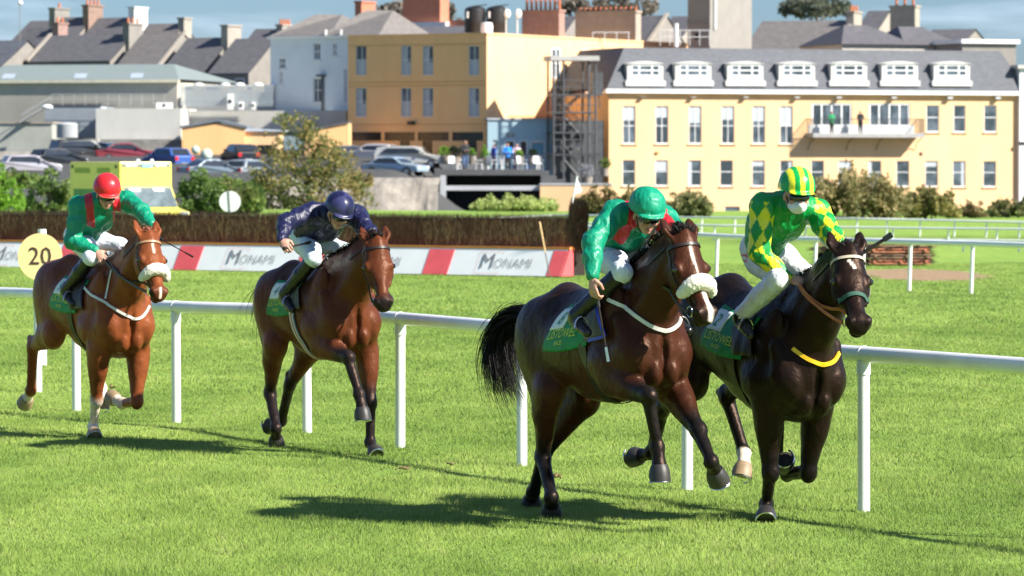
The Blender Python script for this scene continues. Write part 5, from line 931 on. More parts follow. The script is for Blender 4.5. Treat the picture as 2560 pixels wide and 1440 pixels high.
# ---------------------------------------------------------------- smooth implicit modelling
class SDF:
    def __init__(s,lo,hi,h):
        s.h=h; s.lo=np.array(lo,float); n=np.ceil((np.array(hi)-s.lo)/h).astype(int)+1; s.n=n
        s.f=np.full(n,.5,np.float32); s.ax=[s.lo[i]+h*np.arange(n[i]) for i in range(3)]
    def _slice(s,a,b,m):
        i0=np.clip(np.floor((np.array(a)-m-s.lo)/s.h).astype(int),0,s.n-1); i1=np.clip(np.ceil((np.array(b)+m-s.lo)/s.h).astype(int)+1,1,s.n)
        sl=tuple(slice(p,max(q,p+1)) for p,q in zip(i0,i1)); g=np.meshgrid(*[s.ax[i][sl[i]] for i in range(3)],indexing='ij'); return sl,np.stack(g,-1).astype(np.float32)
    def _comb(s,sl,d,k,sub=False):
        a=s.f[sl]
        if sub:
            d=-d; h=np.maximum(k-np.abs(a-d),0)/k; s.f[sl]=np.maximum(a,d)+h*h*k*.25
        else:
            h=np.maximum(k-np.abs(a-d),0)/k; s.f[sl]=np.minimum(a,d)-h*h*k*.25
    def cone(s,a,b,ra,rb,k=.03,flat=None,sub=False):
        a=np.array(a,float);b=np.array(b,float); R_=max(ra,rb); sl,p=s._slice(np.minimum(a,b)-R_,np.maximum(a,b)+R_,k+.04)
        ab=b-a; t=np.clip(((p-a)@ab)/max(ab@ab,1e-9),0,1); q=p-a-t[...,None]*ab
        if flat is not None:
            n=np.array(flat[0],float); n/=np.linalg.norm(n); c=q@n; q=q+(c/flat[1]-c)[...,None]*n; d=np.linalg.norm(q,axis=-1)-(ra+(rb-ra)*t); d*=min(1,(flat[1]+1)/2)
        else: d=np.linalg.norm(q,axis=-1)-(ra+(rb-ra)*t)
        s._comb(sl,d,k,sub); return s
    def chain(s,pts,rs,k=.03,flat=None):
        for i in range(len(pts)-1): s.cone(pts[i],pts[i+1],rs[i],rs[i+1],k,flat)
        return s
    def ell(s,c,r,k=.04,R=None,sub=False):
        c=np.array(c,float); r=np.array(r,float)*np.ones(3); m=r.max() if R is not None else r; sl,p=s._slice(c-m,c+m,k+.04); q=p-c
        if R is not None: q=q@np.array(R,float).T      # rows of R are the ellipsoid axes
        k0=np.linalg.norm(q/r,axis=-1); k1=np.linalg.norm(q/(r*r),axis=-1)+1e-6; s._comb(sl,k0*(k0-1)/k1,k,sub); return s
    def mesh(s,iso=0.,it=1):
        f=s.f-iso; ins=f<0; n=f.shape
        c=[ins[i:n[0]-1+i,j:n[1]-1+j,k:n[2]-1+k] for i in(0,1) for j in(0,1) for k in(0,1)]
        tot=sum(x.astype(np.int8) for x in c); act=(tot>0)&(tot<8); idx=np.full(act.shape,-1,np.int64); A=np.argwhere(act); idx[act]=np.arange(len(A))
        acc=np.zeros((len(A),3)); cnt=np.zeros(len(A)); O=[(i,j,k) for i in(0,1) for j in(0,1) for k in(0,1)]
        for a in O:
            for ax in range(3):
                if a[ax]: continue
                b=list(a); b[ax]=1; fa=f[A[:,0]+a[0],A[:,1]+a[1],A[:,2]+a[2]]; fb=f[A[:,0]+b[0],A[:,1]+b[1],A[:,2]+b[2]]
                m=(fa<0)!=(fb<0); t=np.where(m,fa/np.where(m,fa-fb,1),0); P_=np.tile(np.array(a,float),(len(A),1)); P_[:,ax]+=t; acc+=P_*m[:,None]; cnt+=m
        V=(A+acc/cnt[:,None])*s.h+s.lo; F=[]
        for ax in range(3):
            u,w=[(1,2),(2,0),(0,1)][ax]; sl0=[slice(None)]*3; sl1=[slice(None)]*3; sl0[ax]=slice(0,-1); sl1[ax]=slice(1,None)
            a=ins[tuple(sl0)]; b=ins[tuple(sl1)]; E=np.argwhere(a!=b); E=E[(E[:,u]>0)&(E[:,w]>0)&(E[:,u]<n[u]-1)&(E[:,w]<n[w]-1)]
            def g(du,dw):
                q=E.copy(); q[:,u]-=du; q[:,w]-=dw; return idx[q[:,0],q[:,1],q[:,2]]
            Q=np.stack([g(1,1),g(0,1),g(0,0),g(1,0)],-1); fl=~a[E[:,0],E[:,1],E[:,2]]; Q[fl]=Q[fl][:,::-1]; F.append(Q)
        F=np.concatenate(F); F=F[(F>=0).all(1)]
        for _ in range(it):
            S=np.zeros_like(V); N=np.zeros(len(V))
            for i in range(4):
                for j in((i+1)%4,(i-1)%4): np.add.at(S,F[:,i],V[F[:,j]]); np.add.at(N,F[:,i],1)
            V=V*.5+.5*S/np.maximum(N,1)[:,None]
        return V,F
def vnormals(V,F):
    n=np.cross(V[F[:,2]]-V[F[:,0]],V[F[:,3]]-V[F[:,1]]); N=np.zeros_like(V)
    for i in range(4): np.add.at(N,F[:,i],n)
    return N/np.maximum(np.linalg.norm(N,axis=1),1e-12)[:,None]
def unit(v): v=np.array(v,float); return v/max(np.linalg.norm(v),1e-9)
def lerp(a,b,t): return np.array(a,float)*(1-t)+np.array(b,float)*t
class Rig:
    """horse pose frame: canonical coordinates (x forward, y left, z up) to the root's local frame"""
    def __init__(s,key):
        p=POSE[key]; s.p=p; s.s=p['s']; s.pt=p['pitch']; s.dz=p['dz']; s.h=p['h']; s.O=np.array([p['O'][0],p['O'][1],0.]); s.rz=s.h-math.pi/2
    def loc(s,P_):
        P_=np.asarray(P_,float)-np.array([0,0,1.2]); c,n=math.cos(s.pt),math.sin(s.pt)
        return np.stack([P_[...,0]*c-P_[...,2]*n,P_[...,1],P_[...,0]*n+P_[...,2]*c],-1)*s.s+np.array([0,0,1.2+s.dz])
    def can(s,Q):
        Q=(np.asarray(Q,float)-np.array([0,0,1.2+s.dz]))/s.s; c,n=math.cos(s.pt),math.sin(s.pt)
        return np.stack([Q[...,0]*c+Q[...,2]*n,Q[...,1],-Q[...,0]*n+Q[...,2]*c],-1)+np.array([0,0,1.2])
    def w2l(s,Q,vec=False):
        Q=np.asarray(Q,float)-(0 if vec else s.O); c,n=math.cos(-s.rz),math.sin(-s.rz)
        return np.stack([Q[...,0]*c-Q[...,1]*n,Q[...,0]*n+Q[...,1]*c,Q[...,2]],-1)
    def camray(s,u,v): return s.w2l(np.array([0,0,CH])),unit(s.w2l(ray(u,v),True))
    def onplane(s,u,v,y):
        """photo point -> local point at lateral offset y"""
        o,d=s.camray(u,v); return o+d*((y-o[1])/d[1])
def head_frame(R_):
    p=R_.p; poll=np.array(p['poll']); muz=np.array(p['muz']); a=unit(muz-poll); l0=np.array([0,1,0.]); l0=unit(l0-a*(l0@a)); n=np.cross(a,l0)
    if n[0]<0: n=-n
    ro=p['roll']; l=math.cos(ro)*l0+math.sin(ro)*n; nn=math.cos(ro)*n-math.sin(ro)*l0; return poll,a,l,nn
def legdirs(a,b,y=np.array([0,1,0.])):
    t=unit(b-a); f=unit(np.cross(y,t)) ; 
    if f[0]<0: f=-f
    return t,f
def horse_body(key,col,h=.0115):
    R_=Rig(key); p=R_.p; poll,ha,hl,hn=head_frame(R_)
    pts=np.concatenate([np.array(p[k]) for k in('RF','LF','RH','LH')]+[[poll-ha*.2,poll+ha*.62,(-1.02,0,1.4)],[(0,.3,.8),(0,-.3,1.7)]])
    S=SDF(pts.min(0)-.09,pts.max(0)+.09,h/R_.s)
    E=S.ell; C=S.cone
    # trunk
    E((.16,0,1.20),(.50,.258,.335),.06); E((-.12,0,1.185),(.45,.262,.28),.08); E((-.42,0,1.24),(.38,.225,.245),.1); E((-.60,0,1.30),(.32,.212,.245),.1)
    E((.45,0,1.10),(.24,.225,.27),.10); C((.42,0,1.50),(.05,0,1.47),.045,.05,.12); C((.30,0,1.48),(-.05,0,1.44),.09,.07,.12); C((-.1,0,1.42),(-.45,0,1.49),.09,.10,.1)
    C((-.45,0,1.50),(-.80,0,1.38),.075,.07,.08)
    for sd in(-1,1):
        E((-.56,sd*.11,1.37),(.25,.115,.15),.06); E((-.66,sd*.108,1.24),(.17,.112,.24),.08)
        # scapula + triceps + point of shoulder + pectorals
        E((.36,sd*.180,1.28),(.12,.065,.27),.04,[unit((1,0,-.45)),(0,1,0),unit((.45,0,1))]); E((.31,sd*.205,1.06),(.165,.085,.13),.028); C((-.84,sd*.21,1.32),(-.66,sd*.245,.98),.012,.012,.035,None,True); C((.46,sd*.25,1.36),(.50,sd*.26,1.15),.010,.010,.03,None,True)
        E((.57,sd*.135,1.08),(.11,.085,.14),.03); E((.60,sd*.060,.985),(.095,.060,.105),.012); C((.50,sd*.20,1.30),(.585,sd*.165,1.10),.045,.065,.03)
    E((.10,0,.93),(.42,.13,.10),.08); E((.69,0,.97),(.05,.010,.12),.012,sub=True); E((.70,0,1.13),(.05,.02,.10),.04,sub=True)
    # neck
    B0=np.array((.40,0,1.30)); e=poll-hn*.10+ha*.035; side=(0,1,0)
    m1=lerp(B0,e,.38)+np.array([0,0,.0]); m2=lerp(B0,e,.72)+np.array([0,0,.02])
    for (a,b,ra,rb,fl) in((B0,m1,.27,.20,.60),(m1,m2,.20,.155,.62),(m2,e,.155,.118,.72)): C(a,b,ra,rb,.06,(side,fl))
    C(lerp(B0,e,.1)+np.array([.02,0,-.14]),e-ha*.0+np.array([-.02,0,-.05]),.09,.07,.05); C(lerp((.2,0,1.54),poll,.12),poll-ha*.02-hn*.03,.06,.05,.06,(side,.6))
    for sd in(-1,1): C(lerp(B0,e,.05)+np.array([.08,sd*.10,-.06]),e+hl*sd*.05+np.array([0,0,-.03]),.055,.035,.05)
    # head
    hw=1.22; H=lambda a,l,n: poll+ha*a+hl*l*hw+hn*n*1.06; RM=[ha,hl/1.17,hn/1.06]
    E(H(.07,0,-.05),(.12,.078,.07),.03,RM); E(H(.19,0,-.062),(.15,.092,.062),.03,RM)
    C(H(.20,0,-.065),H(.47,0,-.050),.072,.046,.03,(hn,.9)); C(H(.22,0,-.13),H(.45,0,-.105),.06,.036,.03)
    for sd in(-1,1):
        E(H(.20,sd*.048,-.125),(.115,.042,.088),.02,RM); E(H(.205,sd*.076,-.040),(.044,.020,.026),.014,RM); C(H(.25,sd*.078,-.075),H(.37,sd*.056,-.072),.014,.010,.02)
        E(H(.515,sd*.046,-.045),(.038,.022,.034),.012,RM); E(H(.215,sd*.112,-.048),(.028,.018,.018),.01,RM,sub=True); E(H(.535,sd*.062,-.045),(.027,.024,.019),.008,RM,sub=True)
        E(H(.155,sd*.085,-.020),(.028,.014,.014),.012,RM,sub=True)
        # ears: pricked leaf shapes
        b=H(.01,sd*.052,-.03); t=H(-.165 if key in('h1','h4') else -.150,sd*.078,-.030 if key in('h1','h4') else -.055); mid=lerp(b,t,.42)+hl*sd*.006; fl=(unit(hn-hl*sd*.35),.55)
        C(b,mid,.030,.043,.015,fl); C(mid,lerp(b,t,.75),.043,.027,.01,fl); C(lerp(b,t,.75),t,.027,.007,.01,fl); E(lerp(b,t,.48)+hn*.026,(.062,.018,.014),.008,[unit(t-b),unit(np.cross(unit(t-b),hn)),hn],sub=True)
    E(H(.50,0,-.062),(.062,.060,.058),.02,RM); E(H(.550,0,-.078),(.028,.046,.040),.015,RM); E(H(.515,0,-.128),(.045,.038,.030),.012,RM)
    E(H(.565,0,-.112),(.05,.06,.006),.006,RM,sub=True)
    legs={}
    for L in('RF','LF','RH','LH'):
        sd=-1 if L[0]=='R' else 1; q=[np.array(x) for x in p[L]]
        if L[1]=='F':
            sh,el,kn,fe,co,ho=q; sh=np.array((.52,sd*.16,1.10)); C(sh,el,.115,.095,.06,(side,.75)); t,f=legdirs(el,kn)
            C(el,kn,.112,.050,.04,(side,.85)); E(lerp(el,kn,.22)+f*.018+np.array([0,sd*.008,0]),(.17,.070,.084),.04,[t,np.cross(f,t),f]); C(el-f*.05+np.array([0,0,.03]),lerp(el,kn,.5)-f*.015,.045,.03,.04)
            E(kn+f*.008,(.070,.055,.056),.02,[t,np.cross(f,t),f]); t,f=legdirs(kn,fe)
        else:
            hp,st,kn,fe,co,ho=q; C((-.61,sd*.13,1.25),st,.16,.108,.08,(side,.66)); C((-.73,sd*.115,1.22),lerp(st,kn,.30)+np.array([-.06,0,0]),.108,.068,.08,(side,.7)); E(st+np.array([.03,0,.0]),(.085,.07,.09),.06)
            t,f=legdirs(st,kn); C(st,kn,.112,.050,.05,(side,.72)); E(lerp(st,kn,.25)-f*.03,(.16,.055,.075),.05,[t,np.cross(f,t),f])
            tc,fc=legdirs(kn,fe); pk=kn-fc*.062-tc*.055; C(pk,kn-tc*-.05-fc*.02,.022,.028,.02); C(pk,lerp(st,kn,.55)-f*.045,.016,.03,.03); E(kn,(.076,.050,.060),.02,[tc,np.cross(fc,tc),fc]); t,f=tc,fc
        r=.0365 if L[1]=='F' else .039
        C(kn+t*.03,fe,r*1.15,r*.93,.02); C(kn+t*.05-f*.030,fe-f*.022,.019,.019,.008); 
        tp,fp=legdirs(fe,co); E(fe-f*.006,(.050,.047,.052),.018); E(fe-fp*.026+tp*.01,(.02,.026,.02),.012)
        C(fe,co,.038,.042,.015,(fp,1.05)); C(co-tp*.01,co+tp*.012,.045,.047,.012); legs[L]=(kn,fe,co,ho,np.array(q[1]))
    V,F=S.mesh(0,1)
    # fine muscle modelling as gentle relief
    N=vnormals(V,F); V=V+N*(.0036*vnoise(V*np.array([1,1,.8]),8,3,2)+.0010*vnoise(V,34,4,2))[:,None]
    # coat colours; the dark upper back half also holds painted flank shade
    C_={k:np.array(v) for k,v in col.items() if k in('coat','dark','pale','white')}
    c=np.tile(C_['coat'],(len(V),1)); n=vnoise(V,3.2,8,3)
    def put(m,cc): 
        nonlocal c; m=np.clip(m,0,1)[:,None]; c=c*(1-m)+np.array(cc)*m
    put(.45*(V[:,2]<1.05)*(V[:,2]>.75)*(np.abs(V[:,0])<.5)*.5,C_['pale']); put(np.clip((V[:,2]-1.02+.10*n)*3.0,0,1)*np.clip((.42-V[:,0])*4,0,1)*col.get('dorsal_shade',.4),C_['dark'])
    for L,(kn,fe,co,ho,el) in legs.items():
        a,b=el,kn; 
        def seg(a,b,r):
            t=np.clip(((V-a)@(b-a))/((b-a)@(b-a)),0,1); return np.linalg.norm(V-a-t[:,None]*(b-a),axis=1)<r,((V-a)@(b-a))/((b-a)@(b-a))
        if col.get('points'):
            m,t=seg(lerp(a,b,.5),b,.085); put(m*np.clip((t-.15)/.5,0,1)*.92,C_['dark'])
            for (s0,s1) in((kn,fe),(fe,co),(co,ho)): m,t=seg(s0,s1,.075); put(m*1.,C_['dark'])
        sock=col.get('sock',{}).get(L)
        if sock:
            if sock>1: m,t=seg(lerp(fe,kn,sock-1.),fe,.085); put(m*np.clip(6*(t+.02+.05*n),0,1),C_['white'])
            else: m,t=seg(lerp(co,fe,.95),fe,.05)
            m,t=seg(lerp(fe,co,.0),co,.06); put(m*np.clip(8*(t-(0 if sock>1 else 1-sock*1.1)+.05*n),0,1),C_['white'])
    q=V-poll; qa,ql,qn=q@ha,q@hl,q@hn; hd=(qa>.02)&(qn>-.2)&(np.abs(ql)<.14)
    put(hd*np.clip((qa-.44+.02*n)*14,0,1)*col.get('muzzle',1.),C_['dark']*.9)
    if 'blaze' in col: 
        for (a0,a1,l0,l1,w) in col['blaze']:
            t=np.clip((qa-a0)/(a1-a0),0,1); put((qa>a0-.01)*(qa<a1+.01)*(qn>-.085)*hd*np.clip((w-np.abs(ql-(l0+(l1-l0)*t)-.006*n))*160,0,1),C_['white'])
    for sd in(-1,1): m=np.linalg.norm(V-H(.535,sd*.062,-.045),axis=1); put(np.clip((.034-m)*110,0,1),(.012,.008,.007))
    put(hd*(qa<.0)*(qn>-.02)*.6*(np.abs(ql)>.03)*0,C_['dark'])
    cc=np.clip(c,0,1)*(1+.10*n)[:,None]
    return R_,V,F,cc,legs,H,(poll,ha,hl,hn)
HCOAT={}
def coatmat(i):
    if i not in HCOAT:
        m=mat('horse_coat',(0,0,0),.43,.24,5.5,attr=True,spec=.30,coat=.0,bump=.014,bscale=12,stretch=(1,1,.8),tint=(.70,.45,.33),detail=8); HCOAT[i]=m
    return HCOAT[i]
HAIR=mat('horse_hair_black',(.010,.008,.007),.6,.3,20,spec=.18); HAIRR=mat('horse_hair_chestnut',(.16,.045,.015),.5,.3,20,spec=.4); LEA=mat('bridle_leather',(.022,.014,.010),.45,.2,10); LEB=mat('brown_leather',(.42,.13,.035),.45,.2,10); WLE=mat('white_strap',(.62,.60,.54),.5,.1,10)
def hair(name,root,strands,m,w=.008):
    """strands: list of point lists; each becomes a tapering flat ribbon"""
    V=[];F=[]; R2=random.Random(3)
    for st in strands:
        st=[np.array(q) for q in st]; b=len(V); s_=unit((R2.gauss(0,1),R2.gauss(0,1),R2.gauss(0,.3))); n=len(st)
        for i,q in enumerate(st): ww=w*(1-.85*i/(n-1)); V+= [q-s_*ww/2,q+s_*ww/2]
        for i in range(n-1): F.append((b+2*i,b+2*i+1,b+2*i+3,b+2*i+2))
    return link(name,npmesh(name,V,F,True),m,root)
def bez(p,n=7):
    p=[np.array(q,float) for q in p]
    def de(t):
        q=p
        while len(q)>1: q=[a*(1-t)+b*t for a,b in zip(q[:-1],q[1:])]
        return q[0]
    return [de(i/(n-1)) for i in range(n)]
def make_horse(key,label,col,tack):
    R_,V,F,c,legs,H,hf=horse_body(key,col); poll,ha,hl,hn=hf
    root=empty('horse',tuple(R_.O),R_.rz,label,'horse','racehorses'); VL=R_.loc(V)
    link('body',npmesh('body',VL,F,True,c),coatmat(0),root); bvh=BVHTree.FromPolygons([tuple(v) for v in VL],[tuple(f) for f in F])
    hm=mat('hoof_dark',(.030,.026,.023),.5,.3,14) if 'hoof_dark' not in bpy.data.materials else bpy.data.materials['hoof_dark']
    hp=mat('hoof_pale',(.30,.21,.12),.55,.3,14) if 'hoof_pale' not in bpy.data.materials else bpy.data.materials['hoof_pale']
    for L,(kn,fe,co,ho,el) in legs.items():
        t,f=legdirs(co,ho); t0=unit(co-fe); s_=unit(np.cross(f,t)); b=[]; n=16; prof=[(-.014,.049,.050),(.004,.057,.060),(.03,.062,.067),(.06,.066,.072),(.085,.067,.073),(.090,.060,.065)]
        for (d,rs,rf) in prof:
            for k in range(n):
                q=2*math.pi*k/n; cx=math.cos(q); b.append(R_.loc(co+t*d*(1. if cx>-.2 else .72)+f*cx*(rf if cx>0 else rf*.85)+s_*math.sin(q)*rs))
        m=MB(); m.add(b,[(j*n+k,j*n+(k+1)%n,(j+1)*n+(k+1)%n,(j+1)*n+k) for j in range(len(prof)-1) for k in range(n)]+[tuple(range((len(prof)-1)*n,len(prof)*n)),tuple(range(n-1,-1,-1))]); hoof=m.build('hoof',hp if col.get('sock',{}).get(L) else hm,root,True)
        m=MB(); pts=[R_.loc(co+t*.092+f*math.cos(a)*.067+s_*math.sin(a)*.060) for a in np.linspace(-2.3,2.3,15)]; m.tube(pts,.007,6); m.build('horseshoe',M['steel'],hoof,True)
    em=mat('horse_eye',(.012,.008,.006),.04,.1,2,spec=1.) if 'horse_eye' not in bpy.data.materials else bpy.data.materials['horse_eye']
    for sd in(-1,1): MB().sphere(R_.loc(H(.212,sd*.090,-.046)),.0215*R_.s,14,10).build('eye',em,root,True)
    # ---- mane
    W_=np.array((.16,0,1.55)); crest=[lerp(W_,poll,t)+np.array([0,0,.02*math.sin(math.pi*t)]) for t in np.linspace(0,1,24)]
    e=poll-hn*.04; rs=random.Random(5); st=[]
    sdm=tack.get('mane_side',1); N=tack.get('mane_n',420)
    for k in range(N):
        t=rs.random(); q=lerp(W_+np.array([.05,0,.0]),poll,t); Lq,nq=R_.loc(q+np.array([-.03,0,.22])),None
        hit=bvh.ray_cast(Vector(R_.loc(q+np.array([-.06,rs.gauss(0,.012),.25]))),Vector(unit(R_.loc(q+np.array([.04,0,-.3]))-R_.loc(q+np.array([-.06,0,.25])))),.6)
        if hit[0] is None: continue
        a=np.array(hit[0])-np.array([0,0,.01]); ln=rs.uniform(.06,.15)*tack.get('mane_len',1.); lift=rs.uniform(.01,.06)*tack.get('mane_lift',1.); out=sdm*rs.uniform(.0,.10) if rs.random()<.75 else -sdm*rs.uniform(0,.05)
        back=-rs.uniform(.02,.13)*tack.get('mane_len',1.); st.append(bez([a,a+np.array([back*.3,out*.3,lift]),a+np.array([back*.8,out*.9,lift*.7-.02]),a+np.array([back,out,-ln*.35])],5))
    hairm=HAIRR if tack.get('red') else HAIR
    hair('mane',root,st,hairm,.012)
    st=[]
    for k in range(tack.get('forelock',60)):
        a=R_.loc(poll+hl*rs.gauss(0,.02)-hn*.0+hn*.015-ha*.01); st.append(bez([a,a+R_.s*(hn*.03-ha*.02+hl*rs.gauss(0,.015)),a+R_.s*(-ha*rs.uniform(.0,.07)-hn*rs.uniform(0,.07)+hl*rs.gauss(0,.05)+np.array([0,0,rs.uniform(0,.03)]))],4))
    if st: hair('forelock',root,st,hairm,.010)
    # ---- tail
    if tack.get('tail'):
        st=[]; path,n,spread=tack['tail']
        P0=[R_.loc(np.array(q)) for q in path]
        for k in range(n):
            a=rs.gauss(0,1);b=rs.gauss(0,1);c_=rs.gauss(0,1); pts=[]; ln=rs.uniform(.55,1.05)
            for i,q in enumerate(P0): g=i/(len(P0)-1); w=spread*(.12+.88*g**.8); pts.append(q+np.array([a*w*.55,b*w*.5,c_*w*.45]))
            full=bez(pts,14); m=max(4,int(14*ln)); st.append(full[:m])
        hair('tail',root,st,hairm,.011)
        dk=MB(); d0=R_.loc(np.array((-.80,0,1.42))); dk.tube([d0,P0[0],lerp(P0[0],P0[1],.35)],[.05,.042,.02],10); dk.build('dock',hairm,root,True)
    # ---- tack helpers
    def surf(u,v,off=.006):
        o,d=R_.camray(u,v); h=bvh.ray_cast(Vector(o),Vector(d),80)
        return (np.array(h[0])+np.array(h[1])*off) if h[0] is not None else None
    def side(x,z,sd,off=.01):
        """canonical x,z on the flank -> local point on the hide"""
        a=R_.loc(np.array((x,sd*.62,z))); b=R_.loc(np.array((x,sd*.0,z-.03))); h=bvh.ray_cast(Vector(a),Vector(unit(b-a)),.7)
        return np.array(h[0])+np.array(h[1])*off*0+unit(a-b)*off if h[0] is not None else lerp(a,b,.9)
    def strap(name,pts,w,m,th=.004,parent=None):
        """flat ribbon lying on the hide through local points"""
        pts=[np.array(q) for q in pts if q is not None]
        if len(pts)<2: return None
        V_=[];F_=[]; n=len(pts)
        for i,q in enumerate(pts):
            t=unit(pts[min(i+1,n-1)]-pts[max(i-1,0)]); nr=bvh.find_nearest(Vector(q)); nn=unit(q-np.array(nr[0])) if np.linalg.norm(q-np.array(nr[0]))>1e-4 else np.array(nr[1]); nn=unit(np.array(nr[1])+.001); s_=unit(np.cross(t,nn))
            V_+=[q-s_*w/2,q+s_*w/2,q+s_*w/2+nn*th,q-s_*w/2+nn*th]
        for i in range(n-1):
            for k in range(4): a=4*i+k; b=4*i+(k+1)%4; F_.append((a,b,b+4,a+4))
        F_.append((3,2,1,0)); F_.append(tuple(4*(n-1)+k for k in range(4))); return MB().add(V_,F_).build(name,m,parent or root,True)
    def ring(fr,aa,lw,nw,nc,name,m,w,parent=None,arc=(0,2*math.pi),off=.004,n=28,tilt=0.):
        """band round the head at distance aa below the poll"""
        pts=[]
        for q in np.linspace(arc[0],arc[1],n):
            d=hl*math.sin(q)+hn*math.cos(q); o=poll+ha*(aa+tilt*math.cos(q))+hn*nc; A=R_.loc(o+d*.26); B=R_.loc(o); h=bvh.ray_cast(Vector(A),Vector(unit(B-A)),.4)
            if h[0] is not None: pts.append(np.array(h[0])+unit(A-B)*off)
        return strap(name,pts,w,m,parent=parent)
    br=ring(0,.06,0,0,-.06,'browband',tack.get('brow',LEA),.020,arc=(-1.75,1.75),tilt=.02,off=.006)
    cheek=[]
    for sd in(-1,1):
        pts=[]
        for t in np.linspace(0,1,12):
            o=H(.05+.41*t,0,-.075-.02*t); A=R_.loc(o+hl*sd*.2); B=R_.loc(o); h=bvh.ray_cast(Vector(A),Vector(unit(B-A)),.3)
            if h[0] is not None: pts.append(np.array(h[0])+unit(A-B)*.005)
        strap('cheek_strap',pts,.014,LEA); 
        bit=R_.loc(H(.475,sd*.060,-.090)); q=[bit+R_.s*(ha*.032*math.cos(a)+hn*.032*math.sin(a)) for a in np.linspace(0,2*math.pi,15)]; MB().tube(q,.004,6).build('bit_ring',M['steel'],root,True)
        strap('throat_strap',[x for x in [side_pt for side_pt in []]],.01,LEA)
    ring(0,.03,0,0,-.12,'head_collar',LEA,.016,arc=(1.4,4.9),off=.005)
    if tack.get('nose')=='wool':
        w=SDF(R_.can(R_.loc(H(.33,0,-.05)))-.25,R_.can(R_.loc(H(.33,0,-.05)))+.25,.008)
        aa=.335; pts=[]
        for q in np.linspace(-1.75,1.75,26):
            d=hl*math.sin(q)+hn*math.cos(q); o=H(aa+.02*(1-math.cos(q)),0,-.06); A=R_.loc(o+d*.22);B=R_.loc(o); h=bvh.ray_cast(Vector(A),Vector(unit(B-A)),.3)
            if h[0] is not None: pts.append(R_.can(np.array(h[0]))+d*.022)
        for i in range(len(pts)-1): t=i/(len(pts)-2); r=.040*(.78+.30*math.sin(math.pi*t)); w.cone(pts[i],pts[i+1],r,r,.015)
        Vw,Fw=w.mesh(0,1); Nw=vnormals(Vw,Fw); Vw=Vw+Nw*(.0045*vnoise(Vw,55,2,2)+.003*vnoise(Vw,140,4,1))[:,None]
        link('sheepskin_noseband',npmesh('sheepskin_noseband',R_.loc(Vw),Fw,True),mat('sheepskin',(.74,.68,.55),.95,.10,30,bump=.006,bscale=120,sheen=.4) if 'sheepskin' not in bpy.data.materials else bpy.data.materials['sheepskin'],root)
    elif tack.get('nose'): ring(0,.335,0,0,-.06,'noseband',tack['nose'],.030,arc=(-2.2,2.2),off=.007)
    # saddle cloth : patch on both flanks
    sh_=tack.get('shift',0.); x0,x1,zt,zb=tack.get('cloth',(-.36+sh_,.14+sh_,1.47,1.19)); cm=tack['cloth_mat']
    def patch(name,fx,fz,off,m,nu=14,nv=16,sds=(-1,1),parent=None):
        for sd in sds:
            g=[[side(fx(i/nu,j/nv),fz(i/nu,j/nv),sd,off+.004*math.sin(i*1.7+j*.6)) for i in range(nu+1)] for j in range(nv+1)]; b=[q for row in g for q in row]; n=nu+1
            fc=[(j*n+i,j*n+i+1,(j+1)*n+i+1,(j+1)*n+i) for j in range(nv) for i in range(nu)]; o=link(name,npmesh(name,b,fc,True),m,parent or root); s_=o.modifiers.new('thickness','SOLIDIFY'); s_.thickness=.006; s_.offset=1
        return o
    slant=tack.get('slant',-.10)
    cl=patch('saddle_cloth',lambda s,t:x0+(x1-x0)*s+slant*t*(1-.3*s),lambda s,t:zt-(zt-zb)*t-.02*math.sin(s*3.1),.014,cm)
    if tack.get('panel'):
        patch('number_panel',lambda s,t:x0+.03+(x1-x0)*.36*s+slant*(.22+t*.42),lambda s,t:zt-(zt-zb)*(.10+.46*t),.024,WHTC,8,8,(-1,))
        def onflank(V_,F_,cx,cz,sx,name,m,off=.030,ital=0.):
            b=[side(cx+(v[0]*sx)+ital*v[1]+slant*(zt-(cz+v[1]))/(zt-zb),cz+v[1],-1,off) for v in V_]; MB().add(b,F_).build(name,m,root)
        V2,F2=text_mesh(tack['panel'],.11); onflank(V2,F2,x0+.10,zt-(zt-zb)*.34,1,'cloth_number',GRC)
    V2,F2=text_mesh('LISTOWEL',.080); V2[:,0]*=.98; V3,F3=text_mesh('RACES',.038)
    def wr(V_,F_,cz,sx):
        V_=V_.copy(); b=[side(x0+.23+v[0]*sx+slant*(zt-(cz+v[1]))/(zt-zb),cz+v[1],-1,.028) for v in V_]; return b
    tb=MB(); tb.add(wr(V2,F2,zb+.088,1.),F2); tb.add(wr(V3,F3,zb+.032,1.),F3); tb.build('cloth_lettering',YLT,root)
    # saddle: small racing saddle, flap and girth
    S2=SDF((-.5,-.35,1.1),(.4,.35,1.75),.012); S2.chain([(-.22+sh_,0,1.50),(-.10+sh_,0,1.495+sh_*.2),(.03+sh_,0,1.52+sh_*.3),(.14+sh_,0,1.57+sh_*.25)],[.055,.05,.055,.045],.04,((0,0,1),.55)); 
    for sd in(-1,1):
        S2.chain([(-.10+sh_,0,1.49),(-.07+sh_,sd*.14,1.44),(-.03+sh_,sd*.22,1.36)],[.05,.05,.04],.04)
    V4,F4=S2.mesh(); link('saddle',npmesh('saddle',R_.loc(V4),F4,True),tack.get('saddle_mat',LEA),root)
    patch('saddle_flap',lambda s,t:sh_-.10+(.20+.03*t)*s+.09*t,lambda s,t:1.46-.25*t+.02*s,.028,tack.get('flap_mat',LEA),8,10)
    gx=tack.get('girth_x',-.02+sh_*.8); ptsG=[]
    for q in np.linspace(.35,2*math.pi-.35,44):
        A=R_.loc(np.array((gx+.03*math.cos(q),.8*math.sin(q),1.20+.8*math.cos(q)))); B=R_.loc(np.array((gx,0,1.20))); h=bvh.ray_cast(Vector(A),Vector(unit(B-A)),.9)
        if h[0] is not None: ptsG.append(np.array(h[0])+unit(A-B)*.008)
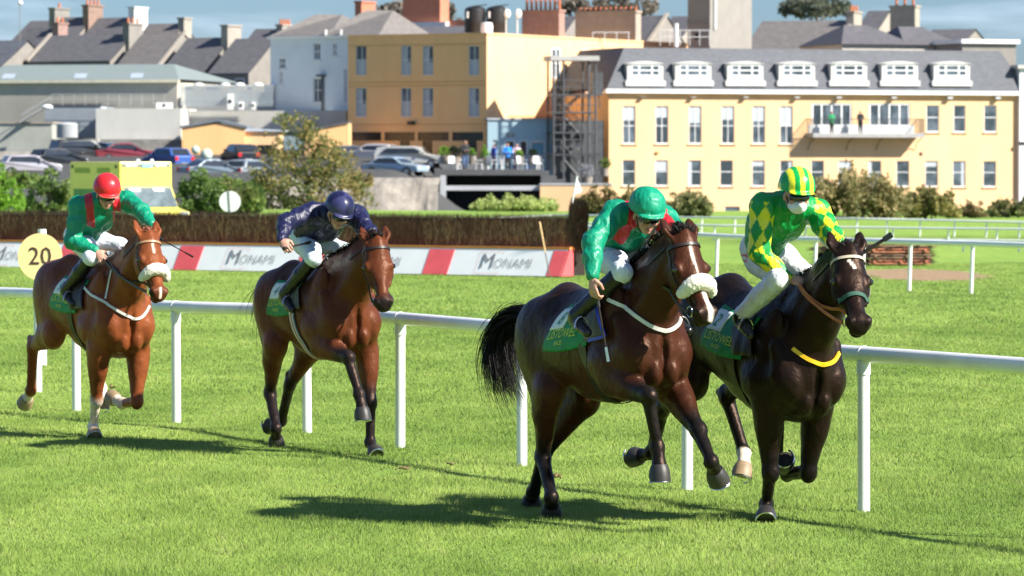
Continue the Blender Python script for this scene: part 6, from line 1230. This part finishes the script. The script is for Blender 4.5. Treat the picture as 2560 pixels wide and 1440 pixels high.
    strap('girth',ptsG,.085,tack.get('girth_mat',LEA)); 
    if tack.get('piping'): strap('flap_piping',[side(sh_+.10+.03*t+.09*t+.012,1.46-.25*t+.02,-1,.040) for t in np.linspace(0,1,9)]+[side(sh_-.01+(.23*s),1.205+.02*s,-1,.040) for s in np.linspace(.95,.3,5)],.022,tack['piping'],.008)
    if tack.get('girth_stripe'): 
        for k,(w,m_) in enumerate(((.062,tack['girth_stripe'][0]),(.03,tack['girth_stripe'][1]),(.010,tack['girth_stripe'][2]))): strap('girth_stripe',[q+unit(q-R_.loc(np.array((gx,0,1.2))))*(.006+.004*k) for q in ptsG],w,m_)
    # breast girth seen in the photograph
    if tack.get('breast'):
        pp=tack['breast']; c2=catmull([np.array([u,v,0.]) for u,v in pp],6); q=[surf(x[0],x[1],.006) for x in c2]; q=[x for x in q if x is not None]
        # carry it on round the hidden side down to the girth
        last=R_.can(q[-1]); 
        for t in np.linspace(.15,1,8): z=last[2]+(1.25-last[2])*t; x=last[0]+(.02-last[0])*t; q.append(side(x,z,1,.008))
        
        q=[np.array(a) for a in q]; qs=[q[0]]+[(q[i-1]+2*q[i]+q[i+1])/4 for i in range(1,len(q)-1)]+[q[-1]]
        if tack.get('breast_clip'): qs=qs[tack['breast_clip'][0]:]
        strap('breast_girth',qs,tack.get('breast_w',.045),tack.get('breast_mat',WLE),.012)
    if tack.get('neck_strap'):
        pp=tack['neck_strap']; q=[surf(x[0],x[1],.008) for x in catmull([np.array([u,v,0.]) for u,v in pp],5)]; strap('neck_strap',q,.018,WLE,.006)
    return root,R_,bvh,H,surf,side,strap
CLG=mat('cloth_green',(.004,.21,.070),.55,.10,6,spec=.3,bump=.004,bscale=40); WHTC=mat('cloth_white',(.66,.72,.70),.6,.05,6); GRC=mat('cloth_digit_green',(.02,.22,.15),.6,.05,6); YLT=mat('cloth_yellow_print',(.55,.62,.03),.6,.05,6)
NAVY=mat('cloth_navy',(.02,.025,.09),.7,.1,8); BLU=mat('trim_blue',(.05,.07,.55),.5,.1,8); GRY=mat('flap_grey',(.12,.11,.10),.6,.15,8); TAN=mat('flap_olive',(.10,.095,.07),.6,.15,8); REDM=mat('stripe_red',(.5,.05,.04),.6,.1,8); BLS=mat('stripe_blue',(.12,.18,.30),.6,.1,8); WHS=mat('stripe_white',(.62,.62,.6),.6,.1,8); YEL=mat('strap_yellow',(.80,.48,.01),.5,.06,8); GNB=mat('noseband_green',(.03,.09,.06),.8,.2,20,bump=.004,bscale=80)
HORSES={}
HORSES['h1']=make_horse('h1','chestnut horse with a white sheepskin noseband and white lower legs, leftmost of the four',dict(dorsal_shade=.45,coat=(.185,.050,.016),dark=(.065,.020,.010),pale=(.26,.085,.033),white=(.66,.56,.44),sock={'RF':2.15,'LF':1.25,'LH':1.5,'RH':.75},blaze=[(.10,.17,-.004,.002,.010),(.50,.56,0,0,.012)],muzzle=.8),
 dict(shift=.11,red=1,nose='wool',mane_n=160,mane_len=.5,forelock=50,cloth_mat=CLG,panel='9',breast=[(205,712),(232,738),(262,757),(300,780),(338,797),(358,787),(372,765)],breast_mat=WLE,breast_w=.023,neck_strap=[(281,675),(274,705),(268,735),(264,748)],girth_mat=LEA,brow=mat('brow_tan',(.35,.2,.1),.5)))
HORSES['h2']=make_horse('h2','reddish bay horse with black knees and no noseband fleece, ridden by the navy jockey',dict(dorsal_shade=.55,coat=(.095,.026,.010),dark=(.013,.010,.010),pale=(.16,.045,.018),white=(.6,.5,.4),points=1,muzzle=1.),
 dict(nose=None,cloth_mat=CLG,panel='4',mane_n=420,mane_len=1.3,mane_lift=1.5,forelock=150,girth_mat=BLS,girth_stripe=(WHS,REDM,WHS),girth_x=.06,flap_mat=TAN,tail=([(-.90,0,1.38),(-1.08,0,1.42),(-1.24,0,1.26),(-1.16,-.02,1.02)],55,.16)))
HORSES['h3']=make_horse('h3','dark bay horse with a white blaze, fluffy white noseband and big black tail',dict(dorsal_shade=.72,coat=(.044,.0135,.0065),dark=(.008,.007,.007),pale=(.10,.034,.016),white=(.68,.60,.52),points=1,blaze=[(.10,.20,-.006,.0,.011),(.20,.30,.0,.008,.007),(.36,.56,.010,.018,.020)],muzzle=.85),
 dict(shift=.22,slant=-.22,piping=BLU,nose='wool',cloth_mat=CLG,panel='8',mane_n=520,mane_len=1.5,mane_lift=1.4,forelock=170,breast=[(1522,749),(1545,760),(1570,774),(1595,792),(1620,810),(1645,822),(1670,825),(1692,812),(1700,795)],breast_mat=WLE,breast_w=.025,flap_mat=GRY,saddle_mat=NAVY,girth_mat=LEA,
 tail=([(-.88,0,1.40),(-1.12,.0,1.54),(-1.50,.02,1.42),(-1.48,.0,1.14),(-1.24,0,.93)],2200,.155)))
HORSES['h4']=make_horse('h4','nearly black horse with a small white star, green noseband and yellow breast strap, rightmost',dict(dorsal_shade=.5,coat=(.010,.0055,.004),dark=(.006,.005,.005),pale=(.026,.012,.008),white=(.66,.58,.46),points=1,sock={'LH':.95},blaze=[(.105,.145,-.012,.016,.014)],muzzle=.6),
 dict(shift=.12,nose=GNB,cloth_mat=CLG,panel='2',mane_n=260,mane_len=.55,forelock=40,breast=[(1980,868),(2000,885),(2025,900),(2055,910),(2080,904),(2096,882)],breast_mat=YEL,breast_clip=(1,),breast_w=.027,saddle_mat=LEA,tail=([(-.86,0,1.36),(-1.05,0,1.40),(-1.25,0,1.2),(-1.2,0,.8)],200,.13),brow=mat('brow_pale',(.5,.42,.3),.5)))
# ---------------------------------------------------------------- people
SKIN=mat('skin',(0,0,0),.55,.08,12,attr=True,spec=.4)
def silkmat(name,rough=.40,bump=.013,bs=30):
    m=mat(name,(0,0,0),rough,.05,6,attr=True,spec=.45,bump=bump,bscale=bs,stretch=(1,1,.5)); return m
SILK=silkmat('racing_silk'); BREE=mat('breeches_cloth',(0,0,0),.65,.07,6,attr=True,bump=.016,bscale=20); BOOTM=mat('boot_leather',(.010,.009,.009),.28,.2,10,spec=.5,coat=.08,bump=.004,bscale=30); GOG=mat('goggles_black',(.01,.01,.012),.08,.1,5,spec=1.)
WRAP=mat('clear_overtrousers',(.58,.60,.60),.25,.08,6,spec=.7,bump=.010,bscale=24)
def add_hand(S,w,d,n,k,curl=1.,side=1,sp=.0215):
    """palm, four jointed fingers and a thumb; d along the hand, n out of the back of the hand"""
    d=unit(d); n=unit(n-d*(n@d)); a=np.cross(d,n)*side
    S.cone(w-d*.02*k,w+d*.02*k,.026*k,.030*k,.01*k,(n,.72)); S.ell(w+d*.052*k,np.array([.045,.041,.019])*k,.012*k,[d,a,n])
    for i in range(4):
        ln=(.9,1.,.94,.76)[i]; b=w+d*(.085-.004*abs(i-1))*k+a*(i-1.5)*sp*k; c0=.35*curl+.05*i; p=b; r=.0098*k
        for j,l in enumerate((.040,.028,.022)):
            an=c0+j*.85*curl; q=p+(d*math.cos(an)-n*math.sin(an))*l*ln*k; S.cone(p,q,r,r*.90,.003*k); p=q; r*=.92
    t0=w+d*.022*k+a*(-.034)*k; t1=t0+(d*.62-a*.55-n*.35)*.042*k; t2=t1+(d*.78+a*.05-n*.62)*.034*k
    S.cone(t0,t1,.015*k,.012*k,.008*k); S.cone(t1,t2,.012*k,.0095*k,.004*k)
def make_jockey(key,label,o):
    R_=Rig(key); k=1/R_.s; J={a:np.array(b) for a,b in RIDE[key].items()}
    root=empty('person',tuple(R_.O),R_.rz,label,'jockey','jockeys riding the racehorses')
    # face direction given in world terms: azimuth to the right of the camera line, pitch down
    az,pd,roll=[math.radians(x) for x in o['face']]; f=np.array([math.sin(az)*math.cos(pd),-math.cos(az)*math.cos(pd),-math.sin(pd)])
    c_,s_=math.cos(-R_.pt),math.sin(-R_.pt)
    def w2c(v): v=R_.w2l(np.array(v,float),True); return np.array([v[0]*c_-v[2]*s_,v[1],v[0]*s_+v[2]*c_])
    fu=w2c(f); up=w2c((math.sin(roll)*math.cos(az),math.sin(roll)*math.sin(az),math.cos(roll))); uu=unit(up-fu*(up@fu)); ll=np.cross(uu,fu); hc=J['head']
    Hd=lambda a,b,c: hc+(fu*a+ll*b+uu*c)*k; RM=[fu,ll,uu]; h=.0062*k
    allp=np.array(list(J.values())); S=SDF(allp.min(0)-.2*k,allp.max(0)+.2*k,h)
    r=lambda *x:[q*k for q in x]
    nk,hip=J['nk'],J['hip']; ch=lerp(hip,nk,.72); sp=lerp(hip,nk,.4)+np.array([-.03,0,.03])*k
    S.chain([hip,sp,ch,nk],r(.10,.10,.10,.05),.04*k,((0,1,0),1.15)); S.chain([J['shR'],nk,J['shL']],r(.045,.05,.045),.03*k)
    hands=o['hands']; HW={}
    for s_i in 'RL':
        S.chain([J['sh'+s_i],J['el'+s_i],J['wr'+s_i]],r(.045,.038,.026),.02*k); S.chain([J['hip'+s_i],J['kn'+s_i],J['an'+s_i]],r(.070,.046,.034),.03*k)
        d,n,cu=hands[s_i]; d=w2c(d); n=w2c(n); add_hand(S,J['wr'+s_i]+unit(d)*.02*k,d,n,k,cu,1 if s_i=='R' else -1); HW[s_i]=J['wr'+s_i]+unit(d)*.085*k-unit(n)*.022*k
    S.chain([nk,Hd(-.03,0,-.07)],r(.060,.058),.02*k)
    S.ell(Hd(-.005,0,.02),np.array([.098,.076,.105])*k,.01*k,RM); S.ell(Hd(.03,0,-.065),np.array([.062,.056,.062])*k,.025*k,RM); S.ell(Hd(.066,0,-.108),np.array([.022,.026,.020])*k,.015*k,RM)
    S.cone(Hd(.092,0,-.005),Hd(.114,0,-.042),.008*k,.013*k,.010*k); S.ell(Hd(.094,0,-.078),np.array([.010,.024,.006])*k,.006*k,RM); S.ell(Hd(.098,0,-.0725),np.array([.014,.022,.0022])*k,.003*k,RM,sub=True)
    for s_ in(-1,1): S.ell(Hd(.078,s_*.033,-.012),np.array([.02,.017,.013])*k,.008*k,RM,sub=True); S.ell(Hd(.074,s_*.033,-.012),np.array([.012,.012,.010])*k,.004*k,RM); S.ell(Hd(-.005,s_*.078,-.03),np.array([.018,.010,.030])*k,.006*k,RM); S.ell(Hd(.065,s_*.045,-.045),np.array([.02,.02,.02])*k,.02*k,RM)
    V,F=S.mesh(0,1); q=(V-hc)/k; a,b,c=q@fu,q@ll,q@uu; hd=np.linalg.norm(q,axis=1)<.2
    sk=np.array(o.get('skin',(.52,.27,.19))); col=np.tile(sk,(len(V),1)); n=vnoise(V,25,3,2); col*=(1+.08*n)[:,None]
    m=np.clip(1.3-((a-.094)**2/.02**2+b**2/.027**2+(c+.076)**2/.011**2),0,1)*hd; col=col*(1-.6*m[:,None])+np.array([.40,.10,.09])*.6*m[:,None]
    m=np.clip(1.2-(((np.abs(b)-.045)/.03)**2+((c+.045)/.03)**2+((a-.07)/.04)**2),0,1)*hd; col=col*(1-.3*m[:,None])+np.array([.55,.18,.14])*.3*m[:,None]
    body=link('body',npmesh('body',R_.loc(V),F,True,np.clip(col,0,1)),SKIN,root)
    def sdfpart(name,S,m,colf=None,wr=0.,fr=14,it=1,seed=1,par=None):
        V,F=S.mesh(0,it)
        if wr:
            N=vnormals(V,F); w=1-2*np.abs(vnoise(V*np.array([1,1,.7]),fr,seed,2)); w=np.sign(w)*np.abs(w)**1.3; V=V+N*(wr*k*w+wr*.6*k*vnoise(V,fr*.45,seed+5,2))[:,None]
        c=None if colf is None else colf(V); return link(name,npmesh(name,R_.loc(V),F,True,c),m,par or root)
    # silks
    lat=unit(J['shL']-J['shR']); S=SDF(allp.min(0)-.24*k,allp.max(0)+.24*k,.0085*k); tx=unit(nk-hip)
    bk=unit(np.cross(lat,tx)); bk=bk if bk[2]>0 else -bk
    S.chain([lerp(hip,nk,.10),sp+bk*.01*k,lerp(hip,nk,.62)+bk*.02*k,lerp(hip,nk,.93)],r(.118,.122,.130,.10),.06*k,(lat,1.22))
    S.ell(lerp(hip,nk,.66)-bk*.045*k,np.array([.17,.145,.10])*k,.06*k,[tx,lat,bk])
    for s_i in 'RL':
        sh,el,wr_=J['sh'+s_i],J['el'+s_i],J['wr'+s_i]; S.cone(lerp(nk,sh,.3)-bk*.02*k,sh,.085*k,.082*k,.04*k); S.ell(sh,.080*k,.04*k); S.chain([sh,lerp(sh,el,.5),el,lerp(el,wr_,.45),lerp(el,wr_,.98)],r(.078,.074,.064,.055,.038),.03*k)
        S.ell(el,.066*k,.03*k)
    S.cone(Hd(-.045,0,-.10),Hd(-.02,0,-.085),.062*k,.058*k,.03*k)
    # keep the head clear of the jacket
    S.ell(Hd(.02,0,.02),np.array([.125,.09,.155])*k,.01*k,RM,sub=True)
    arms=[(J['sh'+i],J['el'+i],J['wr'+i]) for i in 'RL']
    def silkcol(V):
        c=np.tile(np.array(o['silk'],float),(len(V),1)); L_=(V-lerp(J['shR'],J['shL'],.5))@lat/k; T=((V-hip)@tx)/np.linalg.norm(nk-hip)
        if o.get('epaulette'):
            m=(np.abs(np.abs(L_)-.118)<.034)&(T>.60)&(((V-lerp(hip,nk,.8))@bk)/k>-.16); c[m]=o['epaulette']
        if o.get('diamond'):
            for sh,el,wr_ in arms:
                for (p,q,t0,r0) in((sh,el,0,.075),(el,wr_,.30,.06)):
                    ax=unit(q-p); t=(V-p)@ax; ds=np.linalg.norm(V-p-np.clip(t,0,np.linalg.norm(q-p))[:,None]*ax,axis=1); e1=unit(np.cross(ax,(0.3,1,0.2))); e2=np.cross(ax,e1); an=np.arctan2((V-p)@e2,(V-p)@e1)
                    ins=(ds<.105*k)&(t>-.03*k)&(t<np.linalg.norm(q-p)+.03*k); tot=t/k+t0; x=tot/.085; y=an/(2*np.pi)*5.
                    ch=((np.floor(x*.5+y)+np.floor(x*.5-y))%2)==0
                    if sh is p: ins&=(np.abs(L_)>.135)
                    oth=ins; c[oth&ch]=o['diamond']; c[oth&~ch]=o['silk']
        return c
    jk=sdfpart('silk_jacket',S,SILK,silkcol,.0095,16,seed=3)
    # breeches
    S=SDF(allp.min(0)-.2*k,allp.max(0)+.2*k,.0085*k); S.ell(lerp(hip,nk,.02)-tx*.02*k,np.array([.13,.15,.13])*k,.05*k,[tx,lat,bk])
    for s_i in 'RL': hp_,kn,an=J['hip'+s_i],J['kn'+s_i],J['an'+s_i]; S.chain([hp_-tx*.03*k,lerp(hp_,kn,.5),kn,lerp(kn,an,o.get('bcut',.10))],r(.104,.084,.059,.054),.04*k); S.ell(kn,.060*k,.03*k)
    def bc(V):
        c=np.tile(np.array(o['breeches'],float),(len(V),1))
        for (cx,r1,cc,fr,th) in o.get('marks',[]):
            a_=np.array(J[cx]) if isinstance(cx,str) else np.array(cx); m=(np.linalg.norm(V-a_,axis=1)<r1*k)&(V[:,1]<a_[1]+.03)&(np.abs(vnoise(V,fr,4,1))<th); c[m]=cc
        return c
    sdfpart('breeches',S,BREE,bc,.0035,15,seed=8)
    for s_i in 'RL':
        kn,an,to=J['kn'+s_i],J['an'+s_i],J['to'+s_i]; fd=unit(to-an); S=SDF(np.minimum(kn,np.minimum(an,to))-.16*k,np.maximum(kn,np.maximum(an,to))+.16*k,.0075*k)
        top=o.get('bcut',.10)-.02; S.chain([lerp(kn,an,top),lerp(kn,an,.45),lerp(kn,an,.9),an],r(.064,.060,.046,.047),.02*k); fwd=unit(np.array([fd[0],0,fd[2]*.6])); sole=an-np.array([0,0,.045])*k
        S.cone(sole-fwd*.045*k,sole+fwd*.05*k,.040*k,.038*k,.02*k,((0,1,0),.85)); S.cone(sole+fwd*.05*k,sole+fwd*.165*k+np.array([0,0,-.004])*k,.040*k,.030*k,.02*k,((0,1,0),1.05)); S.cone(an,sole,.044*k,.040*k,.02*k)
        bt=sdfpart('boot',S,o.get('boot',BOOTM),None,.002,20,seed=2)
        # white band at top of the boot / cloth marking where the photograph has one
        if o.get('gaiter'):
            S=SDF(np.minimum(kn,an)-.14*k,np.maximum(kn,an)+.14*k,.008*k); S.chain([lerp(kn,an,.12),lerp(kn,an,.5),lerp(kn,an,.96)],r(.074,.066,.052),.02*k); sdfpart('overtrouser_leg',S,WRAP,None,.006,18,seed=7)
        # stirrup iron round the foot
        c0=sole+fwd*.085*k; pts=[R_.loc(c0+np.array([0,math.sin(q)*.055,-.040+(.075 if math.cos(q)>0 else .0)*math.cos(q)+.035])*k) for q in np.linspace(0,2*math.pi,17)]
        hs=HORSES[key][0]; st=MB().tube(pts,.006,6).build('stirrup',M['steel'],hs,True); tp=R_.loc(np.array((.02 if key!='h3' else .05,(.235 if s_i=='L' else -.235),1.44))); MB().tube([tp,lerp(tp,pts[0],.5)+np.array([0,.01*(1 if s_i=='L' else -1),0]),pts[0]],.009,6).build('stirrup_leather',o.get('leather',LEA),hs,True)
    # helmet with cap cover
    S=SDF(hc-.24*k,hc+.24*k,.0065*k); S.ell(Hd(-.012,0,.052),np.array([.138,.120,.122])*k,.01*k,RM); S.cone(Hd(-.03,0,.02),Hd(.01,0,.02),.118*k,.118*k,.02*k,(uu,.45)); 
    # open the underside
    q=[s.astype(np.float32) for s in np.meshgrid(*S.ax,indexing='ij')]; pl=((np.stack(q,-1)-hc)@uu)/k; pf=((np.stack(q,-1)-hc)@fu)/k; cut=(.028-.10*np.clip(-pf-.02,0,.2)*4*.25-pl)*k; S.f=np.maximum(S.f,cut)
    S.ell(Hd(.112,0,.032),np.array([.048,.088,.010])*k,.012*k,RM); S.ell(Hd(-.012,0,.16),np.array([.02,.02,.008])*k,.02*k,RM)
    def hcol(V):
        q=(V-hc)/k; a,b,c=q@fu,q@ll,q@uu; cc=np.tile(np.array(o['cap'],float),(len(V),1))
        if o.get('capstripe'):
            m=(np.floor((b+.119)/.034)%2==1)&(c>.030); cc[m]=o['capstripe']
        if o.get('capquarter'): m=(b>0.0)^(a>.02); cc[m]=o['capquarter']
        if o.get('capband'): m=(c>.024)&(c<.036)&(a>-.2)&(np.linalg.norm(q[:,:],axis=1)>.08); cc[m]=o['capband']
        return cc
    sdfpart('helmet',S,silkmat('cap_'+key,.30,.004,30) if not o.get('capwr') else SILK,hcol,o.get('capwr',.001),16,seed=6)
    S=SDF(hc-.2*k,hc+.2*k,.006*k); S.ell(Hd(.070,0,-.010),np.array([.048,.073,.034])*k,.01*k,RM); S.cone(Hd(.06,-.03,-.012),Hd(-.06,-.07,.0),.02*k,.012*k,.01*k,(ll,.5)); S.cone(Hd(.06,.03,-.012),Hd(-.06,.07,.0),.02*k,.012*k,.01*k,(ll,.5)); sdfpart('goggles',S,GOG)
    if o.get('mask'):
        S=SDF(hc-.2*k,hc+.2*k,.006*k); S.ell(Hd(.040,0,-.075),np.array([.078,.064,.052])*k,.01*k,RM); S.cone(Hd(.09,0,-.04),Hd(.11,0,-.055),.018*k,.02*k,.02*k); S.ell(Hd(-.02,0,-.08),np.array([.065,.09,.12])*k,.005*k,RM,sub=True); sdfpart('face_mask',S,mat('mask_white',(.75,.75,.74),.7,.05,10),None,.003,30)
    MB().tube([R_.loc(Hd(.02,-.074,-.02)),R_.loc(Hd(.05,-.055,-.095)),R_.loc(Hd(.055,.0,-.133)),R_.loc(Hd(.05,.055,-.095)),R_.loc(Hd(.02,.074,-.02))],.005,6).build('chin_strap',M['black'],root,True)
    # reins from the bit to the hands belong to the bridle
    hs,_,bvh,H,surf,side,strap=HORSES[key]
    for s_i,sd in(('R',-1),('L',1)):
        a=R_.loc(H(.475,sd*.066,-.10)); tgt=R_.loc(HW[s_i] if not o.get('one_hand') or s_i==o['one_hand'] else HW[o['one_hand']])
        mid=lerp(a,tgt,.5)+np.array([0,.03*sd,-.05]); pts=bez([a,mid,tgt],12); fx=[]
        for q in pts:
            h_=bvh.find_nearest(Vector(q)); n=np.array(h_[1]); dd=(q-np.array(h_[0]))@n
            fx.append(q if dd>.012 or h_[3]>.3 else np.array(h_[0])+n*.014)
        fx[-1]=tgt; MB().tube(fx,.007,6,ry=1.8).build('rein',o.get('rein',LEA),hs,True)
    if o.get('whip'):
        (hand,eu,ev,ey,th)=o['whip']; a=R_.loc(HW[hand]); b=R_.onplane(eu,ev,ey) ; wl=MB(); d=unit(b-a); w=empty('whip',tuple(R_.O+np.array([a[0]*math.cos(R_.rz)-a[1]*math.sin(R_.rz),a[0]*math.sin(R_.rz)+a[1]*math.cos(R_.rz),a[2]])),R_.rz,o['whiplab'],'whip')
        L_=np.linalg.norm(b-a); wl.tube([-d*.08,d*.12],[.013,.012],10).build('grip',M['black'],w,True); MB().tube([d*.12,d*L_*.8],[th,th*.8],8).build('shaft',LEA,w,True); MB().tube([d*L_*.8,d*L_],[th*1.3,th*1.5],8).build('tip',o.get('tip',M['black']),w,True)
    return root
EM=(.002,.235,.125)
make_jockey('h1','jockey in emerald silks and red cap leaning over the chestnut horse',dict(one_hand='R',face=(14,28,2),silk=EM,epaulette=(.55,.02,.03),cap=(.62,.02,.025),capband=(.75,.22,.10),breeches=(.72,.74,.80),hands={'R':((.55,-.5,-.5),(-.3,-.8,.7),1.1),'L':((.3,-.4,-.9),(-.1,-.4,.9),1.1)},marks=[((-.05,-.2,1.80),.10,(.05,.08,.35),30,.06)],whip=('L',482,642,.30,.006),whiplab='thin black whip held by the red capped jockey behind the horse ears'))
make_jockey('h2','jockey in dark navy silks and navy cap with one elbow stuck out',dict(one_hand='L',face=(22,32,6),silk=(.010,.011,.045),cap=(.012,.012,.048),capquarter=(.035,.035,.10),breeches=(.60,.68,.70),hands={'R':((.35,-.5,-.45),(-.5,.3,.7),1.4),'L':((.2,-.6,-.7),(0,-.4,.9),1.2)},whip=('R',776,606,-.15,.010),whiplab='short dark whip held level by the navy jockey'))
make_jockey('h3','jockey in emerald silks and crumpled green cap on the dark bay horse',dict(one_hand='L',face=(14,26,2),silk=EM,epaulette=(.55,.02,.03),cap=(.002,.26,.14),capwr=.004,breeches=(.66,.68,.76),hands={'R':((.05,-.25,-1),(-.7,-.6,.1),1.0),'L':((.2,-.6,-.7),(0,-.4,.9),1.2)},marks=[((.20,-.17,1.75),.13,(.05,.35,.12),24,.05)],boot=BOOTM,whip=('R',1521,904,-.40,.007),tip=M['white'],whiplab='thin whip hanging from the hand of the jockey on the dark bay horse'))
make_jockey('h4','jockey in green silks with yellow diamond sleeves, striped cap and white face mask',dict(one_hand='R',face=(14,16,1),silk=(.004,.26,.045),diamond=(.78,.74,.02),cap=(.006,.33,.06),capstripe=(.80,.74,.03),mask=1,breeches=(.68,.69,.68),gaiter=1,hands={'R':((.75,-.5,-.2),(-.1,-.5,.8),1.2),'L':((.4,-.5,-.3),(0,-.3,.9),1.4)},marks=[((-.02,-.18,1.78),.10,(.55,.02,.04),22,.10)],rein=LEB,whip=('L',2230,586,.30,.014),whiplab='thick black whip sticking out beyond the ears of the rightmost horse'))
# -- small standing people in the distance
def person(u,vb,Y,rz,lab,top,leg,hairc,pose=0,h=1.72,grp=None,name='person'):
    g=P(u,vb,Y); r=empty(name,tuple(g),rz,lab,'person',grp); k=h/1.72
    S=SDF((-.45,-.4,-.02),(.45,.4,1.8),.016)
    sh=[np.array((.0,s*.19,1.42)) for s in(-1,1)]; hp=[np.array((0,s*.09,.92)) for s in(-1,1)]
    el=[np.array((.05,s*.27,1.13)) for s in(-1,1)]; wr=[np.array((.22 if pose else .06,s*(.10 if pose else .27),1.15 if pose else .88)) for s in(-1,1)]
    S.chain([(0,0,.95),(0,0,1.2),(0,0,1.42)],[.12,.12,.11],.05,((0,1,0),1.25))
    for i in(0,1):
        S.chain([(0,0,1.42),sh[i],el[i],wr[i]],[.06,.055,.045,.03],.03); S.cone(wr[i],wr[i]+np.array([.05,0,-.05]),.032,.025,.02); S.chain([hp[i],(.02,(i*2-1)*.10,.5),(0,(i*2-1)*.11,.08)],[.085,.06,.04],.03); S.cone((-.03,(i*2-1)*.11,.04),(.15,(i*2-1)*.12,.035),.04,.035,.03)
    S.cone((0,0,1.42),(.01,0,1.56),.05,.05,.03); S.ell((.015,0,1.62),(.09,.075,.11),.02); S.ell((.10,0,1.60),(.02,.015,.02),.01)
    V,F=S.mesh(); link('body',npmesh('body',V*k,F,True,np.tile([.45,.24,.17],(len(V),1))),SKIN,r)
    S=SDF((-.45,-.45,.7),(.45,.45,1.7),.018); S.chain([(0,0,.90),(0,0,1.2),(0,0,1.40)],[.15,.145,.13],.05,((0,1,0),1.25))
    for i in(0,1): S.chain([(0,0,1.40),sh[i],el[i],lerp(el[i],wr[i],.9)],[.08,.075,.062,.045],.03)
    def mm(c): 
        n='cloth_%d_%d_%d'%tuple(int(x*100) for x in c); return bpy.data.materials.get(n) or mat(n,c,.8,.15,8)
    V,F=S.mesh(); link('jacket',npmesh('jacket',V*k,F,True),mm(top),r)
    S=SDF((-.3,-.3,0),(.3,.3,1.1),.018); S.ell((0,0,.93),(.13,.17,.12),.04)
    for i in(0,1): S.chain([hp[i],(.02,(i*2-1)*.10,.5),(0,(i*2-1)*.11,.10)],[.105,.08,.06],.03)
    V,F=S.mesh(); link('trousers',npmesh('trousers',V*k,F,True),mm(leg),r)
    S=SDF((-.2,-.2,1.4),(.2,.2,1.9),.015); S.ell((-.015,0,1.655),(.10,.088,.095),.02); V,F=S.mesh(); link('hair',npmesh('hair',V*k,F,True),mm(hairc),r)
    return r
g='people on the terrace'
person(1163,423,284,-1.2,'man in a black jacket and jeans standing on the terrace',(.02,.02,.022),(.10,.17,.30),(.25,.12,.06),1,1.9,g)
person(1235,424,285.5,-2.6,'person in royal blue seen side on in the middle of the terrace',(.03,.07,.35),(.02,.025,.08),(.03,.02,.02),0,1.7,g)
person(1269,425,284,-1.5,'person in a bright sky blue top on the terrace',(.02,.25,.75),(.015,.015,.018),(.3,.14,.07),1,1.78,g)
person(1292,425,286,-1.6,'person in a pale pink top at the right of the terrace group',(.70,.50,.58),(.3,.15,.18),(.45,.2,.16),1,1.75,g)
def onbalc(u,lab,top,leg,hc_,h):
    s_,z=HF.sz(u,333); q=HF.o+HF.d*s_+HF.n*.9; uu=1280+FPX*q[0]/q[1]; r=person(uu,400,q[1],-1.2,lab,top,leg,hc_,1,h); r.location=(q[0],q[1],HF.sz(u,333)[1]); return r
onbalc(2066,'person in a green top and dark skirt on the balcony',(.02,.28,.11),(.03,.03,.04),(.25,.05,.03),1.55); onbalc(2138,'person in black on the balcony between the two glass door sets',(.012,.012,.014),(.012,.012,.014),(.10,.06,.04),1.6)
person(1443,375,297.8,-1.4,'person in dark top and pale trousers on the fire escape stairs',(.02,.02,.02),(.45,.45,.45),(.05,.03,.02),0,1.15)
# loose divots of turf thrown up by the hooves
def divots():
    rng=np.random.default_rng(2); m=mat('divot',(.13,.10,.035),.95,.4,20); 
    for k,(u,v,sz) in enumerate(((1008,1186,.026),(1395,1205,.03),(1130,1176,.02),(1425,1095,.014),(280,1030,.025))):
        g=G(u,v); r=tag(SDFlump(g,sz,m,k),('tan','small dark','flat','tiny','pale')[k]+' clod of turf '+('on the grass between the second and third horses','right of the hind hooves of the dark bay horse','right of the second horse','below the belly of the dark bay horse','beside the white stocking of the chestnut horse')[k],'turf clod','turf clods')
def SDFlump(g,sz,m,k):
    S=SDF((-.16,-.16,-.12),(.16,.16,.16),.008); r2=np.random.default_rng(k)
    for _ in range(9): S.ell(r2.normal(0,sz*.8,3)*np.array([1.2,1,.35]),r2.uniform(.3,.8,3)*sz*np.array([1,1,.6]),.01)
    V,F=S.mesh(); o=link('turf_clod',npmesh('turf_clod',V,F,True),m); o.location=(g[0],g[1],g[2]+(.05 if k not in(3,4) else .25)); return o
divots()
